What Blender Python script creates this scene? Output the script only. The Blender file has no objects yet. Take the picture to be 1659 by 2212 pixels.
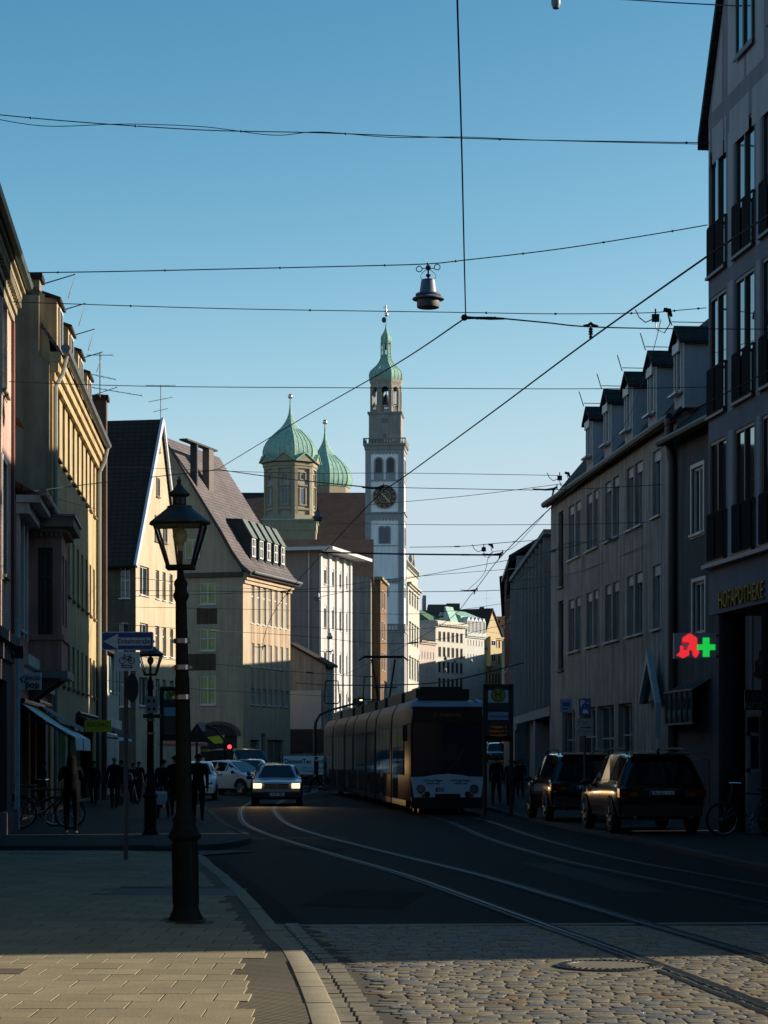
import bpy, bmesh, math, random
from mathutils import Vector, Matrix
random.seed(11)
R = math.radians
C = bpy.context.scene.collection
SC = bpy.context.scene

# ---------------------------------------------------------------- camera, sky, sun, exposure
F, CX, HY, EYE = 4700.0, 829.5, 1635.0, 1.65      # measuring frame of the photograph (1659 x 2212)
cam_d = bpy.data.cameras.new('camera'); cam = bpy.data.objects.new('camera', cam_d); C.objects.link(cam)
cam.location = (0, 0, EYE); cam.rotation_euler = (R(90), 0, 0)
cam_d.sensor_fit = 'VERTICAL'; cam_d.sensor_height = 36; cam_d.lens = 36 * F / 2212
cam_d.shift_y = (HY - 1106) / 2212; cam_d.clip_start = 0.1; cam_d.clip_end = 6000
SC.camera = cam
SUN_EL, SUN_AZ = 17.0, 11.0        # elevation; degrees ahead of due right (+X)
w = bpy.data.worlds.new('World'); SC.world = w; w.use_nodes = True
nt = w.node_tree; bg = nt.nodes['Background']
sky = nt.nodes.new('ShaderNodeTexSky'); sky.sky_type = 'NISHITA'; sky.sun_disc = False
sky.sun_elevation = R(SUN_EL); sky.sun_rotation = R(90 - SUN_AZ)
sky.altitude = 300; sky.air_density = 1.0; sky.dust_density = 0.3; sky.ozone_density = 3.0
sky.air_density = .7; sky.dust_density = .2; sky.ozone_density = 2.0
# colour grading of the daylight: cooler overhead, paler towards the horizon
sep = nt.nodes.new('ShaderNodeSeparateColor'); cmb = nt.nodes.new('ShaderNodeCombineColor'); nt.links.new(sky.outputs[0], sep.inputs[0])
for i_, (g_, k_, c_) in enumerate(((2.4, .86, 1.9), (1.45, 1.035, 2.9), (1.15, .985, 4.4))):
    mn = nt.nodes.new('ShaderNodeMath'); mn.operation = 'SMOOTH_MIN'; mn.inputs[1].default_value = c_; mn.inputs[2].default_value = (.8, 1., 1.2)[i_]; nt.links.new(sep.outputs[i_], mn.inputs[0])
    pw = nt.nodes.new('ShaderNodeMath'); pw.operation = 'POWER'; pw.inputs[1].default_value = g_; nt.links.new(mn.outputs[0], pw.inputs[0])
    ml = nt.nodes.new('ShaderNodeMath'); ml.operation = 'MULTIPLY'; ml.inputs[1].default_value = k_; nt.links.new(pw.outputs[0], ml.inputs[0]); nt.links.new(ml.outputs[0], cmb.inputs[i_])
nt.links.new(cmb.outputs[0], bg.inputs[0]); bg.inputs[1].default_value = 0.086
sd = bpy.data.lights.new('sun', 'SUN'); sd.energy = 5.0; sd.angle = R(0.53); sd.color = (1.0, .88, .71)
sun = bpy.data.objects.new('sun', sd); C.objects.link(sun)
sv = Vector((math.cos(R(SUN_EL)) * math.cos(R(SUN_AZ)), math.cos(R(SUN_EL)) * math.sin(R(SUN_AZ)), math.sin(R(SUN_EL))))
sun.rotation_euler = sv.to_track_quat('Z', 'Y').to_euler(); sun.location = (60, 20, 60)
SC.view_settings.view_transform = 'Standard'; SC.view_settings.look = 'None'
SC.view_settings.exposure = 0.8; SC.view_settings.gamma = 1.0
SC.cycles.max_bounces = 6; SC.cycles.diffuse_bounces = 3; SC.cycles.caustics_reflective = False; SC.cycles.caustics_refractive = False

def at(px, py, Y): return Vector(((px - CX) * Y / F, Y, EYE + (HY - py) * Y / F))
def gz(Y): return 0.0 if Y < 100 else (0.015 * (Y - 100) if Y < 330 else 3.45)

# ---------------------------------------------------------------- materials
MC = {}
# calibration of surface albedos to the exposure of the photograph (default for plasters and tiles .58)
ALB = {'blue_grey_stucco': .8, 'pale_grey_panel': .85, 'warm_grey_stucco': .78, 'dormer_grey': 1., 'fin_grey': .72, 'dark_grey_stucco': .8, 'cream_stucco2': .68, 'yellow_stucco': .7, 'pink_stucco': .8, 'cream_stone': .75, 'salmon_stucco': .8, 'white_stucco': .75, 'grey_green_stucco': .8, 'grey_render': .95,
       'brown_render': .85, 'office_end_grey': .8, 'tower_grey_plaster': 1., 'tower_grey_stone': .85, 'belfry_stone': .75, 'greige_stucco': .8, 'mauve_ground_floor': .8, 'column_dark': .8, 'arcade_wall': .8, 'tan_stucco': .68, 'brown_panel': .9, 'grey_stucco_low': .8,
       'paving_slab': .6, 'paving_slab_paler': .6, 'paving_slab_darker': .6, 'kerb_granite': .6, 'granite_sett': .62, 'granite_sett_grey': .62, 'granite_sett_ochre': .62, 'manhole_iron': .6, 'manhole_concrete': .55, 'cover_15.43': .6, 'joint_sand': .35,
       'pale_plaster': .62, 'verdigris_copper': .95, 'verdigris_dark': .95, 'white_paint': .8, 'white_verge': .8, 'mosaic_setts': .9, 'yellow_curtain': .9, 'pale_pipe': .7}
def alb(name, col, d): k = ALB.get(name, d); return tuple(c * k for c in col)
def mat(name, col, rough=.8, metal=0., spec=.5, var=.15, vs=1.5, bump=0., bs=30., streak=0., emit=None, es=0., coat=0., dk=1.):
    if name in MC: return MC[name]
    col = alb(name, col, dk); es *= .57
    m = bpy.data.materials.new(name); m.use_nodes = True; t = m.node_tree; N = t.nodes; L = t.links
    b = N['Principled BSDF']; MC[name] = m
    b.inputs['Roughness'].default_value = rough; b.inputs['Metallic'].default_value = metal
    b.inputs['Specular IOR Level'].default_value = spec; b.inputs['Coat Weight'].default_value = coat
    c4 = (*col, 1)
    if var or streak:
        tc = N.new('ShaderNodeTexCoord')
        n1 = N.new('ShaderNodeTexNoise'); n1.inputs['Scale'].default_value = vs; n1.inputs['Detail'].default_value = 6; n1.inputs['Roughness'].default_value = .65
        L.new(tc.outputs['Object'], n1.inputs['Vector'])
        rp = N.new('ShaderNodeValToRGB'); L.new(n1.outputs['Fac'], rp.inputs[0])
        rp.color_ramp.elements[0].position = .3; rp.color_ramp.elements[1].position = .7
        rp.color_ramp.elements[0].color = (*[max(0, c * (1 - var)) for c in col], 1)
        rp.color_ramp.elements[1].color = (*[min(1, c * (1 + var)) for c in col], 1)
        out = rp.outputs[0]
        if streak:
            mp = N.new('ShaderNodeMapping'); mp.inputs['Scale'].default_value = (2.2, 2.2, .18); L.new(tc.outputs['Object'], mp.inputs[0])
            n2 = N.new('ShaderNodeTexNoise'); n2.inputs['Scale'].default_value = 1.6; n2.inputs['Detail'].default_value = 5; L.new(mp.outputs[0], n2.inputs['Vector'])
            r2 = N.new('ShaderNodeValToRGB'); L.new(n2.outputs['Fac'], r2.inputs[0])
            r2.color_ramp.elements[0].position = .38; r2.color_ramp.elements[1].position = .62
            v = 1 - streak; r2.color_ramp.elements[0].color = (v, v * .98, v * .95, 1); r2.color_ramp.elements[1].color = (1, 1, 1, 1)
            mx = N.new('ShaderNodeMix'); mx.data_type = 'RGBA'; mx.blend_type = 'MULTIPLY'; mx.inputs['Factor'].default_value = 1
            L.new(out, mx.inputs['A']); L.new(r2.outputs[0], mx.inputs['B']); out = mx.outputs['Result']
        L.new(out, b.inputs['Base Color'])
        if bump:
            n3 = N.new('ShaderNodeTexNoise'); n3.inputs['Scale'].default_value = bs; n3.inputs['Detail'].default_value = 4; L.new(tc.outputs['Object'], n3.inputs['Vector'])
            bp = N.new('ShaderNodeBump'); bp.inputs['Strength'].default_value = bump; bp.inputs['Distance'].default_value = .02
            L.new(n3.outputs['Fac'], bp.inputs['Height']); L.new(bp.outputs[0], b.inputs['Normal'])
    else:
        b.inputs['Base Color'].default_value = c4
    if emit:
        b.inputs['Emission Color'].default_value = (*emit, 1); b.inputs['Emission Strength'].default_value = es
    return m
def stucco(name, col, var=.16, streak=.28): return mat(name, col, rough=.92, spec=.2, var=var, vs=.9, bump=.25, bs=22, streak=streak, dk=.58)
def tiles(name, col, col2, tw=.34, th=.3, rough=.85, mort=.35, zs=1.25):
    if name in MC: return MC[name]
    col, col2 = alb(name, col, .62), alb(name, col2, .62)
    m = bpy.data.materials.new(name); m.use_nodes = True; t = m.node_tree; N = t.nodes; L = t.links; MC[name] = m
    b = N['Principled BSDF']; b.inputs['Roughness'].default_value = rough; b.inputs['Specular IOR Level'].default_value = .3
    tc = N.new('ShaderNodeTexCoord'); sp = N.new('ShaderNodeSeparateXYZ'); L.new(tc.outputs['Object'], sp.inputs[0])
    ad = N.new('ShaderNodeMath'); ad.operation = 'ADD'; L.new(sp.outputs[0], ad.inputs[0]); L.new(sp.outputs[1], ad.inputs[1])
    ml = N.new('ShaderNodeMath'); ml.operation = 'MULTIPLY'; ml.inputs[1].default_value = zs; L.new(sp.outputs[2], ml.inputs[0])
    cb = N.new('ShaderNodeCombineXYZ'); L.new(ad.outputs[0], cb.inputs[0]); L.new(ml.outputs[0], cb.inputs[1])
    br = N.new('ShaderNodeTexBrick'); L.new(cb.outputs[0], br.inputs['Vector'])
    br.inputs['Scale'].default_value = 1; br.inputs['Brick Width'].default_value = tw; br.inputs['Row Height'].default_value = th
    br.inputs['Mortar Size'].default_value = .025; br.inputs['Mortar Smooth'].default_value = .3
    br.inputs['Color1'].default_value = (*col, 1); br.inputs['Color2'].default_value = (*col2, 1)
    br.inputs['Mortar'].default_value = (*[c * mort for c in col], 1)
    ns = N.new('ShaderNodeTexNoise'); ns.inputs['Scale'].default_value = .5; ns.inputs['Detail'].default_value = 7; L.new(tc.outputs['Object'], ns.inputs['Vector'])
    rp = N.new('ShaderNodeValToRGB'); L.new(ns.outputs['Fac'], rp.inputs[0]); rp.color_ramp.elements[0].position = .3; rp.color_ramp.elements[1].position = .7
    rp.color_ramp.elements[0].color = (.7, .7, .7, 1); rp.color_ramp.elements[1].color = (1.15, 1.12, 1.08, 1)
    mx = N.new('ShaderNodeMix'); mx.data_type = 'RGBA'; mx.blend_type = 'MULTIPLY'; mx.inputs['Factor'].default_value = 1
    L.new(br.outputs['Color'], mx.inputs['A']); L.new(rp.outputs[0], mx.inputs['B']); L.new(mx.outputs['Result'], b.inputs['Base Color'])
    bp = N.new('ShaderNodeBump'); bp.inputs['Strength'].default_value = .7; bp.inputs['Distance'].default_value = .04; bp.invert = True
    L.new(br.outputs['Fac'], bp.inputs['Height']); L.new(bp.outputs[0], b.inputs['Normal'])
    return m
def glassmat(name, col=(.012, .014, .018), rough=.06, spec=.6):
    if name in MC: return MC[name]
    m = mat(name, col, rough=rough, spec=spec, var=.25, vs=.7)
    N = m.node_tree.nodes; L = m.node_tree.links; b = N['Principled BSDF']
    tc = [n for n in N if n.type == 'TEX_COORD'][0]
    n3 = N.new('ShaderNodeTexNoise'); n3.inputs['Scale'].default_value = 1.3; L.new(tc.outputs['Object'], n3.inputs['Vector'])
    bp = N.new('ShaderNodeBump'); bp.inputs['Strength'].default_value = .08; bp.inputs['Distance'].default_value = .02
    L.new(n3.outputs['Fac'], bp.inputs['Height']); L.new(bp.outputs[0], b.inputs['Normal'])
    return m

GLASS = glassmat('window_glass')
WHITEP = mat('white_paint', (.62, .62, .6), .5, var=.06)
DARKP = mat('dark_frame_paint', (.03, .026, .024), .45, var=.2)
BLACKM = mat('black_metal', (.014, .015, .017), .45, metal=.3, var=.2, vs=6)
IRON = mat('cast_iron_paint', (.007, .0085, .008), .65, spec=.2, var=.3, vs=9, bump=.2, bs=60)
ZINC = mat('zinc_gutter', (.16, .17, .175), .5, metal=.6, var=.25, vs=3)
COPPER = mat('verdigris_copper', (.29, .48, .40), .75, spec=.25, var=.18, vs=1.2, streak=.3)
GOLD = mat('gilding', (.75, .5, .2), .25, metal=1., var=.1)
STEEL = mat('worn_steel', (.45, .45, .46), .32, metal=1., var=.2, vs=8)
CHROME = mat('chrome', (.7, .7, .72), .12, metal=1., var=0)
RUBBER = mat('black_rubber', (.012, .012, .012), .8, var=.2)
TILE_DARK = tiles('dark_brown_tiles', (.045, .036, .034), (.06, .046, .042))
TILE_GREY = tiles('grey_brown_tiles', (.20, .17, .175), (.25, .215, .215))
TILE_BROWN = tiles('brown_tiles', (.085, .055, .045), (.11, .07, .056))
TILE_RED = tiles('red_tiles', (.22, .085, .05), (.28, .12, .075))

# ---------------------------------------------------------------- object helpers
def lbl(o, label=None, cat=None, group=None, kind=None):
    if label: o['label'] = label
    if cat: o['category'] = cat
    if group: o['group'] = group
    if kind: o['kind'] = kind
    return o
def thing(name, label, cat, loc=(0, 0, 0), rz=0., group=None):
    o = bpy.data.objects.new(name, None); C.objects.link(o); o.location = loc; o.rotation_euler = (0, 0, rz)
    o.empty_display_size = .3
    return lbl(o, label, cat, group)
class MB:
    def __init__(s): s.v = []; s.f = []; s.m = []; s.xf = None
    def face(s, pts, m=0):
        i = len(s.v); s.v += [tuple(p) for p in pts]; s.f.append(tuple(range(i, i + len(pts)))); s.m.append(m)
    def grid(s, rows, m=0, close=False):
        i = len(s.v); n = len(rows[0])
        for r in rows: s.v += [tuple(p) for p in r]
        for a in range(len(rows) - 1):
            for b in range(n if close else n - 1):
                c = (b + 1) % n
                s.f.append((i + a * n + b, i + a * n + c, i + (a + 1) * n + c, i + (a + 1) * n + b)); s.m.append(m)
    def box(s, x0, x1, y0, y1, z0, z1, m=0, T=None):
        p = [(x, y, z) for z in (z0, z1) for y in (y0, y1) for x in (x0, x1)]
        if T: p = [T(*q) for q in p]
        i = len(s.v); s.v += [tuple(q) for q in p]
        for q in ((0, 1, 3, 2), (4, 6, 7, 5), (0, 4, 5, 1), (2, 3, 7, 6), (0, 2, 6, 4), (1, 5, 7, 3)):
            s.f.append(tuple(i + k for k in q)); s.m.append(m)
    def prism(s, poly, a, b, fn, m=0, caps=True):
        """poly: list of 2-D points; fn(p, t) -> 3-D; swept from t=a to t=b"""
        n = len(poly); i = len(s.v)
        s.v += [tuple(fn(p, a)) for p in poly] + [tuple(fn(p, b)) for p in poly]
        for k in range(n):
            l = (k + 1) % n; s.f.append((i + k, i + l, i + n + l, i + n + k)); s.m.append(m)
        if caps:
            s.f.append(tuple(i + k for k in range(n))[::-1]); s.m.append(m)
            s.f.append(tuple(i + n + k for k in range(n))); s.m.append(m)
    def lathe(s, prof, n=16, c=(0, 0, 0), m=0, rot=0., caps=True):
        rows = [[(c[0] + r * math.cos(2 * math.pi * k / n + rot), c[1] + r * math.sin(2 * math.pi * k / n + rot), c[2] + z) for k in range(n)] for r, z in prof]
        s.grid(rows, m, True)
        if caps:
            if prof[0][0] > 1e-4: s.face(rows[0][::-1], m)
            if prof[-1][0] > 1e-4: s.face(rows[-1], m)
    def tube(s, pts, r, n=6, m=0, caps=True):
        pts = [Vector(p) for p in pts]; rows = []
        rs = r if isinstance(r, (list, tuple)) else [r] * len(pts)
        ref = None
        for k, p in enumerate(pts):
            d = (pts[min(k + 1, len(pts) - 1)] - pts[max(k - 1, 0)]).normalized()
            if ref is None: ref = Vector((0, 0, 1)) if abs(d.z) < .9 else Vector((1, 0, 0))
            a = d.cross(ref).normalized(); b = d.cross(a).normalized(); ref = (-b if False else ref)
            if abs(d.dot(ref)) > .95:
                ref = Vector((1, 0, 0)) if abs(d.x) < .9 else Vector((0, 1, 0)); a = d.cross(ref).normalized(); b = d.cross(a).normalized()
            rows.append([p + (a * math.cos(2 * math.pi * q / n) + b * math.sin(2 * math.pi * q / n)) * rs[k] for q in range(n)])
        s.grid(rows, m, True)
        if caps: s.face(rows[0][::-1], m); s.face(rows[-1], m)
    def ring(s, c, R_, r, ax='y', n=20, k=6, m=0):
        rows = []
        for i in range(n + 1):
            a = 2 * math.pi * i / n; row = []
            for j in range(k):
                b = 2 * math.pi * j / k; rr = R_ + r * math.cos(b); h = r * math.sin(b)
                p = {'y': (rr * math.cos(a), h, rr * math.sin(a)), 'x': (h, rr * math.cos(a), rr * math.sin(a)), 'z': (rr * math.cos(a), rr * math.sin(a), h)}[ax]
                row.append((c[0] + p[0], c[1] + p[1], c[2] + p[2]))
            rows.append(row)
        s.grid(rows, m, True)
    def ball(s, c, r, n=12, m=0, sc=(1, 1, 1)):
        rows = []
        for i in range(n // 2 + 1):
            t = math.pi * i / (n // 2)
            rows.append([(c[0] + r * sc[0] * math.sin(t) * math.cos(2 * math.pi * k / n), c[1] + r * sc[1] * math.sin(t) * math.sin(2 * math.pi * k / n), c[2] - r * sc[2] * math.cos(t)) for k in range(n)])
        s.grid(rows, m, True)
    def build(s, name, mats, parent=None, smooth=None, loc=None):
        if not isinstance(mats, (list, tuple)): mats = [mats]
        me = bpy.data.meshes.new(name); me.from_pydata(s.v, [], s.f)
        for x in mats: me.materials.append(x)
        if len(mats) > 1: me.polygons.foreach_set('material_index', s.m)
        bm = bmesh.new(); bm.from_mesh(me); bmesh.ops.remove_doubles(bm, verts=bm.verts, dist=1e-5)
        bmesh.ops.recalc_face_normals(bm, faces=bm.faces); bm.to_mesh(me); bm.free()
        if smooth:
            me.polygons.foreach_set('use_smooth', [True] * len(me.polygons)); me.set_sharp_from_angle(angle=R(smooth))
        o = bpy.data.objects.new(name, me); C.objects.link(o)
        if parent: o.parent = parent
        if loc: o.location = loc
        return o
def single(mb, name, mats, label, cat, group=None, smooth=None):
    """a one-mesh thing: moves its origin to the middle of its base"""
    xs = [p[0] for p in mb.v]; ys = [p[1] for p in mb.v]; zs = [p[2] for p in mb.v]
    c = Vector(((min(xs) + max(xs)) / 2, (min(ys) + max(ys)) / 2, min(zs)))
    mb.v = [tuple(Vector(p) - c) for p in mb.v]
    return lbl(mb.build(name, mats, None, smooth, c), label, cat, group)
def struct(mb, name, mats, smooth=None): return lbl(mb.build(name, mats, None, smooth), kind='structure')
def dup(o, loc=None, rz=None, label=None, parent=None):
    c = o.copy(); C.objects.link(c)
    if parent: c.parent = parent
    if loc is not None: c.location = loc
    if rz is not None: c.rotation_euler = (0, 0, rz)
    if label: c['label'] = label
    for ch in list(o.children): dup(ch, parent=c)
    return c
def text(name, body, size, m, parent=None, M=None, ext=.004, align='CENTER', sx=1., kind=None, shear=0., bold=0.):
    cu = bpy.data.curves.new(name, 'FONT'); cu.body = body; cu.size = size; cu.extrude = ext; cu.align_x = align; cu.align_y = 'CENTER'; cu.shear = shear; cu.offset = bold; cu.resolution_u = 3
    t = bpy.data.objects.new(name + '_tmp', cu); C.objects.link(t)
    me = bpy.data.meshes.new_from_object(t.evaluated_get(bpy.context.evaluated_depsgraph_get()))
    bpy.data.objects.remove(t); bpy.data.curves.remove(cu)
    me.name = name; me.materials.clear(); me.materials.append(m)
    X = (M or Matrix()) @ Matrix.Diagonal((sx, 1, 1, 1)); me.transform(X)
    o = bpy.data.objects.new(name, me); C.objects.link(o)
    if parent: o.parent = parent
    return o
def frameM(o, xa, ya):
    """matrix mapping text plane x->xa, y->ya, z->xa x ya, at o"""
    xa = Vector(xa).normalized(); ya = Vector(ya).normalized(); za = xa.cross(ya)
    return Matrix(((xa.x, ya.x, za.x, o[0]), (xa.y, ya.y, za.y, o[1]), (xa.z, ya.z, za.z, o[2]), (0, 0, 0, 1)))
FRONT = lambda o: frameM(o, (1, 0, 0), (0, 0, 1))      # text that faces the viewer (-Y)

# ---------------------------------------------------------------- ground, road, rails
asphalt = mat('asphalt', (.0095, .009, .0095), .8, spec=.12, var=.3, vs=2.2, bump=.5, bs=90)
earth = mat('far_ground', (.05, .05, .052), .9, var=.2, vs=.05)
slabm = mat('paving_slab', (.47, .40, .255), .85, spec=.2, var=.17, vs=2.2, bump=.15, bs=50)
slabm2 = mat('paving_slab_paler', (.51, .44, .28), .85, spec=.2, var=.17, vs=2.6, bump=.15, bs=50)
slabm3 = mat('paving_slab_darker', (.42, .36, .23), .85, spec=.2, var=.12, vs=5, bump=.15, bs=50)
joint = mat('joint_sand', (.15, .13, .095), .95, var=.3, vs=20)
kerbm = mat('kerb_granite', (.33, .29, .2), .8, spec=.35, var=.15, vs=6, bump=.2, bs=60)
mosaic = tiles('mosaic_setts', (.19, .165, .115), (.29, .25, .175), .07, .07, mort=.35, zs=1)
sett = mat('granite_sett', (.33, .29, .205), .7, spec=.25, var=.25, vs=5, bump=.2, bs=45)
sett2 = mat('granite_sett_grey', (.27, .255, .215), .65, spec=.25, var=.25, vs=5, bump=.2, bs=45)
sett3 = mat('granite_sett_ochre', (.36, .295, .18), .7, spec=.25, var=.25, vs=5, bump=.2, bs=45)
sett4 = mat('granite_sett_blue', (.12, .125, .13), .6, spec=.3, var=.25, vs=6, bump=.2, bs=45); sett5 = mat('granite_sett_brown', (.17, .125, .075), .7, spec=.25, var=.3, vs=6, bump=.2, bs=45)
bluestone = mat('grey_basalt_setts', (.014, .014, .016), .7, spec=.15, var=.3, vs=6, bump=.3, bs=30)

mb = MB(); ys = [-80, 0, 100, 160, 220, 280, 330, 600, 1500, 5000]
mb.grid([[(x, y, gz(y) - .06) for x in (-3000, -60, 60, 3000)] for y in ys]); struct(mb, 'ground', earth)
mb = MB(); ys = [21.3, 40, 60, 80, 100, 160, 220, 280, 330, 560]
mb.grid([[(x, y, gz(y)) for x in (-40, -14, 0, 14, 40)] for y in ys]); struct(mb, 'road', asphalt)
def interp(pts, y):
    for (x0, y0), (x1, y1) in zip(pts, pts[1:]):
        if y0 <= y <= y1: return x0 + (x1 - x0) * (y - y0) / max(1e-6, y1 - y0)
    return pts[0][0] if y < pts[0][1] else pts[-1][0]
KERB = [(-.05, 7), (-.17, 11), (-.30, 13.4), (-.62, 17.2), (-.84, 18.8), (-1.39, 23.5), (-2.0, 28.2), (-2.4, 31), (-2.75, 33.6), (-3.05, 34.7), (-3.5, 35.4), (-4.2, 35.75), (-5.2, 35.9), (-14, 36.1)]
def smoothpath(pts, n=6):
    out = []
    P = [Vector((*p, 0)) if len(p) == 2 else Vector(p) for p in pts]
    for i in range(len(P) - 1):
        p0 = P[max(i - 1, 0)]; p1 = P[i]; p2 = P[i + 1]; p3 = P[min(i + 2, len(P) - 1)]
        for k in range(n):
            t = k / n
            out.append(.5 * ((2 * p1) + (p2 - p0) * t + (2 * p0 - 5 * p1 + 4 * p2 - p3) * t * t + (3 * p1 - p0 - 3 * p2 + p3) * t ** 3))
    out.append(P[-1]); return out
def offset(path, d):
    out = []
    for i, p in enumerate(path):
        t = (path[min(i + 1, len(path) - 1)] - path[max(i - 1, 0)]).normalized(); out.append(p + Vector((-t.y, t.x, 0)) * d)
    return out
def kerb_stones(name, path, wd, h, step, m, fall=0.):
    """separate kerb stones along a path; the road lies on its right"""
    mb = MB(); a = path; b = offset(path, wd); acc = 0; seg = [0]
    for i in range(1, len(a)): acc += (a[i] - a[i - 1]).length; seg.append(acc)
    def pos(P, s):
        for i in range(1, len(seg)):
            if s <= seg[i] or i == len(seg) - 1:
                t = (s - seg[i - 1]) / max(1e-6, seg[i] - seg[i - 1]); return P[i - 1].lerp(P[i], t)
    s = 0
    while s < acc - .05:
        e = min(acc, s + step); g = .006; sub = 3; rows = []
        dz = random.uniform(-.004, .004)
        for k in range(sub + 1):
            q = s + g + (e - s - 2 * g) * k / sub; A = pos(a, q); B = pos(b, q); z = gz(A.y) + h + dz
            d = (B - A).normalized()
            rows.append([A + Vector((0, 0, gz(A.y) - .05)), A + Vector((0, 0, z - .015)), A + d * .015 + Vector((0, 0, z)), B + Vector((0, 0, z)), B + Vector((0, 0, z - .1))])
        mb.grid(rows, 0); mb.face(rows[0]); mb.face(rows[-1]); s = e
    return struct(mb, name, m, smooth=50)
kp = smoothpath(KERB, 6); KH = .11
kerb_stones('kerb', kp, .17, KH, .95, kerbm)
def pave_poly(name, edge, xw, h, m, fine=True):
    mb = MB()
    for p, q in zip(edge, edge[1:]):
        if abs(p.y - q.y) < 1e-3: continue
        mb.face([(p.x, p.y, gz(p.y) + h), (q.x, q.y, gz(q.y) + h), (xw, q.y, gz(q.y) + h), (xw, p.y, gz(p.y) + h)])
    return struct(mb, name, m)
inner = offset(kp, .17)
pave_poly('pavement_mosaic_strip', [p for p in inner], -14, KH - .006, mosaic)
pave_poly('pavement_bed', [p for p in offset(kp, .66)][:60], -14, KH - .0035, mat('slab_joint_dark', (.035, .03, .022), .95, var=.2))
mb = MB(); y = 7.0; rowi = 0                              # individual paving slabs, running bond
while y < 35.2:
    ln = .42; off = (rowi % 2) * .17; x = -14 + off
    yb = y if y > 16.6 else y - (rowi % 2) * ln
    lim = min(interp(KERB, yb), interp(KERB, y + ln)) - .17 - (.30 if y < 16.6 else .09)
    jag = .0
    strip = 24.0 < y < 25.6 and True
    while x < -2.9 if y > 33 else x < lim - .12:
        x1 = min(x + .34, lim - .02)
        if x1 - x > .12 and not (abs((x + x1) / 2 + 1.86) < .24 and abs(y + .2 - 20.4) < .26) and not (strip and x > -3.35) and not (-3.4 < x < -2.55 and 15.4 < y < 15.8):
            g = .003 + random.random() * .003; z = KH + random.uniform(-.001, .001); t = random.uniform(-.001, .001)
            X0, X1, Y0, Y1 = x + g, x1 - g, y + g * .7, y + ln - g * .7; k = .002
            lo = KH - .03
            i = len(mb.v)
            mb.v += [(X0, Y0, lo), (X1, Y0, lo), (X1, Y1, lo), (X0, Y1, lo), (X0, Y0, z - k), (X1, Y0, z - k), (X1, Y1, z - k), (X0, Y1, z - k),
                     (X0 + k, Y0 + k, z + t), (X1 - k, Y0 + k, z + t), (X1 - k, Y1 - k, z - t), (X0 + k, Y1 - k, z - t)]
            mi = random.choice((0, 0, 0, 1, 2))
            for a in range(4):
                b = (a + 1) % 4; mb.f.append((i + a, i + b, i + 4 + b, i + 4 + a)); mb.m.append(mi); mb.f.append((i + 4 + a, i + 4 + b, i + 8 + b, i + 8 + a)); mb.m.append(mi)
            mb.f.append((i + 8, i + 9, i + 10, i + 11)); mb.m.append(mi)
        x = x + .34 if x1 >= x + .339 else x + 99
    y += ln; rowi += 1
struct(mb, 'pavement', [slabm, slabm2, slabm3])
def setts(name, x0f, x1f, y0, y1, sw, sl, zt, mats, lo=-.05):
    mb = MB(); y = y0; r = 0
    while y < y1:
        h = sl * random.uniform(.85, 1.15); x = x0f(y) - random.random() * sw
        while x < x1f(y):
            wd = sw * random.uniform(.7, 1.4)
            if x > x0f(y + h / 2):
                g = random.uniform(.002, .0045); z = zt + random.uniform(-.0015, .0015); n = 3; i = len(mb.v)
                X0, X1, Y0, Y1 = x + g, x + wd - g, y + g, y + h - g
                tx, ty = random.uniform(-.01, .01), random.uniform(-.01, .01); cx, cy = (X0 + X1) / 2, (Y0 + Y1) / 2
                jj = [random.uniform(-.008, .008) for _ in range(8)]
                base = [(X0 + jj[0], Y0 + jj[1]), (X1 + jj[2], Y0 + jj[3]), (X1 + jj[4], Y1 + jj[5]), (X0 + jj[6], Y1 + jj[7])]
                for sc_, dz in ((1, lo - zt), (1, -.0035), (.95, -.0006), (.6, .0002)):
                    for bx, by in base:
                        px, py = cx + (bx - cx) * sc_, cy + (by - cy) * sc_
                        mb.v.append((px, py, z + dz + (px - cx) * tx + (py - cy) * ty))
                mi = random.choice((0, 0, 0, 1, 1, 2, 3, 4)) if len(mats) > 2 else random.randrange(len(mats))
                for l in range(3):
                    for a in range(4):
                        b = (a + 1) % 4; mb.f.append((i + l * 4 + a, i + l * 4 + b, i + l * 4 + 4 + b, i + l * 4 + 4 + a)); mb.m.append(mi)
                mb.f.append((i + 12, i + 13, i + 14, i + 15)); mb.m.append(mi)
            x += wd
        y += h; r += 1
    return struct(mb, name, mats, smooth=60)
mb = MB(); mb.grid([[(x, y, -.001) for x in (-1.6, 3, 12)] for y in (5, 13, 21.35)]); struct(mb, 'cobble_bed', joint)
setts('cobbled_road', lambda y: interp(KERB, y) + .30, lambda y: 6.2 + .0 * y, 11.5, 21.2, .155, .108, .005, [sett, sett2, sett3, sett4, sett5])
mb = MB()                                               # long gutter stones beside the kerb
y = 9.
while y < 21.2:
    ln = random.uniform(.2, .3); g = .01; X = interp(KERB, y + ln / 2)
    mb.box(X + .01, X + .14, y + g, y + ln - g, -.05, .004 + random.uniform(-.003, .004)); mb.box(X + .16, X + .29, y + g + .05, y + ln - g + .05, -.05, .004 + random.uniform(-.003, .004)); y += ln
struct(mb, 'gutter_stones', sett)
mb = MB(); mb.face([(-14, 35.95, .02), (-3.4, 35.3, .02), (-2.2, 37.8, .02), (-14, 38, .02)]); struct(mb, 'lane_setts', bluestone)
patch = mat('asphalt_patch', (.0065, .006, .006), .85, spec=.1, var=.3, vs=3, bump=.4, bs=90); patch2 = mat('worn_asphalt', (.013, .0125, .0125), .75, spec=.15, var=.3, vs=3, bump=.4, bs=90)
def road_sheet(name, pts, z, m):
    mb = MB(); mb.face([(x, y, z) for x, y in pts]); struct(mb, name, m)
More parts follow.
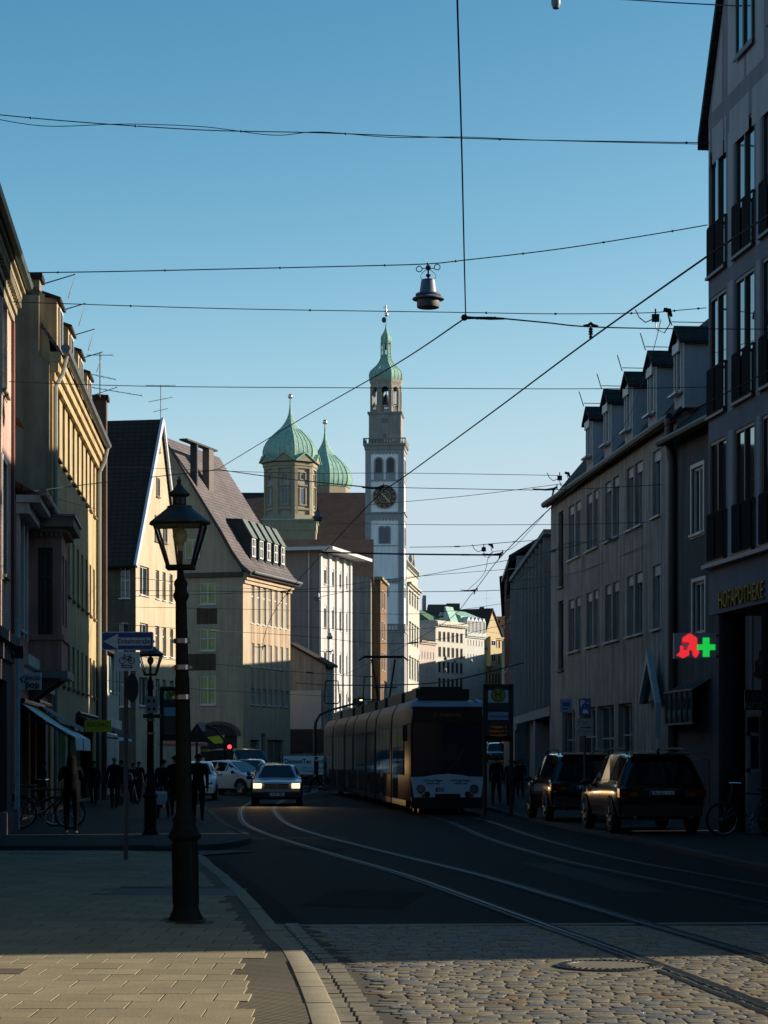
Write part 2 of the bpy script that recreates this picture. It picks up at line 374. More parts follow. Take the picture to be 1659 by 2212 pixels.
road_sheet('road_patch', [(-.9, 24.2), (.2, 23.6), (.5, 26.4), (-.6, 27.2)], .004, patch); road_sheet('road_patch', [(2.9, 26.5), (3.5, 26.2), (2.7, 33.5), (2.1, 33.8)], .004, patch2); road_sheet('road_patch', [(-2.0, 39), (-.9, 37.6), (-.6, 39.2), (-1.6, 41)], .004, patch); road_sheet('road_patch', [(4.0, 22.3), (5.6, 22.5), (5.2, 24.4), (3.8, 24)], .004, patch2)
g0_ = [p for p in kp if 21.4 < p.y < 35]; g1_ = offset(kp, -.34); mb = MB(); mb.grid([[p + Vector((0, 0, .004)), q + Vector((0, 0, .004))] for p, q in zip(kp, g1_) if 21.4 < p.y < 35.2]); struct(mb, 'gutter_strip', patch)
mb = MB()                                               # cross strip of pale stones where asphalt begins
mb.face([(-1.3, 21.15, .003), (8, 21.75, .003), (8, 21.95, .003), (-1.35, 21.35, .003)]); struct(mb, 'road_joint_strip', kerbm)
# far pavement on the left with its own kerb, and the one on the right
KB = [(-14, 37.75), (-5, 37.75), (-3.6, 37.9), (-2.95, 38.7), (-2.62, 40.3), (-2.58, 42.3), (-2.85, 45), (-3.55, 50), (-4.35, 57), (-5.1, 64), (-6.0, 70), (-7.5, 75), (-11, 78.8)]
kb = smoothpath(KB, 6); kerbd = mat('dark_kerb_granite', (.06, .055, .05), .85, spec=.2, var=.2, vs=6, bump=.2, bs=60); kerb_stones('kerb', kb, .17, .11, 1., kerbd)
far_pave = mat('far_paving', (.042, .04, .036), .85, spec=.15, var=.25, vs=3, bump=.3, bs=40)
mb = MB(); ring = offset(kb, .17)
poly = [(p.x, p.y) for p in ring]
for (x0, y0), (x1, y1) in zip(poly, poly[1:]): mb.face([(x0, y0, .1), (x1, y1, .1), (-14, max(y1, 37.76), .1), (-14, max(y0, 37.75), .1)])
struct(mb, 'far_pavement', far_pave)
KR = [(8.2, 5), (7.2, 14), (6.35, 22), (5.43, 30.8), (4.9, 40), (4.5, 45), (3.95, 52), (3.5, 60), (3.2, 67), (2.7, 75), (1.9, 88), (1.5, 100), (2.6, 130), (5.5, 190), (9.5, 260), (14, 330)]
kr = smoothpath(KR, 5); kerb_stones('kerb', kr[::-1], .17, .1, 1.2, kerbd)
mb = MB()
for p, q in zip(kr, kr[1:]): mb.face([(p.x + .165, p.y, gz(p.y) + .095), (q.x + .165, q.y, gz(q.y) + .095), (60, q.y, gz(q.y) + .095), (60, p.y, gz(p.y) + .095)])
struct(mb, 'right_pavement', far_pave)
# tram rails (1 m gauge) set flush in the road
railhead = mat('rail_head', (.065, .07, .08), .48, metal=1., var=.25, vs=5)
railgroove = mat('rail_groove', (.012, .012, .013), .8, var=.2)
T1 = [(-2.0, 150), (-2.5, 130), (-3.4, 110), (-4.05, 95), (-4.3, 86), (-4.28, 78), (-4.05, 70), (-3.5, 61), (-2.85, 53), (-2.0, 46.5), (-1.2, 41.6), (-.25, 36.2), (.77, 30.5), (1.45, 25.8), (1.98, 22), (2.45, 18.7), (2.9, 15.2), (3.25, 12), (3.6, 8)]
T2 = [(.9, 150), (.0, 120), (-.9, 100), (-.75, 92), (-.2, 84), (.8, 72), (1.6, 62), (2.15, 55.5), (2.62, 43.8), (3.3, 35), (4.0, 30.0), (4.6, 26), (5.4, 20), (6.2, 14), (7, 9)]
RLAB = {(0, 1): 'curved tram rail running under the silver saloon car, nearer the kerb', (0, -1): 'curved tram rail crossing the cobbles beside the round manhole cover',
        (1, 1): 'tram rail coming from under the tram, the one nearer the cobbles', (1, -1): 'tram rail coming from under the tram, the one nearer the black parked cars'}
for ti, TP in enumerate((T1, T2)):
    pth = smoothpath(TP, 8)
    for sgn in (1, -1):
        c = offset(pth, -.5 * sgn); mb = MB(); lv = .022 if False else .014
        for (d0, d1, z, mi) in ((-.085, -.022, .009, 2), (-.022, .018, .013, 0), (.018, .062, .002, 1), (.062, .074, .010, 0), (.074, .125, .009, 2)):
            a = offset(c, -d0 * sgn); b = offset(c, -d1 * sgn)
            mb.grid([[p + Vector((0, 0, gz(p.y) + z)), q + Vector((0, 0, gz(p.y) + z))] for p, q in zip(a, b)], mi)
        single(mb, 'tram_rail', [railhead, railgroove, bluestone], RLAB[(ti, sgn)], 'rail', 'tram rails set in the street')
# manhole with cast ring and filled lid
mh = thing('manhole_cover', 'round manhole cover with toothed iron ring in sunlit cobbles', 'manhole', (at(1316, 2087, 17.05).x, 17.05, .0))
mb = MB(); mb.lathe([(.42, -.03), (.42, .018), (.40, .021), (.33, .021), (.325, .012), (.325, -.02)], 40, caps=False); mb.build('ring_frame', mat('manhole_iron', (.10, .09, .075), .5, metal=.4, var=.3, vs=20), mh, 40)
mb = MB(); mb.lathe([(.318, -.02), (.318, .019), (.0, .021)], 40); mb.build('lid', mat('manhole_concrete', (.27, .24, .165), .85, var=.15, vs=9, bump=.3, bs=60), mh)
mb = MB()
for k in range(44):
    a = 2 * math.pi * k / 44; ca, sa = math.cos(a), math.sin(a)
    mb.box(.335, .39, -.014, .014, .02, .028, T=lambda x, y, z: (x * ca - y * sa, x * sa + y * ca, z))
mb.build('ring_teeth', MC['manhole_iron'], mh)
mb = MB(); mb.lathe([(.55, -.03), (.55, .006), (.42, .006)], 36, c=(mh.location.x, mh.location.y, 0), caps=False); struct(mb, 'manhole_mortar', MC['manhole_concrete'])
# service covers and drain let into the left pavement
for nm, lab, x0, x1, y0, y1, zz in (('service_cover', 'brown rectangular service cover in the sunlit slabs at the left edge', -3.4, -2.58, 15.43, 15.78, .113),
                                ('service_cover', 'long dark service cover strip in the slabs behind the lamp post', -3.3, -1.6, 24.1, 25.5, .108)):
    mb = MB(); mb.box(x0, x1, y0, y1, .05, zz); o = single(mb, nm, mat('cover_' + str(y0), (.20, .15, .095) if y0 < 20 else (.06, .055, .05), .7, var=.2, vs=8, bump=.4, bs=60), lab, 'cover')
mb = MB(); mb.box(-5.6, -3.9, 34.4, 35.3, .09, .114); [mb.box(-5.95 + k * .12, -5.9 + k * .12, 34.5, 35.2, .1, .116, 0) for k in range(3)]
single(mb, 'drain_grate', mat('drain_iron', (.02, .02, .022), .6, var=.2), 'long black drain grate in the pavement near the one-way sign post', 'drain')
# ---------------------------------------------------------------- building kit
class House:
    """local x runs along the street front away from the viewer, local y*side runs into the building"""
    def __init__(s, name, label, cat, X0, Y0, d, side, zb=None, group=None):
        s.d = Vector((*d, 0)).normalized(); s.X0, s.Y0, s.side = X0, Y0, side
        s.zb = gz(Y0) - .02 if zb is None else zb
        s.root = thing(name, label, cat, (X0, Y0, s.zb), math.atan2(s.d.y, s.d.x), group)
        n = side * Vector((-s.d.y, s.d.x, 0)); s.n = n
    def T(s, u, d, z): return (u, s.side * d, z)                      # street front; d = depth inwards
    def E(s, v, d, z): return (d, s.side * v, z)                      # near end wall; v = distance from the street
    def FE(s, L): return lambda v, d, z: (L - d, s.side * v, z)       # far end wall
    def u(s, px, d=0.):
        k = (px - CX) / F; x0 = s.X0 + s.n.x * d; y0 = s.Y0 + s.n.y * d
        return (k * y0 - x0) / (s.d.x - k * s.d.y)
    def z(s, px, py, d=0.):
        Y = s.Y0 + s.n.y * d + s.u(px, d) * s.d.y; return EYE + (HY - py) * Y / F - s.zb
    def v(s, px):
        k = (px - CX) / F; return (k * s.Y0 - s.X0) / (s.n.x - k * s.n.y)
    def vz(s, px, py):
        Y = s.Y0 + s.v(px) * s.n.y; return EYE + (HY - py) * Y / F - s.zb
def wall_plane(mb, T, u0, u1, z0, z1, ops, rev=.18, m=0, mr=None):
    us = sorted({u0, u1} | {o[0] for o in ops} | {o[1] for o in ops}); zs = sorted({z0, z1} | {o[2] for o in ops} | {o[3] for o in ops})
    us = [q for q in us if u0 - 1e-6 <= q <= u1 + 1e-6]; zs = [q for q in zs if z0 - 1e-6 <= q <= z1 + 1e-6]
    for a, b in zip(us, us[1:]):
        for c, d in zip(zs, zs[1:]):
            mu, mz = (a + b) / 2, (c + d) / 2
            if any(o[0] < mu < o[1] and o[2] < mz < o[3] for o in ops): continue
            mb.face([T(a, 0, c), T(b, 0, c), T(b, 0, d), T(a, 0, d)], m)
    mr = m if mr is None else mr
    for o in ops:
        a, b, c, d = o[:4]
        for p in ((a, c, b, c), (b, c, b, d), (b, d, a, d), (a, d, a, c)):
            mb.face([T(p[0], 0, p[1]), T(p[2], 0, p[3]), T(p[2], rev, p[3]), T(p[0], rev, p[1])], mr)
def window(parent, T, o, style='cross', frame=None, pane=None, dep=.12, fw=.07, sill=True, sillm=None, blind=0., name='window', surround=None):
    a, b, c, d = o[:4]; frame = frame or WHITEP; pane = pane or GLASS
    mb = MB(); t0, t1 = dep, dep + .06
    def bar(x0, x1, z0, z1, q=0.): mb.box(x0, x1, t0 - q, t1, z0, z1, 0, T)
    bar(a, a + fw, c, d); bar(b - fw, b, c, d); bar(a + fw, b - fw, c, c + fw); bar(a + fw, b - fw, d - fw, d)
    if style in ('cross', 'double', 'tee'): bar((a + b) / 2 - fw * .5, (a + b) / 2 + fw * .5, c + fw, d - fw, .012)
    if style == 'cross': zz = c + (d - c) * .55; bar(a + fw, b - fw, zz - fw * .4, zz + fw * .4, .006)
    if style == 'tee': zz = c + (d - c) * .68; bar(a + fw, b - fw, zz - fw * .4, zz + fw * .4, .006)
    if surround:
        sw = .1
        for x0, x1, z0, z1 in ((a - sw, a, c - sw, d + sw), (b, b + sw, c - sw, d + sw), (a, b, d, d + sw), (a, b, c - sw, c)): mb.box(x0, x1, -.025, .01, z0, z1, 0, T)
    w_ = mb.build(name, frame, parent)
    pd = t1 - .015 if dep >= 0 else t0 + .03; mb = MB(); mb.face([T(a + fw, pd, c + fw), T(b - fw, pd, c + fw), T(b - fw, pd, d - fw), T(a + fw, pd, d - fw)]); mb.build('pane', pane, w_)
    if sill:
        mb = MB(); mb.box(a - .06, b + .06, -.09, dep, c - .06, c - .002, 0, T); mb.build('sill', sillm or frame, w_)
    if blind:
        mb = MB(); mb.box(a + .01, b - .01, dep - .05, dep - .004, d - blind, d - .002, 0, T); mb.build('blind_box', sillm or frame, w_)
    return w_
def gable_poly(H, mb, at_u, pts, m=0, dd=0.):
    mb.face([H.T(at_u, v, z) for v, z in pts], m)
def shell(H, L, D, ev, ops_f, ops_n, wm, rev=.18, gables=None, z0=0., revm=None, far_ops=(), extra=None, back=True):
    """wall part: street front, near end, far end, back; gables = ridge (depth, z) or None"""
    mb = MB(); mats = [wm, revm or wm]
    wall_plane(mb, H.T, 0, L, z0, ev, ops_f, rev, 0, 1); wall_plane(mb, H.E, 0, D, z0, ev, ops_n, rev, 0, 1)
    wall_plane(mb, H.FE(L), 0, D, z0, ev, list(far_ops), rev, 0, 1)
    if back: mb.face([H.T(0, D, z0), H.T(L, D, z0), H.T(L, D, ev), H.T(0, D, ev)])
    if gables:
        for uu in (0, L): mb.face([H.T(uu, 0, ev), H.T(uu, D, ev)] + [H.T(uu, v, z) for v, z in gables[::-1]])
    if extra: extra(mb)
    return mb.build('wall', mats, H.root)
def roof_par(H, L, D, ev, prof, m, oh=.3, th=.14, name='roof', eo=.12):
    """ridge along the street; prof = [(depth, z)...] of the upper surface"""
    mb = MB(); lo = [(v, z - th) for v, z in prof[::-1]]
    mb.prism(list(prof) + lo, -eo, L + eo, lambda p, t: H.T(t, p[0], p[1])); return mb.build(name, m, H.root)
def gutter(H, L, z, d=-.32, r=.085, m=None, u0=-.1):
    mb = MB(); mb.tube([H.T(u0, d, z), H.T(L + .1, d, z)], r, 8); return mb.build('gutter', m or ZINC, H.root, 40)
def pipe(H, pts, r=.06, m=None, n=8): mb = MB(); mb.tube(pts, r, n); return mb.build('downpipe', m or ZINC, H.root, 40)
def cornice(H, L, z0, z1, proj, m, T=None, u0=0., name='cornice'):
    T = T or H.T; mb = MB(); h = (z1 - z0) / 3
    for k in range(3): mb.box(u0 - (k + 1) * proj / 3 * (1 if T is H.T else 0) * .0, L, -(k + 1) * proj / 3, .02 * 0 - .003, z0 + k * h, z0 + (k + 1) * h, 0, T)
    return mb.build(name, m, H.root)
def chimney(H, u0, u1, v0, v1, z0, z1, m, capm=None):
    mb = MB(); mb.box(u0, u1, v0, v1, z0, z1, 0, H.T); mb.box(u0 - .08, u1 + .08, v0 - .08, v1 + .08, z1, z1 + .16, 1, H.T)
    mb.box(u0 + .1, u1 - .1, v0 + .1, v1 - .1, z1 + .16, z1 + .2, 1, H.T)
    return mb.build('chimney', [m, capm or TILE_DARK], H.root)
def spread(a, b, n): return [a + (b - a) * k / (n - 1) for k in range(n)]
cornm = stucco('cream_stone', (.42, .36, .25))

# ================================================================ LEFT SIDE
# --- pink house with cream cornice at the left edge
H = House('pink_house', 'pink house with cream dentil cornice and green gutter at the left edge', 'building', -7.86, 46.0, (.0914, -1), -1, 0)
H_pk = H; L, D, ev = 17., 11., 15.0
ez = lambda py, Y=46.: EYE + (HY - py) * Y / F
pinkw = stucco('pink_stucco', (.62, .42, .35)); purp = stucco('mauve_ground_floor', (.15, .11, .115))
ops = []
for k in range(5):
    for z0, z1 in ((5.3, 7.6), (9.0, 11.2)): ops.append((1.55 + k * 3.1, 2.65 + k * 3.1, z0, z1))
zw = ez(612) - .75; shell(H, L, D, zw + .64, ops, [], pinkw, z0=4.0)
mb = MB(); wall_plane(mb, H.T, 0, L, 0, 4.0, [(1.4, 4.2, .5, 3.2), (6, 9, .5, 3.2), (11, 14, .5, 3.2)], .3); wall_plane(mb, H.E, 0, D, 0, 4.0, [])
for k in range(9): mb.box(-.02, L, -.05, -.001, .25 + k * .42, .61 + k * .42, 0, H.T) if k in (8,) else None
mb.box(-.05, L, -.16, -.001, 3.95, 4.15, 0, H.T); mb.box(-.06, L, -.12, -.001, .0, .55, 0, H.T); mb.build('ground_floor_wall', purp, H.root)
for o in ops: window(H.root, H.T, o, 'cross', surround=True, sillm=cornm)
for a in ((1.4, 4.2, .5, 3.2), (6, 9, .5, 3.2)): window(H.root, H.T, a, 'double', DARKP, name='shop_window', dep=.25)
mb = MB(); zc = zw
mb.box(-.03, L, -.05, .0, zc - .1, zc + .08, 0, H.T); mb.box(-.06, L, -.10, 0, zc + .08, zc + .42, 0, H.T); mb.box(-.08, L, -.2, 0, zc + .42, zc + .54, 0, H.T); mb.box(-.1, L, -.27, 0, zc + .54, zc + .64, 0, H.T)
mb.build('cornice', cornm, H.root)
mb = MB()
for k in range(48): mb.box(.02 + k * .3, .16 + k * .3, -.19, -.101, zc + .22, zc + .41, 0, H.T)
mb.build('dentil_row', cornm, H.root)
mb = MB(); mb.box(-.04, .3, -.06, -.001, 4.2, zc - .1, 0, H.T); mb.build('corner_strip', stucco('rose_strip', (.32, .15, .13)), H.root)
gutter(H, L, zc + .72, -.33, .11, mat('green_gutter', (.07, .10, .085), .5, metal=.3, var=.3, vs=3), -.1)
roof_par(H, L, D, zc, [(-.25, zc + .74), (5.5, zc + 6), (11.4, zc + .74)], TILE_DARK, eo=.1)
pipe(H, [H.T(-.12, -.1, .0), H.T(-.12, -.1, 4.6)], .055, mat('pale_blue_pipe', (.35, .50, .56), .5, var=.2, vs=4))
sg = thing('street_name_sign', 'dark street name sign with white letters on the pink house corner', 'sign', (-7.78, 45.3, 0))
sx0 = at(-8, 1409, 45.3); mb = MB(); mb.box(-.52, .40, -.02, .02, -.13, .13); b_ = mb.build('plate', mat('sign_navy', (.012, .014, .03), .4, var=0), sg); b_.location = (at(9, 1409, 45.3).x + 7.78, 0, at(9, 1409, 45.3).z)
text('lettering', 'gäßchen', .2, mat('sign_grey_letter', (.7, .7, .68), .6, var=0), sg, FRONT((at(9, 1409, 45.3).x + 7.78 - .1, -.03, at(9, 1409, 45.3).z)), .003)

# --- pink shop house with oriel
H = House('oriel_house', 'small pink shop house with an oriel bay and white pilasters', 'building', -8.36, 49.5, (-.085, 1), 1, 0)
pk2 = stucco('salmon_stucco', (.66, .34, .27)); whs = stucco('white_stucco', (.74, .74, .72)); ev = ez(1118, 53)
shopop = [(.5, 3.6, .25, 2.9), (4.2, 5.6, .1, 2.7), (6.2, 9.4, .25, 2.9)]
ops = [(.5, 1.2, 4.6, 6.6), (1.5, 2.2, 4.6, 6.6), (6.3, 7.2, 4.6, 6.6), (8, 8.9, 4.6, 6.6)]
shell(H, 10.3, 9, ev, ops + shopop, [], pk2)
for o in ops: window(H.root, H.T, o, 'tee')
for o in shopop: window(H.root, H.T, o, 'double', DARKP, name='shop_window', dep=.3)
for uu in (.1, .3): pass
for uu in (-.02, 1.25, 2.3, 7.4, 9.1): mb = MB(); mb.box(uu, uu + .22, -.07, -.001, 4.4, ev - .3, 0, H.T); mb.build('pilaster', whs, H.root)
mb = MB(); mb.box(-.1, 10.4, -.30, .0, ev - .3, ev - .05, 0, H.T); mb.box(-.15, 10.4, -.55, 0, ev - .05, ev + .12, 0, H.T); mb.build('cornice', whs, H.root)
mb = MB(); mb.box(-.05, 10.4, -.28, -.001, 3.75, 4.0, 0, H.T); mb.box(-.05, 10.4, -.18, -.001, 3.35, 3.75, 0, H.T); mb.build('string_course', whs, H.root)
roof_par(H, 10.3, 9, ev, [(-.5, ev + .16), (4.5, ev + 2.9), (9.3, ev + .16)], TILE_RED, eo=.05)
gutter(H, 10.3, ev + .2, -.6, .1)
u0, u1, pj, zb_, zt = 3.5, 5.9, .80, 3.75, ez(1150, 53)
mb = MB(); wall_plane(mb, lambda u, d, z: H.T(u, d - pj, z), u0, u1, zb_, zt, [(u0 + .25, u0 + .95, 4.9, 6.6), (u1 - .95, u1 - .25, 4.9, 6.6)], .12)
wall_plane(mb, lambda v, d, z: H.T(u0 + d, -v, z), 0, pj, zb_, zt, [(.22, .58, 4.55, 6.75)], .12); wall_plane(mb, lambda v, d, z: H.T(u1 - d, -v, z), 0, pj, zb_, zt, [])
mb.box(u0 - .05, u1 + .05, -pj - .05, 0, zb_ + .75, zb_ + .88, 0, H.T); mb.face([H.T(u0, 0, zb_), H.T(u1, 0, zb_), H.T(u1, -pj, zb_), H.T(u0, -pj, zb_)])
by = mb.build('oriel', pk2, H.root)
for o in ((u0 + .25, u0 + .95, 4.9, 6.6), (u1 - .95, u1 - .25, 4.9, 6.6)): window(by, lambda u, d, z: H.T(u, d - pj, z), o, 'tee', dep=.08, sill=False)
window(by, lambda v, d, z: H.T(u0 + d, -v, z), (.22, .58, 4.55, 6.75), 'tee', DARKP, dep=.08, sill=False)
mb = MB(); mb.box(u0 - .3, u1 + .3, -pj - .3, 0, zt + .12, zt + .36, 0, H.T); mb.box(u0 - .15, u1 + .15, -pj - .15, 0, zt, zt + .12, 0, H.T); mb.box(u0 - .35, u1 + .35, -pj - .35, 0, zt + .36, zt + .42, 1, H.T)
for k in range(7): mb.box(u0 - .14 + .0, u0 - .05, -.1 - k * .12, -.05 - k * .12, zt - .1, zt, 0, H.T)
mb.box(u0 - .12, u1 + .12, -pj - .15, 0, zb_ - .18, zb_ - .001, 1, H.T); mb.build('oriel_cornice', [cornm, ZINC], by)
mb = MB()
mb.prism([(0, zb_ - .18), (-pj, zb_ - .18), (0, zb_ - .75)], u1 - .45, u1 - .25, lambda p, t: H.T(t, p[0], p[1])); mb.build('oriel_bracket', DARKP, by); mb = MB(); mb.prism([(0, zb_ - .18), (-pj, zb_ - .18), (0, zb_ - .75)], u0 + .1, u0 + .3, lambda p, t: H.T(t, p[0], p[1])); mb.build('oriel_bracket', DARKP, by)
mb = MB(); mb.box(2.2, 3.4, .6, 2.0, ev + .3, ev + 2.2, 0, H.T); dm = mb.build('dormer', DARKP, H.root)
window(dm, lambda u, d, z: H.T(u, d + .45, z), (2.35, 3.25, ev + .5, ev + 2.1), 'tee', dep=.1, sill=False)
mb = MB(); mb.prism([(.1, ev + 2.15), (1.2, ev + 2.9), (3.2, ev + 2.75), (3.2, ev + 2.55), (1.1, ev + 2.7)], 2.05, 3.55, lambda p, t: H.T(t, p[0], p[1])); mb.build('dormer_roof', TILE_RED, dm)
sgn = thing('shop_sign', 'pale square shop sign reading XLARGE pop under the oriel', 'sign', (at(61, 1471, 49.).x, 49., 0))
mb = MB(); zz = at(61, 1471, 49.).z; mb.box(-.29, .29, -.06, .06, zz - .2, zz + .19); mb.build('panel', mat('sign_pale_blue', (.40, .48, .54), .5, var=.08), sgn)
ink = mat('sign_ink', (.015, .015, .018), .5, var=0)
text('lettering', 'XL', .24, ink, sgn, FRONT((-.13, -.07, zz + .03)), .003, shear=.35); text('lettering', 'ARGE', .12, ink, sgn, FRONT((.12, -.07, zz + .06)), .003); text('lettering', 'pop', .2, ink, sgn, FRONT((.1, -.07, zz - .09)), .003, bold=.006)
mb = MB(); mb.box(-.02, .02, .06, .8, zz - .02, zz + .02); mb.build('bracket', BLACKM, sgn)
def awning(label, H, u0, u1, z_in, z_out, proj, m, cat='awning', val=.25, group=None):
    t = thing('awning', label, cat, H.root.location, H.root.rotation_euler.z, group); um = u0 + (u1 - u0) * .46
    for a_, b_ in ((u0, um), (um + .35, u1)):
        mb = MB(); n = 5; rows = []
        for k in range(n + 1):
            u = a_ + (b_ - a_) * k / n; rows.append([H.T(u, -.05, z_in), H.T(u, -proj * .5, (z_in + z_out) / 2 - .03), H.T(u, -proj, z_out), H.T(u, -proj - .02, z_out - val)])
        mb.grid(rows); rows = [[(x, y, z - .012) for x, y, z in r] for r in rows]; mb.grid(rows); mb.build('fabric', m, t)
    mb = MB()
    for u in (u0 + .05, (u0 + u1) / 2, u1 - .05): mb.tube([H.T(u, -.05, z_in - .35), H.T(u, -proj * .55, z_in - .5), H.T(u, -proj + .05, z_out - .06)], .02, 6)
    mb.tube([H.T(u0, -.1, z_in + .05), H.T(u1, -.1, z_in + .05)], .06, 8); mb.build('frame', BLACKM, t); return t
awning('turquoise striped awning drawn out over the shop front on the left', H, .5, 7.2, 2.9, 2.1, 1.3, mat('turquoise_canvas', (.50, .74, .76), .85, var=.12, vs=2), val=.28)
awning('dark blue awning beyond the turquoise one', H, 5.2, 9.6, 3.0, 2.45, 1.0, mat('dark_blue_canvas', (.12, .18, .25), .85, var=.1), val=.12)

# --- tall yellow house
H = House('yellow_house', 'tall yellow house with a long row of narrow windows and steep mansard dormers', 'building', -9.2, 60., (-.064, 1), 1, 0)
yel = stucco('yellow_stucco', (.62, .48, .265)); L = H.u(208); ev = H.z(108, 760); D = 10.
uc = spread(H.u(126), H.u(203), 9); ops = []; r1 = (H.z(135, 1008), H.z(134, 862)); r2 = (H.z(146, 1286), H.z(146, 1159)); r3 = (H.z(146, 1484), H.z(146, 1390))
for z0, z1 in (r1, r2, r3): ops += [(u - .42, u + .42, z0, z1) for u in uc]
shop = [(1, 5, .2, 2.6), (6, 9.5, .2, 2.6), (11, 16.5, .2, 2.6)]
ridge_z = H.z(108, 601) + 1.2
shell(H, L, D, ev, ops + shop, [], yel, rev=.22, gables=[(.15, ev + 1.6), (5., ev + 5.4), (D, ev + 1.2)])
greym = stucco('grey_render', (.30, .235, .155), .25, .3)
mb = MB(); pts = [(.02, 0), (.02, ev - .1), (.05, ev + 1.5), (.05, ev + 2.35), (.75, ev + 2.35), (.75, ev + 1.7), (1.6, ev + 1.7), (1.6, ev + .7), (2.2, ev + .7), (2.2, 0)]
mb.prism([(v, z) for v, z in [(.02, 8.), (.02, ev - .35), (.3, ev - .1), (.3, ev + 1.55), (2.4, ev + 1.55), (2.4, 8.)]], -.14, -.001, lambda p, t: H.T(t, p[0], p[1])); mb.build('fire_wall', greym, H.root)
for o in ops: window(H.root, H.T, o, 'tee', dep=.16, sillm=mat('sill_brown', (.2, .12, .07), .7, var=.2), fw=.06)
for o in shop: window(H.root, H.T, o, 'double', DARKP, name='shop_window', dep=.3)
mb = MB(); mb.box(-.02, L, -.12, -.001, ev - .75, ev - .5, 0, H.T); mb.box(-.04, L, -.22, -.001, ev - .5, ev - .25, 0, H.T); mb.box(-.06, L, -.3, -.001, ev - .25, ev + .02, 0, H.T); mb.build('cornice', yel, H.root)
mb = MB(); mb.box(0, .55, -.06, -.001, 2.8, ev - .75, 0, H.T); mb.build('corner_strip', yel, H.root)
roof_par(H, L, D, ev, [(-.3, ev + .05), (.3, ev + .9), (.75, ev + 2.2), (5., ev + 5.5), (D + .2, ev + 1.2)], TILE_GREY, eo=.05)
gutter(H, L, ev + .1, -.42, .13)
pipe(H, [H.T(.45, -.42, ev + .05), H.T(.45, -.3, ev - .5), H.T(.3, -.12, ev - .9), H.T(.3, -.12, .1)], .06, mat('pale_pipe', (.34, .36, .35), .5, var=.15))
pipe(H, [H.T(L - .1, -.42, ev + .05), H.T(L - .1, -.3, ev - .5), H.T(L - .1, -.12, ev - .9), H.T(L - .1, -.12, .1)], .07, mat('pale_pipe', (.34, .36, .35)))
for k in range(4):
    uu = 2.3 + k * 4.0; mb = MB(); mb.box(uu, uu + 1.7, .02, 2.2, ev + .3, ev + 2.0, 0, H.T); dm = mb.build('dormer', yel, H.root)
    window(dm, H.T, (uu + .35, uu + 1.35, ev + .55, ev + 1.8), 'double', dep=-.05, sill=False)
    mb = MB(); mb.prism([(-.1, ev + 2.0), (.5, ev + 2.2), (2.6, ev + 2.65), (2.6, ev + 2.55), (.5, ev + 2.1), (-.09, ev + 1.92)], uu - .1, uu + 1.8, lambda p, t: H.T(t, p[0], p[1])); mb.build('dormer_roof', TILE_DARK, dm)
    mb = MB(); q = [H.T(uu + .1, -.3, ev + 2.0), H.T(uu + .1, -.5, ev + 2.7), H.T(uu + .1, .6, ev + 2.35)]; mb.tube(q, .02, 4); mb.build('snow_guard', ZINC, dm)
chimney(H, .0, .7, .3, 1.0, ev + 1.3, H.z(108, 601), greym)
chimney(H, L + .06, L + .75, -.35, .15, 0.05, H.z(208, 862), stucco('chimney_render', (.17, .12, .09)), TILE_BROWN)
mb = MB(); c = H.T(L + .0, .9, H.z(208, 905)); rows = []
mb.lathe([(.0, .1), (.2, .07), (.36, .0), (.36, -.02), (.0, .05)], 18, caps=False); dsh = mb.build('satellite_dish', mat('dish_grey', (.12, .13, .15), .5, var=.1), H.root, 40); dsh.location = (c[0] + .55, c[1], c[2]); dsh.rotation_euler = (R(70), 0, R(-60))
def antenna(label, p, h, arms):
    t = thing('tv_antenna', label, 'antenna', p); mb = MB(); mb.tube([(0, 0, 0), (0, 0, h)], .022, 6); mb.build('mast', ZINC, t)
    for z, ln, tilt, n in arms:
        mb = MB(); mb.tube([(-ln / 2, 0, z - tilt), (ln / 2, 0, z + tilt)], .014, 5)
        for k in range(n):
            q = -ln / 2 + ln * k / max(1, n - 1); zz = z - tilt + 2 * tilt * k / max(1, n - 1); mb.tube([(q, -.25, zz), (q, .25, zz)], .008, 4)
        mb.build('aerial', ZINC, t)
antenna('roof aerial with several tilted arms on the chimney of the yellow house', at(216, 858, 77.6), 1.6, [(.3, 3., -.25, 8), (.75, 1.1, -.12, 6), (1.5, .9, 0, 3), (.15, 1.2, .2, 3)])
antenna('slim roof aerial on the ridge of the dark gabled house', at(347, 905, 112), 1.75, [(.45, .7, .08, 3), (1.0, 1.2, .12, 4), (1.72, 1.5, 0, 5)])
ys_ = thing('shop_sign', 'small yellow shop sign hanging beyond the awnings on the left', 'sign', (at(212, 1567, 66).x, 66, 0)); zz = at(212, 1567, 66).z
mb = MB(); mb.box(-.4, .4, -.05, .05, zz - .2, zz + .16); mb.build('panel', mat('sign_yellow', (.60, .52, .03), .5, var=.1), ys_); text('lettering', 'KSOVIC', .19, ink, ys_, FRONT((0, -.06, zz + .02)), .003)
awning('black awning over the far shop doors of the yellow house', H, 9., 17.5, 3.0, 2.5, 1.3, mat('black_canvas', (.02, .022, .025), .85, var=.1), val=.2)

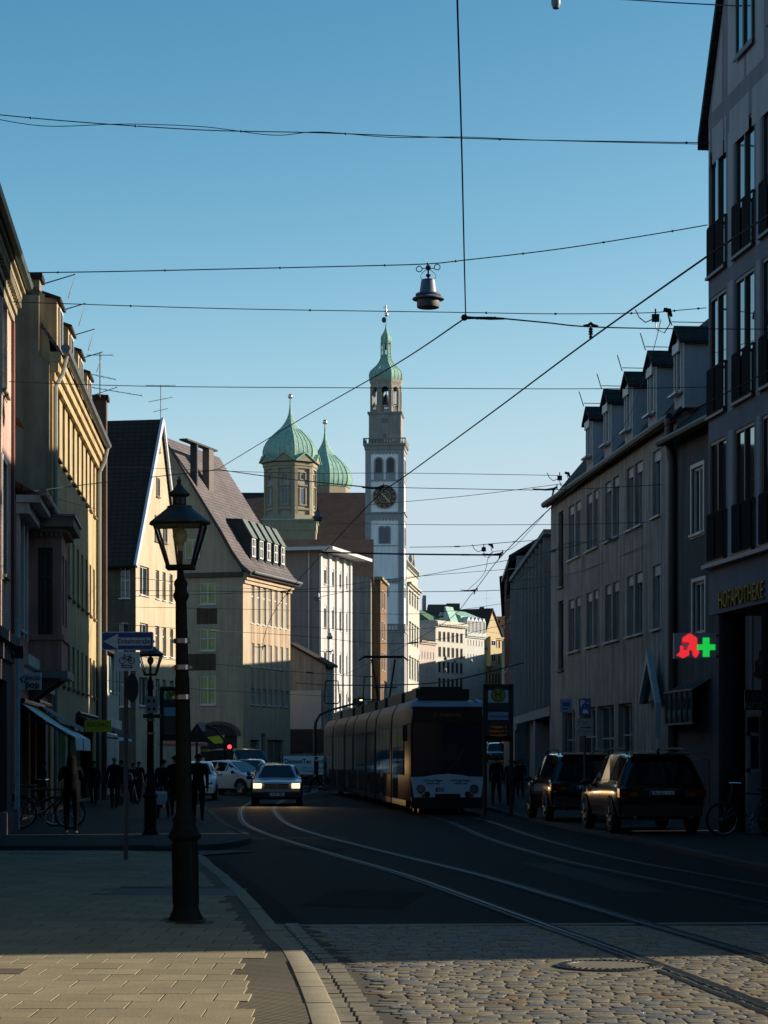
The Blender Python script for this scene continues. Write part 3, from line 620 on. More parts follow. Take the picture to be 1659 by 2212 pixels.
# --- low annex behind the yellow house
H = House('low_shop_house', 'low pale shop building between the yellow house and the dark gabled house', 'building', -11.7, 83.5, (-.03, 1), 1, 0)
ev = H.z(216, 1400); L = H.u(257); ops = [(u - .35, u + .35, H.z(230, 1490), H.z(230, 1410)) for u in spread(H.u(219), H.u(252), 5)]
shell(H, L, 6, ev, ops, [], stucco('grey_green_stucco', (.50, .54, .46)))
for o in ops: window(H.root, H.T, o, 'double', dep=.12)
roof_par(H, L, 6, ev, [(-.25, ev + .06), (3, ev + 1.2), (6.2, ev + .06)], TILE_DARK)
mb = MB(); mb.box(-.1, L + .1, -.12, -.001, 2.9, 3.3, 0, H.T); mb.build('string_course', whs, H.root)
awning('grey blue awning at the low shop building', H, 1., 7., 2.9, 2.45, 1.4, mat('grey_blue_canvas', (.36, .46, .56), .85, var=.1), val=.15)

# --- dark gabled house with the white verge
H = House('steep_gable_house', 'old house with huge dark tiled roof, white verge and cream gable to the street', 'building', -13.12, 115., (.185, 1), 1)
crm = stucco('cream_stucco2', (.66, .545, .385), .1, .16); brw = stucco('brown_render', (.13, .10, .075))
L = H.u(382); ev = H.vz(293, 1198); D = 17.; zr = H.z(340, 908)
row = lambda y0, y1, P: [(H.u(a), H.u(b), H.z(310, y1), H.z(310, y0)) for a, b in P]
ops = row(1223, 1286, ((302, 322), (336, 344), (351, 358), (366, 373))) + row(1346, 1410, ((302, 320), (335, 344), (351, 359), (367, 374))) + row(1463, 1525, ((301, 320), (335, 345), (351, 359), (367, 375)))
nops = [(H.v(281), H.v(259), H.vz(270, 1292), H.vz(270, 1222)), (H.v(277), H.v(256), H.vz(270, 1405), H.vz(270, 1344)), (H.v(281), H.v(258), H.vz(270, 1526), H.vz(270, 1440))]
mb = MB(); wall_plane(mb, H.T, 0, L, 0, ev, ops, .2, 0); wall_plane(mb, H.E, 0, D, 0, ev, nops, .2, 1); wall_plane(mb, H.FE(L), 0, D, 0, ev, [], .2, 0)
gops = [(340, 345, 957, 975), (337.5, 344, 1031, 1072), (334, 343, 1112, 1168), (352, 360, 1118, 1172)]
ru = H.u(346)
gp = [(0, ev), (L, ev), (ru + .12, zr), (ru - .05, zr)]
mb.face([H.T(u, 0, z) for u, z in gp]); mb.face([H.T(u, D, z) for u, z in gp]); mb.face([H.T(0, D, 0), H.T(L, D, 0), H.T(L, D, ev), H.T(0, D, ev)])
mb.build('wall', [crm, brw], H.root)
for o in ops: window(H.root, H.T, o, 'double' if o[1] - o[0] > 1.2 else 'tee', dep=.12, frame=WHITEP, fw=.07)
for o in nops: window(H.root, H.E, o, 'cross', dep=.1)
for a, b, y0, y1 in gops: window(H.root, H.T, (H.u(a), H.u(b), H.z(a, y1), H.z(a, y0)), 'none', dep=-.05, frame=mat('brown_wood', (.12, .06, .035), .6, var=.2), fw=.08)
mb = MB(); off = .22
def slope(u0, z0, u1, z1, d0, d1, m=0, th=.18):
    dx, dz = u1 - u0, z1 - z0; l = math.hypot(dx, dz); nx, nz = -dz / l * th, dx / l * th
    if nz < 0: nx, nz = -nx, -nz
    mb.prism([(u0, z0), (u1, z1), (u1 + nx, z1 + nz), (u0 + nx, z0 + nz)], d0, d1, lambda p, t: H.T(p[0], t, p[1]), m)
slope(-.5, ev - .75, ru, zr + .02, -.12, D + .2); slope(L + .35, ev - .5, ru, zr + .02, -.12, D + .2); mb.build('roof', TILE_DARK, H.root)
mb = MB(); slope(-.5, ev - .75, ru, zr + .02, -.26, -.121, th=.32); slope(L + .3, ev - .45, ru, zr + .02, -.22, -.121, th=.2); mb.build('verge', mat('white_verge', (.55, .58, .66), .5, var=.08), H.root)

# --- big tan corner house with grey roof and five dormers
H = House('tan_corner_house', 'tan corner house with big grey roof, five copper dormers and yellow lit windows', 'building', -9.72, 150., (.29, 1), 1)
H_tan = H; tan = stucco('tan_stucco', (.62, .485, .34), .1, .14); L = H.u(627); ev = H.z(525, 1236); D = 11.4; rd = 5.7; zr = H.vz(355, 945)
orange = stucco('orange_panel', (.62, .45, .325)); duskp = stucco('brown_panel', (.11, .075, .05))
uc = spread(H.u(546), H.u(620), 7); ops = []
rows_ = [(1260, 1349), (1362, 1449), (1455, 1548)]
zr_ = [(H.z(545, b), H.z(545, a)) for a, b in ((1260, 1347), (1359, 1440), (1455, 1522))]
for z0, z1 in zr_: ops += [(u - .36, u + .36, z0, z1) for u in uc]
gf = [(H.u(541), H.u(560), 0, H.z(550, 1598)), (H.u(565), H.u(574), 0, H.z(570, 1585)), (H.u(578), H.u(612), 0, H.z(590, 1598))]
nops = [(H.v(466), H.v(431), H.vz(448, b), H.vz(448, a)) for a, b in ((1258, 1306), (1358, 1406), (1459, 1523))]
att = (H.v(433), H.v(400), H.vz(416, 1207), H.vz(416, 1165))
arch0, arch1, az = H.v(512), H.v(432), H.vz(470, 1572)
mb = MB(); wall_plane(mb, H.T, 0, L, 0, ev, ops + gf, .16); wall_plane(mb, H.E, 0, D, 0, ev, nops + [(arch0, arch1, 0, az - .55)], .35); wall_plane(mb, H.FE(L), 0, D, 0, ev, [])
prof = [(0, ev), (D, ev), (rd + .05, zr - .3), (rd - .05, zr - .3)]
for uu in (0., L): mb.face([H.T(uu, v, z) for v, z in prof])
mb.build('wall', tan, H.root)
for u in uc:
    for z0, z1 in ((zr_[0][0] - 1.35, zr_[0][0] - .12), (zr_[1][0] - 1.5, zr_[1][0] - .2)): mb = MB(); mb.box(u - .36, u + .36, -.012, -.002, z0, z1, 0, H.T); mb.build('facade_panel', orange, H.root)
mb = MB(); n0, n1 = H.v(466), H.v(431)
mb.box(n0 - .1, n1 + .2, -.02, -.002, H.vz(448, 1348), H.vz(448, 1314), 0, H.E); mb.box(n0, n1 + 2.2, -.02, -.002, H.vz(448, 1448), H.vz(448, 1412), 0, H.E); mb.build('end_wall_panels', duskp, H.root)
for o in ops: window(H.root, H.T, o, 'tee', dep=.09, fw=.09)
lit = mat('yellow_curtain', (.44, .40, .13), .6, var=.3, vs=.9)
for o in nops: window(H.root, H.E, o, 'cross', dep=.06, pane=lit, fw=.1)
window(H.root, lambda v, d, z: H.E(v, d - .1, z), att, 'double', dep=.02, pane=lit, fw=.1, sill=False)
for i, o in enumerate(gf): window(H.root, H.T, o, 'none' if i < 2 else 'double', frame=mat('grey_door_frame', (.3, .31, .3), .6, var=.1), pane=mat('brown_door', (.1, .08, .06), .6, var=.2) if i != 1 else GLASS, dep=.15, sill=False, name='door' if i != 1 else 'window')
mb = MB(); n = 12; w_ = (arch1 - arch0) / 2; mid = (arch0 + arch1) / 2
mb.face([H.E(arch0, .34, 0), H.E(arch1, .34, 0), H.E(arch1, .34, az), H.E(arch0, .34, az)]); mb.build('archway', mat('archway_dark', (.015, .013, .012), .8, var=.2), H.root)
mb = MB()
for k in range(n):
    t0, t1 = math.pi * k / n, math.pi * (k + 1) / n
    a = (mid + w_ * math.cos(t0), az - .55 + .75 * math.sin(t0)); b = (mid + w_ * math.cos(t1), az - .55 + .75 * math.sin(t1))
    a2 = (mid + (w_ + .25) * math.cos(t0), az - .55 + 1. * math.sin(t0)); b2 = (mid + (w_ + .25) * math.cos(t1), az - .55 + 1. * math.sin(t1))
    mb.prism([a, b, b2, a2], -.12, -.003, lambda p, t: H.E(p[0], t, p[1])); mb.prism([a, b, (b[0], az - .551), (a[0], az - .551)], -.02, -.006, lambda p, t: H.E(p[0], t, p[1]), 1)
mb.build('arch_surround', [brw, MC['archway_dark']], H.root)
mb = MB(); mb.box(-.02, L, -.15, -.001, ev - .75, ev - .5, 0, H.T); mb.box(-.04, L, -.3, -.001, ev - .5, ev - .25, 0, H.T); mb.box(-.06, L, -.42, -.001, ev - .25, ev - .02, 0, H.T)
mb.box(0, D, -.2, -.001, ev - .3, ev + .02, 1, H.E); mb.build('cornice', [tan, brw], H.root)
def flare(v): return None
prof = [(-.75, ev - .05), (-.1, ev + .5), (.6, ev + 1.45), (1.5, ev + 3.0), (rd, zr), (D - 1.5, ev + 3.0), (D - .6, ev + 1.45), (D + .1, ev + .5), (D + .7, ev - .05)]
mb = MB(); up = prof; lo = [(v + (.14 if v < rd else -.14 if v > rd else 0), z - .2) for v, z in prof][::-1]
def rf(p, t): return H.T(t, p[0], p[1])
n = len(up); allp = up + lo
for k in range(n - 1): mb.prism([up[k], up[k + 1], lo[n - 2 - k], lo[n - 1 - k]], -.25, L + .45, rf)
mb.build('roof', TILE_GREY, H.root)
mb = MB()
for k in range(n - 1): mb.prism([up[k], up[k + 1], lo[n - 2 - k], lo[n - 1 - k]], -.42, -.251, rf)
mb.build('verge_board', mat('verge_brown', (.045, .035, .03), .7, var=.2), H.root)
gutter(H, L, ev - .02, -.85, .1, ZINC)
for k, px in enumerate((546.5, 563, 579, 594.5, 609.5)):
    zt_ = ev + 2.75; uu = H.u(px, .3); zf = ev + 1.3
    mb = MB(); mb.prism([(.3, zf - .3), (.3, zt_), (.95, zt_ + 1.15), (2.9, zt_ + 1.25), (2.9, zf - .3)], uu - .44, uu + .44, rf); dm = mb.build('dormer', mat('dormer_slate', (.02, .022, .022), .8, var=.3), H.root)
    mb = MB(); mb.prism([(.12, zt_ - .12), (.92, zt_ + 1.22), (1.0, zt_ + 1.18), (.22, zt_ - .14)], uu - .5, uu + .5, rf); mb.prism([(.92, zt_ + 1.22), (3.0, zt_ + 1.34), (3.0, zt_ + 1.26), (.96, zt_ + 1.155)], uu - .5, uu + .5, rf, 1); mb.build('dormer_roof', [mat('dull_copper_roof', (.10, .125, .112), .75, var=.2), MC['dormer_slate']], dm)
    window(dm, H.T, (uu - .38, uu + .38, zf, zt_ - .12), 'cross', dep=.22, sill=False, fw=.1)
vc = rd - 2.; zc_ = H.z(425, 962, vc)
for p0, p1, nm in ((411, 428, 'dark_chimney'), (436, 463, 'tan_chimney')):
    a = H.u((p0 + p1) / 2, vc); b = .12 if nm[0] == 'd' else .45; mb = MB(); mb.box(a - b, a + b, vc - .25, vc + .25, zr - 4.2, zc_, 0, H.T)
    mb.build('chimney', mat(nm, (.03, .028, .03) if nm[0] == 'd' else (.12, .10, .085), .8, var=.2), H.root)
a, b = H.u(396, vc), H.u(462, vc); mb = MB(); mb.box(a, b, vc - .3, vc + .3, zc_ + .001, zc_ + .12, 0, H.T); mb.build('chimney_slab', MC['dark_chimney'], H.root)

# --- small low gabled house squeezed in between
H = House('low_gable_house', 'small low house with sloping grey roof between the tan and the white office buildings', 'building', -6.95, 166., (.29, 1), 1)
g2 = stucco('grey_stucco_low', (.42, .40, .37)); v0 = 0.
zl = H.vz(630, 1391); zr_e = H.vz(686, 1434)
mb = MB(); L = 2.2
pts = [(-2.6, 0), (-2.6, zr_e), (.4, zl), (3.5, zr_e + 2), (3.5, 0)]
mb.face([H.E(v, 0, z) for v, z in pts]); mb.face([H.T(0, -2.6, 0), H.T(L, -2.6, 0), H.T(L, -2.6, zr_e), H.T(0, -2.6, zr_e)]); mb.face([H.E(v, L, z) for v, z in pts]); mb.build('wall', g2, H.root)
mb = MB(); mb.prism([(-2.9, zr_e - .25), (.4, zl), (.4, zl + .18), (-2.9, zr_e - .05)], -.2, L, rf); mb.prism([(.4, zl), (3.6, zr_e + 1.9), (3.6, zr_e + 2.1), (.4, zl + .18)], -.2, L, rf); mb.build('roof', TILE_DARK, H.root)
mb = MB(); mb.box(-2.3, .4, -.14, -.002, H.vz(650, 1575), H.vz(650, 1492), 0, H.E); mb.build('white_panel', WHITEP, H.root)
mb = MB(); mb.box(-2.6, 3.4, -.16, -.002, H.vz(650, 1625), H.vz(650, 1578), 0, H.E); mb.build('fascia', DARKP, H.root)

# --- white ribbed office building
H = House('ribbed_office_building', 'white flat-roofed office block with vertical ribs and narrow windows', 'building', -5.33, 180., (.27, 1), 1)
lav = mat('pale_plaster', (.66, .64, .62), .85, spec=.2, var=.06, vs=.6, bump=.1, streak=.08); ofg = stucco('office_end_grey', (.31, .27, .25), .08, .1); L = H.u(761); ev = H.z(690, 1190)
cols = [(700, 705.5), (716, 721.5), (731, 737), (746, 750.5)]; ops = []
for i, (a, b) in enumerate(((1225, 1262), (1308, 1357), (1403, 1452), (1489, 1548))):
    for c, d in cols: ops.append((H.u(c), H.u(d), H.z(704, b), H.z(704, a)))
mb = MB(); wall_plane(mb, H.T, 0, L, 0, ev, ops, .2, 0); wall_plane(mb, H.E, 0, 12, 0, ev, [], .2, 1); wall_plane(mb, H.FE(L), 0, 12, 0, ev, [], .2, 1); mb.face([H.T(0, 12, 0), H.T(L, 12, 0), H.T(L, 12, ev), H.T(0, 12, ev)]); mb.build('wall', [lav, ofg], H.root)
for o in ops: window(H.root, H.T, o, 'none', dep=.1, frame=WHITEP, fw=.07, blind=.25, sillm=WHITEP)
for a, b in ((689.5, 693), (708, 713), (724, 729), (739.5, 744), (754, 757)):
    mb = MB(); mb.box(H.u(a), H.u(b), -.16, -.001, 3.6, ev - .02, 0, H.T); mb.build('rib', WHITEP, H.root)
mb = MB(); mb.box(-1.2, L + 1.1, -1.5, 12.3, ev, ev + .25, 0, H.T); mb.box(-.9, L + .8, -1.1, 12., ev + .25, ev + .36, 1, H.T); mb.build('roof', [WHITEP, ZINC], H.root)
pipe(H, [H.E(.9, -.1, 0), H.E(.9, -.1, ev)], .07, WHITEP)
mb = MB(); mb.box(-.2, L, -.3, -.001, 3.2, 3.6, 0, H.T); mb.build('canopy', DARKP, H.root)

# --- brown roofed town house behind, with orange slip of a facade
H = House('brown_roof_house', 'brown tiled town house rising behind the white office block', 'building', -1.3, 215., (.0, 1), 1)
ev = H.vz(765, 1245); zr = H.vz(700, 1150)
mb = MB(); wall_plane(mb, H.T, 0, 14, 0, ev, [], .2); wall_plane(mb, H.E, 0, 13, 0, ev, [], .2); wall_plane(mb, H.FE(14), 0, 13, 0, ev, [], .2); mb.build('wall', stucco('greige_stucco', (.34, .31, .27)), H.root)
mb = MB(); mb.prism([(0, ev - .1), (7, zr), (14, ev - .1)], -.25, 13, lambda p, t: H.T(p[0], t, p[1])); mb.build('roof', TILE_BROWN, H.root)
H = House('orange_house', 'narrow orange house squeezed beside the clock tower', 'building', at(803, 0, 232).x, 232., (.08, 1), 1)
ev = H.vz(803, 1252); wd = (822 - 803) * 232 / F
mb = MB(); mb.box(0, 9, -wd, 5, 0, ev, 0, H.T); mb.build('wall', stucco('orange_stucco', (.34, .21, .12)), H.root)
mb = MB(); mb.box(-.2, 9.2, -wd - .25, 5, ev, ev + .3, 0, H.T); mb.build('cornice', cornm, H.root)
for k in range(4):
    z0 = ev - 3 - k * 3.3; window(H.root, lambda u, d, z: H.T(u, d - wd, z), (1.5, 2.6, z0, z0 + 2), 'double', dep=-.06); window(H.root, lambda u, d, z: H.T(u, d - wd, z), (4.5, 5.6, z0, z0 + 2), 'double', dep=-.06)
# ================================================================ TOWN HALL with two onion domes
YR = 400.; k_ = YR / F
def rz(py, Y=YR): return EYE + (HY - py) * Y / F
Tz = lambda zy: (1200 + zy / 1.659) / 1.8517            # zoom row -> frame row
th = thing('town_hall', 'town hall with long brown tiled roof and two green onion domed towers', 'building', (at(650, 0, YR).x, YR, 3.4))
o0 = th.location
def loc(p): return (p[0] - o0.x, p[1] - o0.y, p[2] - o0.z)
cream2 = stucco('cream_tower_stucco', (.50, .44, .31), .1, .12); whs2 = stucco('pale_panel_stucco', (.56, .52, .46))
mb = MB(); xl, xr = at(470, 0, YR).x, at(800, 0, YR).x; zb0 = 3.4; ze = rz(1180); zt = rz(1047)
mb.box(xl - o0.x, xr - o0.x, -6, 30, 0, ze - o0.z); mb.build('wall', cream2, th)
mb = MB(); mb.prism([(-8, ze - 1.5 - o0.z), (12, zt - o0.z), (32, ze - 1.5 - o0.z)], xl - 4 - o0.x, xr + 2 - o0.x, lambda p, t: (t, p[0], p[1])); mb.build('roof', tiles('town_hall_tiles', (.05, .034, .032), (.075, .052, .047), .55, .5), th)
def onion(name, pxc, dy, Y, body):
    """one octagonal tower: body, cornice, pediments, onion dome, spike and gilded ball"""
    s = Y / F; cx = (pxc - CX) * s; rot = R(12 - 90)
    Z = lambda zy: rz(Tz(zy) + dy, Y); P = lambda hw: hw * .3255 * s
    tw = bpy.data.objects.new('domed_tower', None); C.objects.link(tw); tw.parent = th; tw.location = (cx - o0.x, Y - o0.y, 0)
    B = lambda z: z - o0.z
    prof = [(P(170), B(Z(1078))), (P(181), B(Z(1045))), (P(183), B(Z(1015))), (P(176), B(Z(985))), (P(160), B(Z(952))), (P(130), B(Z(915))), (P(92), B(Z(880))), (P(62), B(Z(848))), (P(38), B(Z(815))), (P(22), B(Z(785))), (P(12), B(Z(755))), (P(6), B(Z(715))), (P(3.5), B(Z(655)))]
    sp_ = []
    for a, b in zip(prof, prof[1:]):
        for q in range(2): sp_.append((a[0] + (b[0] - a[0]) * q / 2, a[1] + (b[1] - a[1]) * q / 2))
    sp_.append(prof[-1]); mb = MB(); mb.lathe(sp_, 8, rot=rot)
    mb.build('onion_dome', COPPER, tw, 24)
    mb = MB()                                            # standing seams of the copper sheet
    for e in range(8):
        for f in (0., .25, .5, .75):
            pts = []
            for r, z in sp_[:14]:
                a0, a1 = rot + 2 * math.pi * e / 8, rot + 2 * math.pi * (e + 1) / 8
                pts.append((r * 1.004 * (math.cos(a0) * (1 - f) + math.cos(a1) * f), r * 1.004 * (math.sin(a0) * (1 - f) + math.sin(a1) * f), z))
            mb.tube(pts, .055 if f else .09, 4)
    mb.build('copper_seams', mat('verdigris_dark', (.18, .35, .29), .7, var=.2), tw)
    mb = MB(); mb.ball((0, 0, B(Z(640))), P(16.5), 14); mb.tube([(0, 0, B(Z(660))), (0, 0, B(Z(610)))], .05, 5); mb.build('gilded_ball', mat('pale_gold', (.8, .62, .5), .3, metal=1., var=.08), tw, 60)
    if not body:
        mb = MB(); mb.lathe([(P(165), B(Z(1300))), (P(165), B(Z(1080)))], 8, rot=rot); mb.build('tower_wall', cream2, tw); return
    r = P(172); c8 = math.cos(math.pi / 8)
    mb = MB(); mb.lathe([(r * .97, B(Z(1480))), (r * .97, B(Z(1100)))], 8, rot=rot); mb.build('tower_wall', whs2, tw)
    mb = MB()                                            # pilasters on corners, base, cornice
    for e in range(8):
        a = rot + 2 * math.pi * e / 8; ca, sa = math.cos(a), math.sin(a); q = P(22)
        mb.prism([(r * .93, -q), (r * 1.0, -q), (r * 1.03, 0), (r * 1.0, q), (r * .93, q)], B(Z(1478)), B(Z(1132)), lambda p, t: (p[0] * ca - p[1] * sa, p[0] * sa + p[1] * ca, t))
    for z0, z1, k in ((1475, 1440, 1.06), (1408, 1395, 1.04), (1135, 1118, 1.04), (1118, 1095, 1.075)): mb.lathe([(r * k, B(Z(z0))), (r * k, B(Z(z1)))], 8, rot=rot)
    mb.build('tower_trim', cream2, tw)
    for e in range(8):                                   # per face: pediment, arched window, round window
        a = rot + 2 * math.pi * (e + .5) / 8; ca, sa = math.cos(a), math.sin(a); ap = r * c8 * .97
        def S(x, d, z): return ((ap + d) * ca - x * sa, (ap + d) * sa + x * ca, B(z))
        hw = P(62)
        mb = MB(); mb.prism([(-hw * 1.15, Z(1090)), (hw * 1.15, Z(1090)), (0, Z(1042))], -.3, .95, lambda p, t: S(p[0], t, p[1])); mb.build('pediment', [cream2], tw)
        mb = MB(); mb.prism([(-hw * 1.25, Z(1092)), (0, Z(1038)), (hw * 1.25, Z(1092)), (hw * 1.25, Z(1086)), (0, Z(1030)), (-hw * 1.25, Z(1086))], -.3, 1.15, lambda p, t: S(p[0], t, p[1])); mb.build('pediment_roof', COPPER, tw)
        if ca * 0 + sa < .3:
            ww = P(17); n = 8; zs = Z(1285)
            arch = [(-ww, Z(1362)), (ww, Z(1362))] + [(ww * math.cos(math.pi * k / n), zs + ww * math.sin(math.pi * k / n)) for k in range(n + 1)]
            mb = MB(); mb.prism(arch, .02, .06, lambda p, t: S(p[0], t, p[1])); wn = mb.build('window', mat('blue_leaded_glass', (.06, .1, .16), .25, var=.3), tw)
            W2 = ww * 1.6; arch2 = [(-W2, Z(1372)), (W2, Z(1372)), (W2, Z(1255)), (-W2, Z(1255))]
            mb = MB(); mb.box(-W2, -ww, .0, .18, Z(1372), Z(1262), 0, S); mb.box(ww, W2, .0, .18, Z(1372), Z(1262), 0, S); mb.box(-W2 * 1.2, W2 * 1.2, 0, .3, Z(1252), Z(1242), 0, S); mb.box(-W2 * 1.1, W2 * 1.1, 0, .22, Z(1380), Z(1370), 0, S); mb.build('window_surround', cream2, wn)
            mb = MB(); mb.prism([(P(15) * math.cos(2 * math.pi * k / 14), Z(1188) + P(15) * math.sin(2 * math.pi * k / 14)) for k in range(14)], .02, .08, lambda p, t: S(p[0], t, p[1])); rw = mb.build('round_window', GLASS, tw)
            mb = MB(); mb.box(-P(26), P(26), .0, .2, Z(1165), Z(1158), 0, S); mb.box(-P(26), -P(17), .0, .15, Z(1208), Z(1165), 0, S); mb.box(P(17), P(26), .0, .15, Z(1208), Z(1165), 0, S); mb.build('window_surround', cream2, rw)
    mb = MB(); q = P(178); mb.box(-q, q * 1.0, -q, q, B(Z(1545)), B(Z(1482))); mb.box(-q * 1.04, q * 1.04, -q * 1.04, q * 1.04, B(Z(1482)), B(Z(1472)), 1); mb.box(-q * .98, q * .98, -q * .98, q * .98, B(Z(1700)), B(Z(1545))); mb.build('tower_base', [cream2, COPPER], tw)
onion('front', 627, 0, 395., True); onion('rear', 702, 55.3, 418., False)
mb = MB(); c = at(475, 1022, 397); mb.ball(loc(c), .55, 10, sc=(.6, .6, 1.6)); mb.tube([loc(at(475, 1060, 397)), loc(at(475, 1030, 397))], .25, 6); mb.build('pine_finial', COPPER, th, 60)

# ================================================================ CLOCK TOWER
YT = 331.; sT = YT / F; pt = thing('clock_tower', 'tall slim white and grey clock tower with green copper cupola', 'tower', (at(834, 0, YT).x, YT, gz(YT)), R(-4.5))
oz = gz(YT); TZ = lambda zy: rz(Tz(zy), YT) - oz; TP = lambda hw: hw * .3255 * sT
S2 = lambda v: rz((2000 + v / 1.8433) / 1.8517, YT) - oz          # rows measured in the lower close-up
hw = 2.93
stone = stucco('tower_grey_stone', (.34, .325, .31), .14, .2); tgrey = stucco('tower_grey_plaster', (.31, .325, .34), .08, .12); twhite = mat('tower_white_plaster', (.86, .88, .90), .9, spec=.2, var=.04, vs=.5, streak=.1)
mb = MB(); mb.box(-hw + .12, hw - .12, -hw + .12, hw - .12, 0, TZ(1010)); mb.build('wall', twhite, pt)
mb = MB()
pil = hw * .29
for sx in (-1, 1):
    for sy in (-1, 1):
        x0, x1 = sorted((sx * hw, sx * (hw - pil))); y0, y1 = sorted((sy * hw, sy * (hw - pil))); mb.box(x0, x1, y0, y1, S2(970), TZ(1008))
def sides(fn):
    for q in range(4):
        a = q * math.pi / 2; ca, sa = math.cos(a), math.sin(a)
        fn(lambda x, d, z: (x * ca - (-hw - d) * sa, x * sa + (-hw - d) * ca, z))
def bands(T):
    e = .03
    w0 = hw - pil - .002
    mb.box(-w0, w0, -.12 + .001, -.005, TZ(1030), TZ(1009), 0, T); mb.box(-w0, w0, -.119, -.005, TZ(1466), TZ(1432), 0, T); mb.box(-w0, w0, -.119, -.005, S2(617), S2(592), 0, T)
    mb.box(-w0, w0, -.119, .02, TZ(1218), TZ(1208), 0, T); mb.box(-w0, w0, -.119, .02, S2(352), S2(346), 0, T)
    for zz in (TZ(1030), TZ(1466), S2(617)):
        for k in range(8):
            c = -w0 + (k + .5) * 2 * w0 / 8; mb.prism([(c - .2, zz), (c + .2, zz), (c + .13, zz - .2), (c, zz - .27), (c - .13, zz - .2)], -.119, -.01, lambda p, t: T(p[0], t, p[1]))
sides(bands); mb.build('grey_pilasters', tgrey, pt)
mb = MB()
for z0, z1, k in ((TZ(1010), TZ(985), 1.04), (TZ(985), TZ(978), 1.1), (TZ(1432), TZ(1424), 1.05)):
    q = hw * k; mb.box(-q, q, -q, q, z0, z1)
mb.build('cornice', stone, pt)
mb = MB(); q = hw * 1.055; mb.box(-q, q, -q, q, TZ(1424), TZ(1420)); mb.build('copper_ledge', COPPER, pt)
darkgl = mat('tower_dark_glass', (.03, .022, .03), .4, var=.2); bluegl = mat('tower_blue_glass', (.04, .06, .1), .2, var=.4, vs=3)
def arched(T, xc, w2, z0, z1, pane, rim=.28, below=0.):
    n = 10; zs = z1 - w2
    def ar(w3, z00): return [(xc - w3, z00), (xc + w3, z00)] + [(xc + w3 * math.cos(math.pi * k / n), zs + w3 * math.sin(math.pi * k / n)) for k in range(n + 1)]
    mb = MB(); mb.prism(ar(w2 + rim, z0 - below), -.119, -.04, lambda p, t: T(p[0], t, p[1])); fr = mb.build('window', tgrey, pt)
    mb = MB(); mb.prism(ar(w2, z0), -.039, -.02, lambda p, t: T(p[0], t, p[1])); mb.build('pane', pane, fr)
def wins(T):
    for sx in (-1, 1):
        arched(T, sx * TP(39), TP(22), TZ(1160), TZ(1066), darkgl, TP(10), TP(48))
        arched(T, sx * .43 * 1.0, .33, S2(335), S2(212), bluegl, .17); arched(T, sx * .39 - .25, .28, S2(722), S2(652), bluegl, .12)
sides(wins)
ck = bpy.data.objects.new('clock', None); C.objects.link(ck); ck.parent = pt; ck.location = (0, -hw, TZ(1320))
cr = TP(79); dk = mat('clock_black', (.018, .018, .02), .5, var=.1); cg = mat('clock_gold', (.38, .285, .15), .4, metal=.4, var=.15)
Cy = lambda x, y, z: (x, y, z)
mb = MB(); mb.prism([(cr * math.cos(2 * math.pi * k / 48), cr * math.sin(2 * math.pi * k / 48)) for k in range(48)], -.10, .1, lambda p, t: (p[0], t, p[1])); mb.build('dial', dk, ck)
mb = MB()
for r0, r1 in ((.955, 1.0), (.66, .675), (.47, .51), (.27, .30)):
    rows = [[(cr * r * math.cos(2 * math.pi * k / 48), -.13, cr * r * math.sin(2 * math.pi * k / 48)) for k in range(49)] for r in (r0, r1)]; mb.grid(rows)
mb.build('dial_rings', cg, ck)
ROM = {12: 'XII', 1: 'I', 2: 'II', 3: 'III', 4: 'IV', 5: 'V', 6: 'VI', 7: 'VII', 8: 'VIII', 9: 'IX', 10: 'X', 11: 'XI'}
for h_, s_ in ROM.items():
    a = R(h_ * 30); x, z = cr * .81 * math.sin(a), cr * .81 * math.cos(a)
    text('numeral', s_, cr * .26, cg, ck, frameM((x, -.14, z), (math.cos(a), 0, -math.sin(a)), (math.sin(a), 0, math.cos(a))), .004, sx=.85, bold=.004)
mb = MB()
for ang, ln, wd in ((137, .62, .07), (318, .42, .05)):
    a = R(ang); dx, dz = math.sin(a), math.cos(a); w_ = cr * wd
    mb.prism([(-dz * w_ - dx * .15 * cr, dx * w_ - dz * .15 * cr), (dz * w_ - dx * .15 * cr, -dx * w_ - dz * .15 * cr), (dz * w_ + dx * ln * cr, -dx * w_ + dz * ln * cr), (dx * (ln + .12) * cr, dz * (ln + .12) * cr), (-dz * w_ + dx * ln * cr, dx * w_ + dz * ln * cr)], -.18, -.15, lambda p, t: (p[0], t, p[1]))
mb.ball((0, -.16, 0), cr * .12, 10, sc=(1, .3, 1)); mb.build('clock_hands', cg, ck)
# gallery, square stone stage, octagonal belfry
def balustrade(q, z0, z1, m, n=13, nm='balustrade', par=pt):
    mb = MB(); t = .16
    for zz0, zz1 in ((z0, z0 + .14), (z1 - .16, z1)):
        for T in ():
            pass
        mb.box(-q, q, -q, -q + t, zz0, zz1); mb.box(-q, q, q - t, q, zz0, zz1); mb.box(-q, -q + t, -q + t, q - t, zz0, zz1); mb.box(q - t, q, -q + t, q - t, zz0, zz1)
    for k in range(n):
        c = -q + .08 + (2 * q - .16) * k / (n - 1); w_ = .13 if k in (0, n - 1, n // 2) else .075
        for x, y in ((c, -q + t / 2), (c, q - t / 2), (-q + t / 2, c), (q - t / 2, c)): mb.lathe([(w_ * .8, z0 + .14), (w_ * 1.2, z0 + .3), (w_ * .7, (z0 + z1) / 2 + .1), (w_, z1 - .16)], 6, c=(x, y, 0))
    return mb.build(nm, m, par)
mb = MB(); mb.box(-hw * 1.12, hw * 1.12, -hw * 1.12, hw * 1.12, TZ(978) + .001, TZ(975)); mb.build('gallery_floor', stone, pt)
balustrade(hw * 1.1, TZ(975), TZ(934), stone, 17)
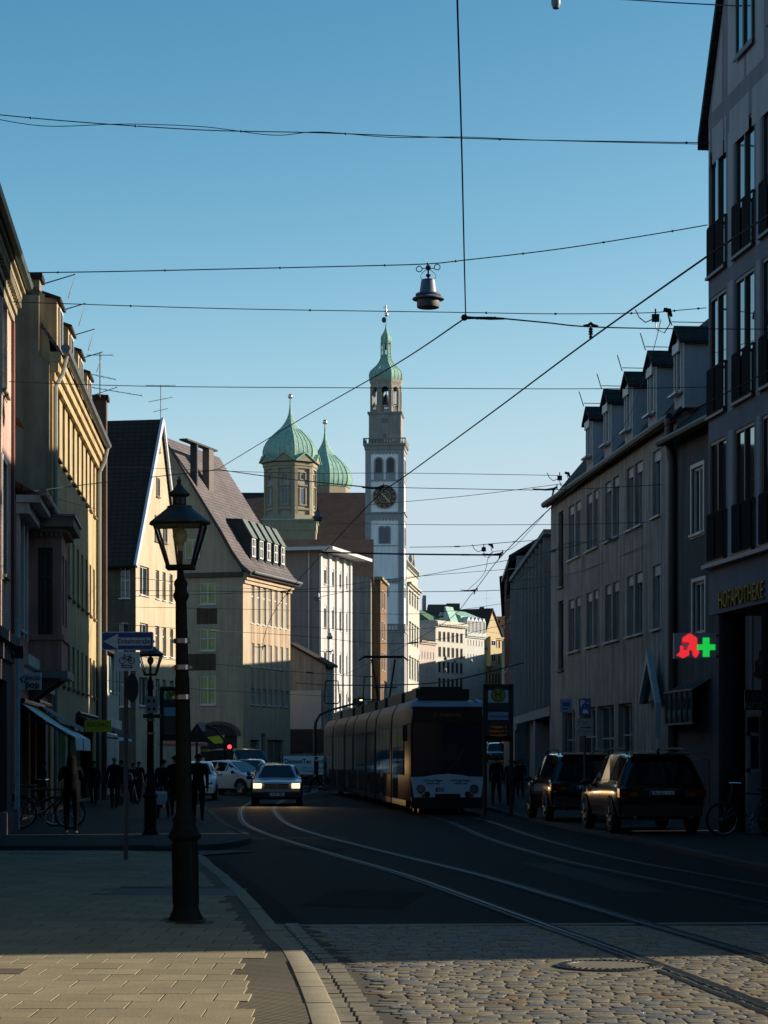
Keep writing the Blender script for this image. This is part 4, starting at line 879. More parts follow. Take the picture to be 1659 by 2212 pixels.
q = TP(106); mb = MB(); mb.box(-q, q, -q, q, TZ(975), TZ(768)); mb.box(-q * 1.09, q * 1.09, -q * 1.09, q * 1.09, TZ(768), TZ(758)); mb.box(-q * 1.05, q * 1.05, -q * 1.05, q * 1.05, TZ(775), TZ(768)); mb.build('stone_stage', stone, pt)
for xc, z0, z1, w2 in ((-TP(11), 830, 800, TP(7)), (TP(11), 830, 800, TP(7)), (0, 932, 900, TP(11))):
    mb = MB(); mb.box(xc - w2 - .06, xc + w2 + .06, -q - .05, -q - .001, TZ(z0) - .06, TZ(z1) + .06); fr = mb.build('window', tgrey, pt); mb = MB(); mb.box(xc - w2, xc + w2, -q - .07, -q - .051, TZ(z0), TZ(z1)); mb.build('pane', bluegl, fr)
ro = TP(106); rot8 = math.pi / 8; c8 = math.cos(math.pi / 8); ap = ro * c8; fw8 = ro * math.sin(math.pi / 8)
bel = MB(); n = 10
for e in range(8):
    a = 2 * math.pi * e / 8 - math.pi / 2; ca, sa = math.cos(a), math.sin(a)
    def S(x, d, z): return ((ap + d) * ca - x * sa, (ap + d) * sa + x * ca, z)
    wd = fw8 * .56; zb_, zsp, zt_ = TZ(758), TZ(610), TZ(578); top = zsp + wd
    for d0, d1 in ((0, -.45),):
        for x0, x1 in ((-fw8, -wd), (wd, fw8)):
            bel.face([S(x0, 0, zb_), S(x1, 0, zb_), S(x1, 0, zt_), S(x0, 0, zt_)]); 
            xi0, xi1 = [x * (ap - .45) / ap if abs(x) > wd else x for x in (x0, x1)]
            bel.face([S(xi0, -.45, zb_), S(xi1, -.45, zb_), S(xi1, -.45, zt_), S(xi0, -.45, zt_)])
        for k in range(n):
            t0, t1 = math.pi * k / n, math.pi * (k + 1) / n
            p, r_ = (wd * math.cos(t0), zsp + wd * math.sin(t0)), (wd * math.cos(t1), zsp + wd * math.sin(t1))
            for d in (0, -.45): bel.face([S(p[0], d, p[1]), S(r_[0], d, r_[1]), S(r_[0], d, zt_), S(p[0], d, zt_)])
            bel.face([S(p[0], 0, p[1]), S(r_[0], 0, r_[1]), S(r_[0], -.45, r_[1]), S(p[0], -.45, p[1])])
        for x in (-wd, wd): bel.face([S(x, 0, zb_), S(x, 0, zsp), S(x, -.45, zsp), S(x, -.45, zb_)])
    bel.prism([(-fw8 * .12 - fw8, -.1), (-fw8 * .88, .1), (-fw8 * 1.0, .14)], zb_, zt_, lambda p, t: S(p[0], p[1], t))
    for x0, x1 in ((-wd - .16, -wd), (wd, wd + .16)): bel.box(x0, x1, .0, .09, zb_ + .9, zsp, 0, S)
    bel.box(-wd, wd, -.3, -.15, zb_ + .95, zb_ + 1.1, 0, S); bel.box(-wd, wd, -.3, -.15, zb_, zb_ + .12, 0, S)
    for k in range(4): bel.lathe([(.09, zb_ + .1), (.13, zb_ + .35), (.07, zb_ + .7), (.1, zb_ + .96)], 6, c=(S(-wd + (k + .5) * wd / 2, -.22, 0)[0], S(-wd + (k + .5) * wd / 2, -.22, 0)[1], 0), caps=False)
bel.lathe([(ro * 1.0, TZ(578)), (ro * 1.03, TZ(566)), (ro * 1.07, TZ(556)), (ro * 1.1, TZ(540)), (ro * .5, TZ(540))], 8, rot=rot8); bel.lathe([(ro * .5, TZ(578)), (ro * 1.0, TZ(578))], 8, rot=rot8)
bel.build('belfry', stucco('belfry_stone', (.44, .40, .36), .12, .15), pt)
mb = MB(); mb.lathe([(.75, TZ(688)), (.68, TZ(676)), (.48, TZ(660)), (.35, TZ(640)), (.2, TZ(628)), (.0, TZ(625))], 14); mb.tube([(0, 0, TZ(626)), (0, 0, TZ(600))], .08, 5); mb.box(-1.8, 1.8, -.1, .1, TZ(606), TZ(598)); mb.box(-1.8, 1.8, -.12, .12, TZ(712), TZ(706)); mb.box(-1.8, 1.8, -.12, .12, TZ(696), TZ(692)); mb.box(-.12, .12, -1.8, 1.8, TZ(696), TZ(692)); mb.build('bell', mat('bell_bronze', (.05, .05, .045), .5, metal=.6, var=.2), pt, 40)
prof = [(TP(108), TZ(545)), (TP(115), TZ(530)), (TP(117), TZ(505)), (TP(112), TZ(485)), (TP(98), TZ(468)), (TP(78), TZ(450)), (TP(60), TZ(432)), (TP(46), TZ(410)), (TP(37), TZ(388)), (TP(35), TZ(378)), (TP(40), TZ(377)), (TP(40), TZ(371)), (TP(30), TZ(370))]
mb = MB(); mb.lathe(prof, 8, rot=rot8); mb.build('cupola', COPPER, pt, 24)
mb = MB()
for e in range(8):
    for f in (0., .33, .67):
        pts = []
        for r, z in prof[:10]:
            a0, a1 = rot8 + 2 * math.pi * e / 8, rot8 + 2 * math.pi * (e + 1) / 8
            pts.append((r * 1.006 * (math.cos(a0) * (1 - f) + math.cos(a1) * f), r * 1.006 * (math.sin(a0) * (1 - f) + math.sin(a1) * f), z))
        mb.tube(pts, .04 if f else .06, 4)
mb.build('copper_seams', MC['verdigris_dark'], pt)
mb = MB(); rl = TP(35)
for e in range(8):
    a = rot8 + 2 * math.pi * e / 8; mb.box(-.1, .1, -.12, .12, TZ(371), TZ(280), 0, lambda x, y, z: (rl * .93 * math.cos(a) + x * math.cos(a) - y * math.sin(a), rl * .93 * math.sin(a) + x * math.sin(a) + y * math.cos(a), z))
mb.lathe([(rl, TZ(371)), (rl, TZ(366)), (rl * .3, TZ(365))], 8, rot=rot8); mb.lathe([(rl * .4, TZ(292)), (rl, TZ(290)), (rl * 1.04, TZ(280)), (rl * 1.1, TZ(275)), (rl * .4, TZ(274))], 8, rot=rot8); mb.build('lantern', COPPER, pt)
mb = MB(); mb.lathe([(.24, TZ(330)), (.2, TZ(315)), (.08, TZ(300)), (.05, TZ(290))], 10); mb.build('small_bell', MC['bell_bronze'], pt)
mb = MB(); mb.lathe([(TP(35), TZ(277)), (TP(38), TZ(262)), (TP(36), TZ(245)), (TP(26), TZ(228)), (TP(15), TZ(210)), (TP(8), TZ(190)), (TP(4), TZ(165)), (TP(2), TZ(145)), (TP(2), TZ(60))], 8, rot=rot8); mb.build('small_cupola', COPPER, pt, 24)
mb = MB(); mb.ball((TP(2), 0, TZ(98)), TP(13), 12); mb.build('gilded_ball', MC['pale_gold'], pt, 60)
mb = MB(); mb.prism([(TP(-14) + TP(15) * math.cos(2 * math.pi * k / 16), TZ(132) + TP(19) * math.sin(2 * math.pi * k / 16)) for k in range(16)], -.05, .05, lambda p, t: (p[0], t, p[1])); mb.build('iron_disc', BLACKM, pt)
mb = MB()                                                # small weather figure
b0 = TZ(82); f = lambda x, zy: (TP(x), 0, TZ(zy))
mb.tube([f(-6, 82), f(-4, 68), f(-2, 58), f(-3, 48)], [.09, .14, .2, .14], 6); mb.tube([f(2, 80), f(2, 70), f(-2, 60)], [.09, .12, .14], 6); mb.tube([f(-3, 50), f(-12, 52), f(-18, 45)], .07, 5); mb.tube([f(-2, 50), f(7, 48), f(8, 42)], .07, 5); mb.ball(f(-3, 42), .17, 8); mb.build('weather_figure', MC['pale_gold'], pt, 60)
# lower gallery and rugged stone foot with arch niche
mb = MB(); q = hw * 1.06; mb.box(-q, q, -q, q, S2(985), S2(970)); mb.box(-hw * 1.02, hw * 1.02, -hw * 1.02, hw * 1.02, 0, S2(985)); mb.build('stone_base', stone, pt)
balustrade(hw * 1.05, S2(970), S2(922), stone, 13)
mb = MB(); wd = 1.35; n = 10; zs = S2(1150)
mb.prism([(-.9 - wd, 0), (-.9 + wd + .5, 0)] + [(-.9 + .25 + (wd + .25) * math.cos(math.pi * k / n), zs + 1.6 * math.sin(math.pi * k / n)) for k in range(n + 1)], -hw * 1.02 - .06, -hw * 1.02 - .004, lambda p, t: (p[0], t, p[1])); mb.build('niche', mat('niche_pink_plaster', (.40, .31, .31), .9, var=.1), pt)
sp_ = thing('church_spire', 'thin grey needle spire just right of the clock tower', 'spire', (at(893, 0, 480).x, 480, 3.4))
mb = MB(); mb.lathe([(1.05, rz(1257, 480) - 3.4), (.02, rz(1195, 480) - 3.4)], 8); mb.build('spire_roof', ZINC, sp_); mb = MB(); mb.box(-1, 1, -1, 1, 0, rz(1257, 480) - 3.4); mb.build('tower_wall', stone, sp_)

# ================================================================ FAR ROW OF SUNLIT HOUSES
def far_house(name, label, px0, px1, Y0, k, ytop, col, cols, rows, roof=None, ww=.28, trim=None, fr=None, dep=10, hood=False, blind=0.):
    H = House(name, label, 'building', (px0 - CX) * Y0 / F, Y0, (k, 1), 1); L = H.u(px1); ev = H.z(px0, ytop)
    wm = stucco(name + '_' + str(px0), col, .07, .08); ops = []
    pad = L * .06
    for a, b in rows:
        for c in range(cols):
            u = pad + (L - 2 * pad) * (c + .5) / cols; h = (L - 2 * pad) / cols * ww; ops.append((u - h, u + h, H.z((px0 + px1) / 2, b), H.z((px0 + px1) / 2, a)))
    shell(H, L, dep, ev, ops, [], wm, .25)
    for o in ops:
        window(H.root, H.T, o, 'double', dep=.12, frame=fr or WHITEP, fw=.12)
        if hood: mb = MB(); mb.box(o[0] - .25, o[1] + .25, -.3, -.001, o[3] + .1, o[3] + .35, 0, H.T); mb.build('window_hood', wm, H.root)
    mb = MB(); mb.box(-.1, L + .1, -.35, -.001, ev - .6, ev - .25, 0, H.T); mb.box(-.2, L + .2, -.7, -.001, ev - .25, ev + .05, 0, H.T); mb.build('cornice', wm, H.root)
    return H, L, ev, wm
H, L, ev, wm = far_house('cream_palace', 'tall cream facade with balustrade directly right of the clock tower', 881, 906, 400, .10, 1362 - 105, (.74, .71, .62), 4, [(1286, 1312), (1352, 1395), (1425, 1470)], ww=.3, hood=True)
mb = MB(); mb.box(0, L, .3, 10, ev + .05, ev + 2.6, 0, H.T); mb.build('attic', wm, H.root)
mb = MB(); mb.box(-.1, L, .0, .25, ev + 2.6, ev + 2.8, 0, H.T); [mb.box(k * L / 14, k * L / 14 + .2, .05, .2, ev + 2.8, ev + 3.8, 0, H.T) for k in range(15)]; mb.box(-.1, L, 0, .25, ev + 3.8, ev + 4., 0, H.T); mb.ball(H.T(L * .3, .1, ev + 5), .6, 8, sc=(.8, .8, 1.3)); mb.tube([H.T(L * .3, .1, ev + 4), H.T(L * .3, .1, ev + 4.6)], .3, 6); mb.build('balustrade', wm, H.root)
H, L, ev, wm = far_house('pink_low_house', 'low pale pink house in the sunlit row beyond the tram', 906, 941, 456, .45, 1384, (.72, .60, .54), 5, [(1408, 1424), (1442, 1458), (1475, 1496)], ww=.2)
mb = MB(); mb.prism([(-.4, ev), (5, ev + 2.), (10.4, ev)], -.2, L + .1, lambda p, t: H.T(t, p[0], p[1])); mb.build('roof', TILE_DARK, H.root)
H, L, ev, wm = far_house('cream_row_house', 'cream house with dark tall windows and flat cornice in the sunlit row', 941, 1005, 470, .6, 1345, (.80, .77, .69), 6, [(1366, 1387), (1399, 1420), (1431, 1453), (1466, 1490)], ww=.3, fr=DARKP)
mb = MB(); mb.box(0, L, 0, 10, ev + .05, ev + .6, 0, H.T); mb.box(0, L, -.5, -.0, ev + .05, ev + .5, 0, H.T); mb.build('attic', wm, H.root); mb = MB(); [mb.box(k * .7, k * .7 + .35, -.62, -.36, ev - .62, ev - .3, 0, H.T) for k in range(int(L / .7))]; mb.build('dentil_row', wm, H.root)
mb = MB(); mb.prism([(1.5, ev + .6), (3.0, ev + 4.2), (3.2, ev + 4.2), (3.2, ev + .6)], L * .72, L * .98, lambda p, t: H.T(t, p[0], p[1])); mb.build('copper_mansard', COPPER, H.root)
H, L, ev, wm = far_house('white_mansard_house', 'white house with green copper mansard and arched dormers in the sunlit row', 1005, 1046, 492, .6, 1371, (.80, .79, .76), 6, [(1383, 1396), (1414, 1427), (1444, 1456), (1470, 1484)], ww=.2)
mb = MB(); zt_ = H.z(1025, 1332); mb.prism([(-.5, ev + .05), (1.2, zt_), (5, zt_ + 1.5), (10, ev)], -.1, L + .1, lambda p, t: H.T(t, p[0], p[1])); mb.build('roof', COPPER, H.root)
for c in range(5):
    u = L * (c + .5) / 5; mb = MB(); mb.prism([(-.75, ev + .3), (.75, ev + .3), (.75, zt_ - 1.0), (0, zt_ - .2), (-.75, zt_ - 1.0)], -.45, 1.2, lambda p, t: H.T(u + p[0], t, p[1])); dm = mb.build('dormer', WHITEP, H.root); window(dm, H.T, (u - .45, u + .45, ev + .5, zt_ - 1.), 'double', dep=-.56, sill=False, fw=.1)
H, L, ev, wm = far_house('yellow_gable_house', 'small yellow house with pointed gable and bay at the end of the sunlit row', 1046, 1084, 512, .55, 1374, (.70, .56, .34), 5, [(1344 + 2, 1366), (1383, 1398), (1412, 1432), (1455, 1475)], ww=.28, fr=DARKP)
zt_ = H.z(1065, 1318); mb = MB(); mb.face([H.T(0, 0, ev), H.T(L, 0, ev), H.T(L * .42, 0, zt_)]); mb.build('gable', wm, H.root)
mb = MB(); mb.prism([(-.6, ev - .3), (L * .42, zt_), (L + .6, ev - .3), (L + .6, ev - .05), (L * .42, zt_ + .4), (-.6, ev - .05)], -.4, 10, lambda p, t: H.T(p[0], t, p[1])); mb.build('roof', TILE_BROWN, H.root)
mb = MB(); mb.box(L * .1, L * .42, -1.2, -.001, H.z(1060, 1440), H.z(1060, 1376), 0, H.T); mb.build('bay', wm, H.root)
for a, b in ((1384, 1396), (1414, 1430)): window(H.root, lambda u, d, z: H.T(u, d - 1.2, z), (L * .14, L * .38, H.z(1060, b), H.z(1060, a)), 'double', dep=-.06, fw=.1)
# dark roofscape behind the row
D2 = thing('flat_roof_block', 'dark grey flat-roofed block with roof plant behind the sunlit row', 'building', (at(940, 0, 520).x, 520, 3.4)); oz_ = 3.4
def dbox(p0, p1, y0, y1, dy, m, nm):
    mb = MB(); a, b = at(p0, y1, 520), at(p1, y0, 520); mb.box(a.x - D2.location.x, b.x - D2.location.x, dy, dy + 14, a.z - oz_, b.z - oz_); return mb.build(nm, m, D2)
drk = mat('roof_plant_grey', (.035, .04, .043), .7, var=.2, vs=.4)
dbox(901, 985, 1318, 1500, 0, drk, 'wall'); dbox(925, 965, 1305, 1318, 1, drk, 'roof_storey'); dbox(965, 994, 1302, 1318, 2, drk, 'roof_storey'); dbox(914, 921, 1284, 1318, 3, ZINC, 'flue'); dbox(902, 944, 1345, 1500, -4, stucco('back_house', (.45, .4, .3)), 'low_wing')
H = House('green_roof_house', 'house with long green copper roof and skylights behind the sunlit row', 'building', at(962, 0, 505).x, 512, (.9, 1), 1)
L = H.u(1036); mb = MB(); mb.box(0, L, 0, 12, 0, H.z(1000, 1365), 0, H.T); mb.build('wall', stucco('green_roof_wall', (.45, .42, .35)), H.root)
mb = MB(); z0, z1 = H.z(1000, 1365), H.z(985, 1316); mb.prism([(0, z0), (9, z1), (12, z0)], 0, L, lambda p, t: H.T(t, p[0], p[1])); mb.build('roof', mat('moss_copper', (.10, .19, .11), .8, var=.2, streak=.3), H.root)
D3 = thing('brick_chimney_house', 'dark roofed house with fat chimneys behind the yellow gable house', 'building', (at(1048, 0, 540).x, 540, 3.4))
for p0, p1, y0, y1, m, nm in ((1020, 1080, 1340, 1500, TILE_DARK, 'wall'), (1037, 1046, 1311, 1340, TILE_BROWN, 'chimney'), (1049, 1060, 1314, 1340, TILE_BROWN, 'chimney'), (1005, 1030, 1316, 1345, ZINC, 'roof')):
    mb = MB(); a, b = at(p0, y1, 540), at(p1, y0, 540); mb.box(a.x - D3.location.x, b.x - D3.location.x, 0, 8, a.z - 3.4, b.z - 3.4); mb.build(nm, m, D3)
antenna('thin roof aerials above the end of the sunlit row', at(1051, 1314, 541), 4.2, [(2.5, 2, .1, 4), (4.1, .8, 0, 3)])
D4 = thing('red_roof_house', 'distant house with bright red tiled roof at the end of the street', 'building', (at(1085, 0, 600).x, 600, 3.4))
mb = MB(); a, b = at(1066, 1352, 600), at(1112, 1330, 600); mb.prism([(-2, a.z - 3.4), (3, b.z - 3.4), (8, a.z - 3.4)], a.x - D4.location.x, b.x - D4.location.x, lambda p, t: (t, p[0], p[1])); mb.build('roof', TILE_RED, D4); mb = MB(); mb.box(a.x - D4.location.x + .5, b.x - D4.location.x - .5, -1, 7, 0, a.z - 3.4); mb.build('wall', tan, D4)

# ================================================================ RIGHT SIDE
# --- painted gable house with the pharmacy
H = House('pharmacy_house', 'tall grey house with painted pale panels, french windows and a pharmacy arcade at right', 'building', 6.86, 46., (.13, -1), 1, 0)
H_ph = H; L = 12.; D = 13.; zs = EYE + 305 * 46 / F; ev = EYE + 1378 * 46 / F
grey = stucco('blue_grey_stucco', (.30, .295, .34), .08, .12); pan = stucco('pale_grey_panel', (.46, .465, .50), .06, .1); brown = mat('bronze_frame', (.035, .028, .024), .4, metal=.3, var=.2)
mirror = mat('reflective_glass', (.01, .012, .015), .03, spec=1.0, var=0, coat=1.0)
def prow(px, pa, pb): return None
u1 = (H.u(1533), H.u(1569)); u2 = (H.u(1587), H.u(1630))
cols = [u1, u2]; st = u2[0] - u1[0]
for k in range(2, 6): cols.append((u1[0] + st * k, u1[1] + st * k))
zz = lambda py, px=1531: H.z(px, py)
rowsz = [(zz(1210, 1549), zz(952, 1545)), (zz(897, 1543), zz(643, 1538)), (zz(596, 1538), zz(333, 1533))]
ops = [(a, b, z0, z1) for z0, z1 in rowsz for a, b in cols]
gz_ = [(H.u(1594), H.u(1631), H.z(1594, 128), H.z(1594, -95)), (H.u(1594) + st * 1.2, H.u(1631) + st * 1.2, H.z(1594, 128), H.z(1594, -95))]
zr = ev + 11.
mb = MB(); wall_plane(mb, H.T, 0, L, zs, ev, ops, .2); wall_plane(mb, H.E, 0, D, zs, ev, [], .2); wall_plane(mb, H.FE(L), 0, D, zs, ev, [], .2)
mb.face([H.T(0, 0, ev), H.T(L, 0, ev), H.T(L / 2, 0, zr)]); mb.face([H.T(0, D, ev), H.T(L, D, ev), H.T(L / 2, D, zr)]); mb.face([H.T(0, D, zs), H.T(L, D, zs), H.T(L, D, ev), H.T(0, D, ev)]); mb.face([H.T(0, 0, zs), H.T(L, 0, zs), H.T(L, D, zs), H.T(0, D, zs)])
mb.build('wall', grey, H.root)
for i, o in enumerate(ops):
    wn = window(H.root, H.T, o, 'double', brown, pane=mirror, dep=.015, fw=.07, sill=True, sillm=brown, name='french_window')
    mb = MB(); a, b, z0, z1 = o; zt_ = z0 + (z1 - z0) * .40
    if True:
        mb.box(a - .03, b + .03, -.05, -.02, zt_ - .04, zt_, 0, H.T); mb.box(a - .03, b + .03, -.05, -.02, z0 + .02, z0 + .06, 0, H.T)
        n = 13
        for k in range(n):
            x = a - .05 + (b - a + .1) * k / (n - 1)
            if k in (5, 11): continue
            mb.box(x - .045, x + .045, -.045, -.03, z0 + .04, zt_ - .02, 0, H.T)
        for x in (a - .05, b + .05): mb.box(x - .012, x + .012, -.05, 0.0, zt_ - .05, zt_ - .02, 0, H.T)
        mb.build('balcony_grille', mat('grille_black', (.008, .008, .009), .8, spec=.1, var=.1), wn)
for o in gz_: window(H.root, H.T, o, 'double', brown, pane=mirror, dep=-.06, fw=.08, sillm=brown)
# painted pale panels between the bands
gaps = [(.06, cols[0][0] - .1)] + [(cols[k][1] + .12, cols[k + 1][0] - .12) for k in range(5)]
for z0, z1 in rowsz:
    for a, b in gaps:
        if b - a > .08: mb = MB(); mb.box(a, b, -.006, -.002, z0 - .1, z1 + .05, 0, H.T); mb.build('painted_panel', pan, H.root)
def rake(u): return ev + (zr - ev) * min(u, L - u) / (L / 2)
g0 = ev - 1.05; g1 = ev + .05
for a, b in ((.07, .14), (.3, 1.1), (1.2, 1.32), (1.55, 2.9), (3.1, 4.4)): mb = MB(); mb.face([H.T(a, -.005, g0), H.T(b, -.005, g0), H.T(b, -.005, g0 + .75), H.T(a, -.005, g0 + .75)]); mb.build('painted_panel', pan, H.root)
for a, b in ((.28, 1.05), (1.45, 2.6), (2.75, 3.9)): mb = MB(); mb.face([H.T(a, -.005, g1), H.T(b, -.005, g1), H.T(b, -.005, min(g1 + 3.2, rake(b) - .3)), H.T(a, -.005, max(g1 + .01, min(g1 + 3.2, rake(a) - .3)))]); mb.build('painted_panel', pan, H.root)
mb = MB()
for a, b in ((0, 1), (1, 0)):
    mb.prism([(-.42, ev - .55), (L / 2, zr + .05), (L / 2, zr + .3), (-.42, ev - .3)] if a == 0 else [(L + .42, ev - .55), (L / 2, zr + .05), (L / 2, zr + .3), (L + .42, ev - .3)], -.12, D + .2, lambda p, t: H.T(p[0], t, p[1]))
mb.build('roof', TILE_DARK, H.root)
mb = MB(); mb.box(-.02, L, -.16, -.001, zz(1228, 1530) - .03, zz(1228, 1530) + .05, 0, H.T); mb.build('ledge', mat('pale_ledge', (.4, .4, .41), .5, var=.1), H.root)
for uu in (.25, 3.2, 6.2, 9.2):
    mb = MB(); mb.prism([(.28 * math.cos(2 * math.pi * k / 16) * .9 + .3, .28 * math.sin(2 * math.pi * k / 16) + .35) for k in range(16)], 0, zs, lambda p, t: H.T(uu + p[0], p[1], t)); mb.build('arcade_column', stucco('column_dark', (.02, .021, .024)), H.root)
# shop front behind the arcade
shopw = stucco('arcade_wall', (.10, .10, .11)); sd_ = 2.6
so = [(1.6, 4.2, .9, 2.6), (5, 6.2, .05, 2.6)]
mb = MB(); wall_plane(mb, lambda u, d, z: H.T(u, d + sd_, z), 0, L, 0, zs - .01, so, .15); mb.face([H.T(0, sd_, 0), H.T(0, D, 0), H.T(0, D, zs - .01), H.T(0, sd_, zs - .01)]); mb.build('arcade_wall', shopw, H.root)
for o in so: window(H.root, lambda u, d, z: H.T(u, d + sd_, z), o, 'double', WHITEP, dep=.05, name='shop_window')
# pharmacy name in gold on the fascia
goldl = mat('gold_letters', (.24, .19, .035), .45, metal=.3, var=.1)
ua, ub = H.u(1553), H.u(1657); mid = (ua + ub) / 2; zc = H.z(1605, 1287)
tx = thing('fascia_lettering', 'gold HOFAPOTHEKE letters on the fascia above the arcade', 'sign', H.root.location, H.root.rotation_euler.z)
# text faces the street: local -y side is outwards for this front
o_ = text('lettering', 'HOFAPOTHEKE', .50, goldl, tx, frameM(H.T(mid, -.03, zc), (1, 0, 0), (0, 0, 1)), .02, sx=(ub - ua) / 3.72)

# --- dark narrow house in the recess
H = House('recessed_dark_house', 'narrow dark grey house in the recess behind the pharmacy, with pale window surrounds', 'building', 9.4, 47., (-.15, 1), -1, 0)
dg = stucco('dark_grey_stucco', (.13, .13, .135)); L = 11.; ev = H.z(1500, 944); D = 9
ops = [(H.u(1520), H.u(1495), H.z(1508, 1152), H.z(1508, 1008)), (H.u(1523), H.u(1497), H.z(1508, 1368), H.z(1508, 1256))]
ops = [(min(a, b), max(a, b), c, d) for a, b, c, d in ops]
shell(H, L, D, ev, ops, [], dg, .15)
for o in ops: window(H.root, H.T, o, 'double', surround=True, dep=.06)
roof_par(H, L, D, ev, [(-.4, ev + .1), (4.5, ev + 4.6), (9.2, ev + .1)], TILE_DARK, eo=.02); gutter(H, L, ev + .08, -.45, .1, DARKP)
mb = MB(); mb.box(H.u(1520), H.u(1497), .5, 2.2, ev + .7, ev + 2.6, 0, H.T) if H.u(1520) < H.u(1497) else mb.box(H.u(1497), H.u(1520), .5, 2.2, ev + .7, ev + 2.6, 0, H.T); mb.build('dormer', dg, H.root)

# --- long grey house with five gabled dormers
H = House('long_grey_house', 'long grey house with paired windows and five small gabled dormers in its dark roof', 'building', 7.80, 58., (-.0914, 1), -1, 0)
H_lg = H; gw = stucco('warm_grey_stucco', (.44, .41, .385), .2, .38); L = H.u(1190); ev = H.z(1190, 1093); D = 10.
colp = ((1432, 1405), (1388, 1372), (1368, 1354), (1337, 1324), (1320, 1307), (1292, 1282), (1279, 1267), (1254, 1243), (1240, 1228))
z1a, z1b = H.z(1405, 1122), H.z(1405, 981); z2a, z2b = H.z(1405, 1362), H.z(1405, 1226)
ops = []
for a, b in colp:
    ua, ub = sorted((H.u(a), H.u(b))); w_ = min(ub - ua, 1.05); c = (ua + ub) / 2; ops += [(c - w_ / 2, c + w_ / 2, z1a, z1b), (c - w_ / 2, c + w_ / 2, z2a, z2b)]
us_, ue_ = sorted((H.u(1217), H.u(1206))); stair = [(us_, ue_, H.z(1211, 1268), H.z(1211, 1105)), (us_, ue_, H.z(1211, 1448), H.z(1211, 1298))]
gf = [(H.u(b_), H.u(a_), .05 if i in (0, 2) else .3, 3.25) for i, (a_, b_) in enumerate(((1215, 1242), (1252, 1286), (1290, 1326), (1336, 1366)))]
gf = [(min(a, b), max(a, b), c, d) for a, b, c, d in gf]
shell(H, L, D, ev, ops + stair + gf, [], gw, .2, gables=[(5., ev + 6.0)])
bl = mat('grey_blind', (.13, .17, .19), .6, var=.1)
for i, o in enumerate(ops): window(H.root, H.T, o, 'double', mat('grey_window_frame', (.3, .31, .32), .5, var=.1), pane=GLASS if i > 11 or i % 3 == 0 else mat('curtained_pane', (.10, .13, .145), .3, var=.2, vs=3), dep=.12, sillm=mat('pale_sill', (.42, .42, .42), .6, var=.1), blind=.28)
for o in stair: window(H.root, H.T, o, 'none', DARKP, dep=.1)
for i, o in enumerate(gf): window(H.root, H.T, o, 'tee', MC['grey_window_frame'], dep=.15, sill=False, name='shop_window')
roof_par(H, L, D, ev, [(-.15, ev + .05), (5., ev + 6.2), (10.4, ev + .02)], TILE_DARK, eo=.1)
gutter(H, L, ev + .04, -.24, .11, DARKP, -.2)
pipe(H, [H.T(-.15, -.24, ev), H.T(-.15, -.24, ev - .6), H.T(-.15, -.15, ev - 1.2), H.T(-.15, -.15, .1)], .12, DARKP, 10)
mb = MB(); mb.box(-.02, .0, 0, 1, 0, .1, 0, H.T); mb.box(.02, .65, -.10, -.001, 0.1, ev - .3, 0, H.T); mb.build('corner_pilaster', gw, H.root)
dgm = stucco('dormer_grey', (.38, .40, .44), .08, .12)
for k, (px, yb, yt) in enumerate(((1478, 855, 696), (1419, 900, 750), (1367, 935, 796), (1321, 965, 835), (1281, 992, 873))):
    dd = .12; uu = H.u(px, dd); zt_ = H.z(px, yt, dd); zb_ = H.z(px, yb, dd) + .1; half = .58; zwall = zt_ - .45
    mb = MB(); mb.box(uu - .0, uu + 2 * half, dd, dd + 4.2, zb_ - .4, zwall, 0, H.T); mb.prism([(uu, zwall), (uu + 2 * half, zwall), (uu + half, zt_ - .1)], dd, dd + 4.2, lambda p, t: H.T(p[0], t, p[1])); dm = mb.build('dormer', dgm, H.root)
    window(dm, H.T, (uu + half - .4, uu + half + .4, zb_ + .05, zwall - .02), 'double', WHITEP, dep=dd - .06, blind=.25, fw=.06, sill=True)
    mb = MB()
    for s_ in (-1, 1):
        x0, x1 = uu + half + s_ * (half + .1), uu + half
        mb.prism([(x0, zwall - .12), (x1, zt_ - .08), (x1, zt_ + .02), (x0, zwall - .03)], dd - .15, dd + 4.4, lambda p, t: H.T(p[0], t, p[1]))
    mb.build('dormer_roof', TILE_DARK, dm)
    mb = MB(); mb.tube([H.T(uu + half, dd - .2, zt_ + .02), H.T(uu + half, dd - .35, zt_ + .5)], .015, 4); mb.tube([H.T(uu + half, dd - .2, zt_ + .12), H.T(uu + half, dd + 3, zt_ + .12)], .012, 4); mb.build('lightning_rod', ZINC, dm)
# glazed gable porch at its near end
gp = thing('glass_porch', 'glazed porch with pale blue pointed gable frame between the grey house and the pharmacy', 'porch', H.root.location, H.root.rotation_euler.z)
pb = mat('pale_blue_frame', (.28, .40, .45), .5, var=.1)
mb = MB(); ua, ub = H.u(1441), H.u(1406); zb_, zt_ = H.z(1420, 1520), H.z(1420, 1432)
mb.prism([(ua - .1, zb_ - 1.), (ua, zb_), ((ua + ub) / 2, zt_), (ub, zb_), (ub + .1, zb_), ((ua + ub) / 2, zt_ + .35), (ua - .14, zb_)], -.35, -.2, lambda p, t: H.T(p[0], t, p[1])); mb.build('gable_frame', pb, gp)
mb = MB(); mb.face([H.T(ua, -.22, zb_), H.T(ub, -.22, zb_), H.T((ua + ub) / 2, -.22, zt_)]); mb.build('gable_glass', GLASS, gp)
mb = MB()
for k in range(6):
    t = -3.2 + k * .6; mb.tube([H.T(t, .9, 4.1), H.T(t, -.35, 3.35), H.T(t, -.35, 2.5)], .03, 5, 0)
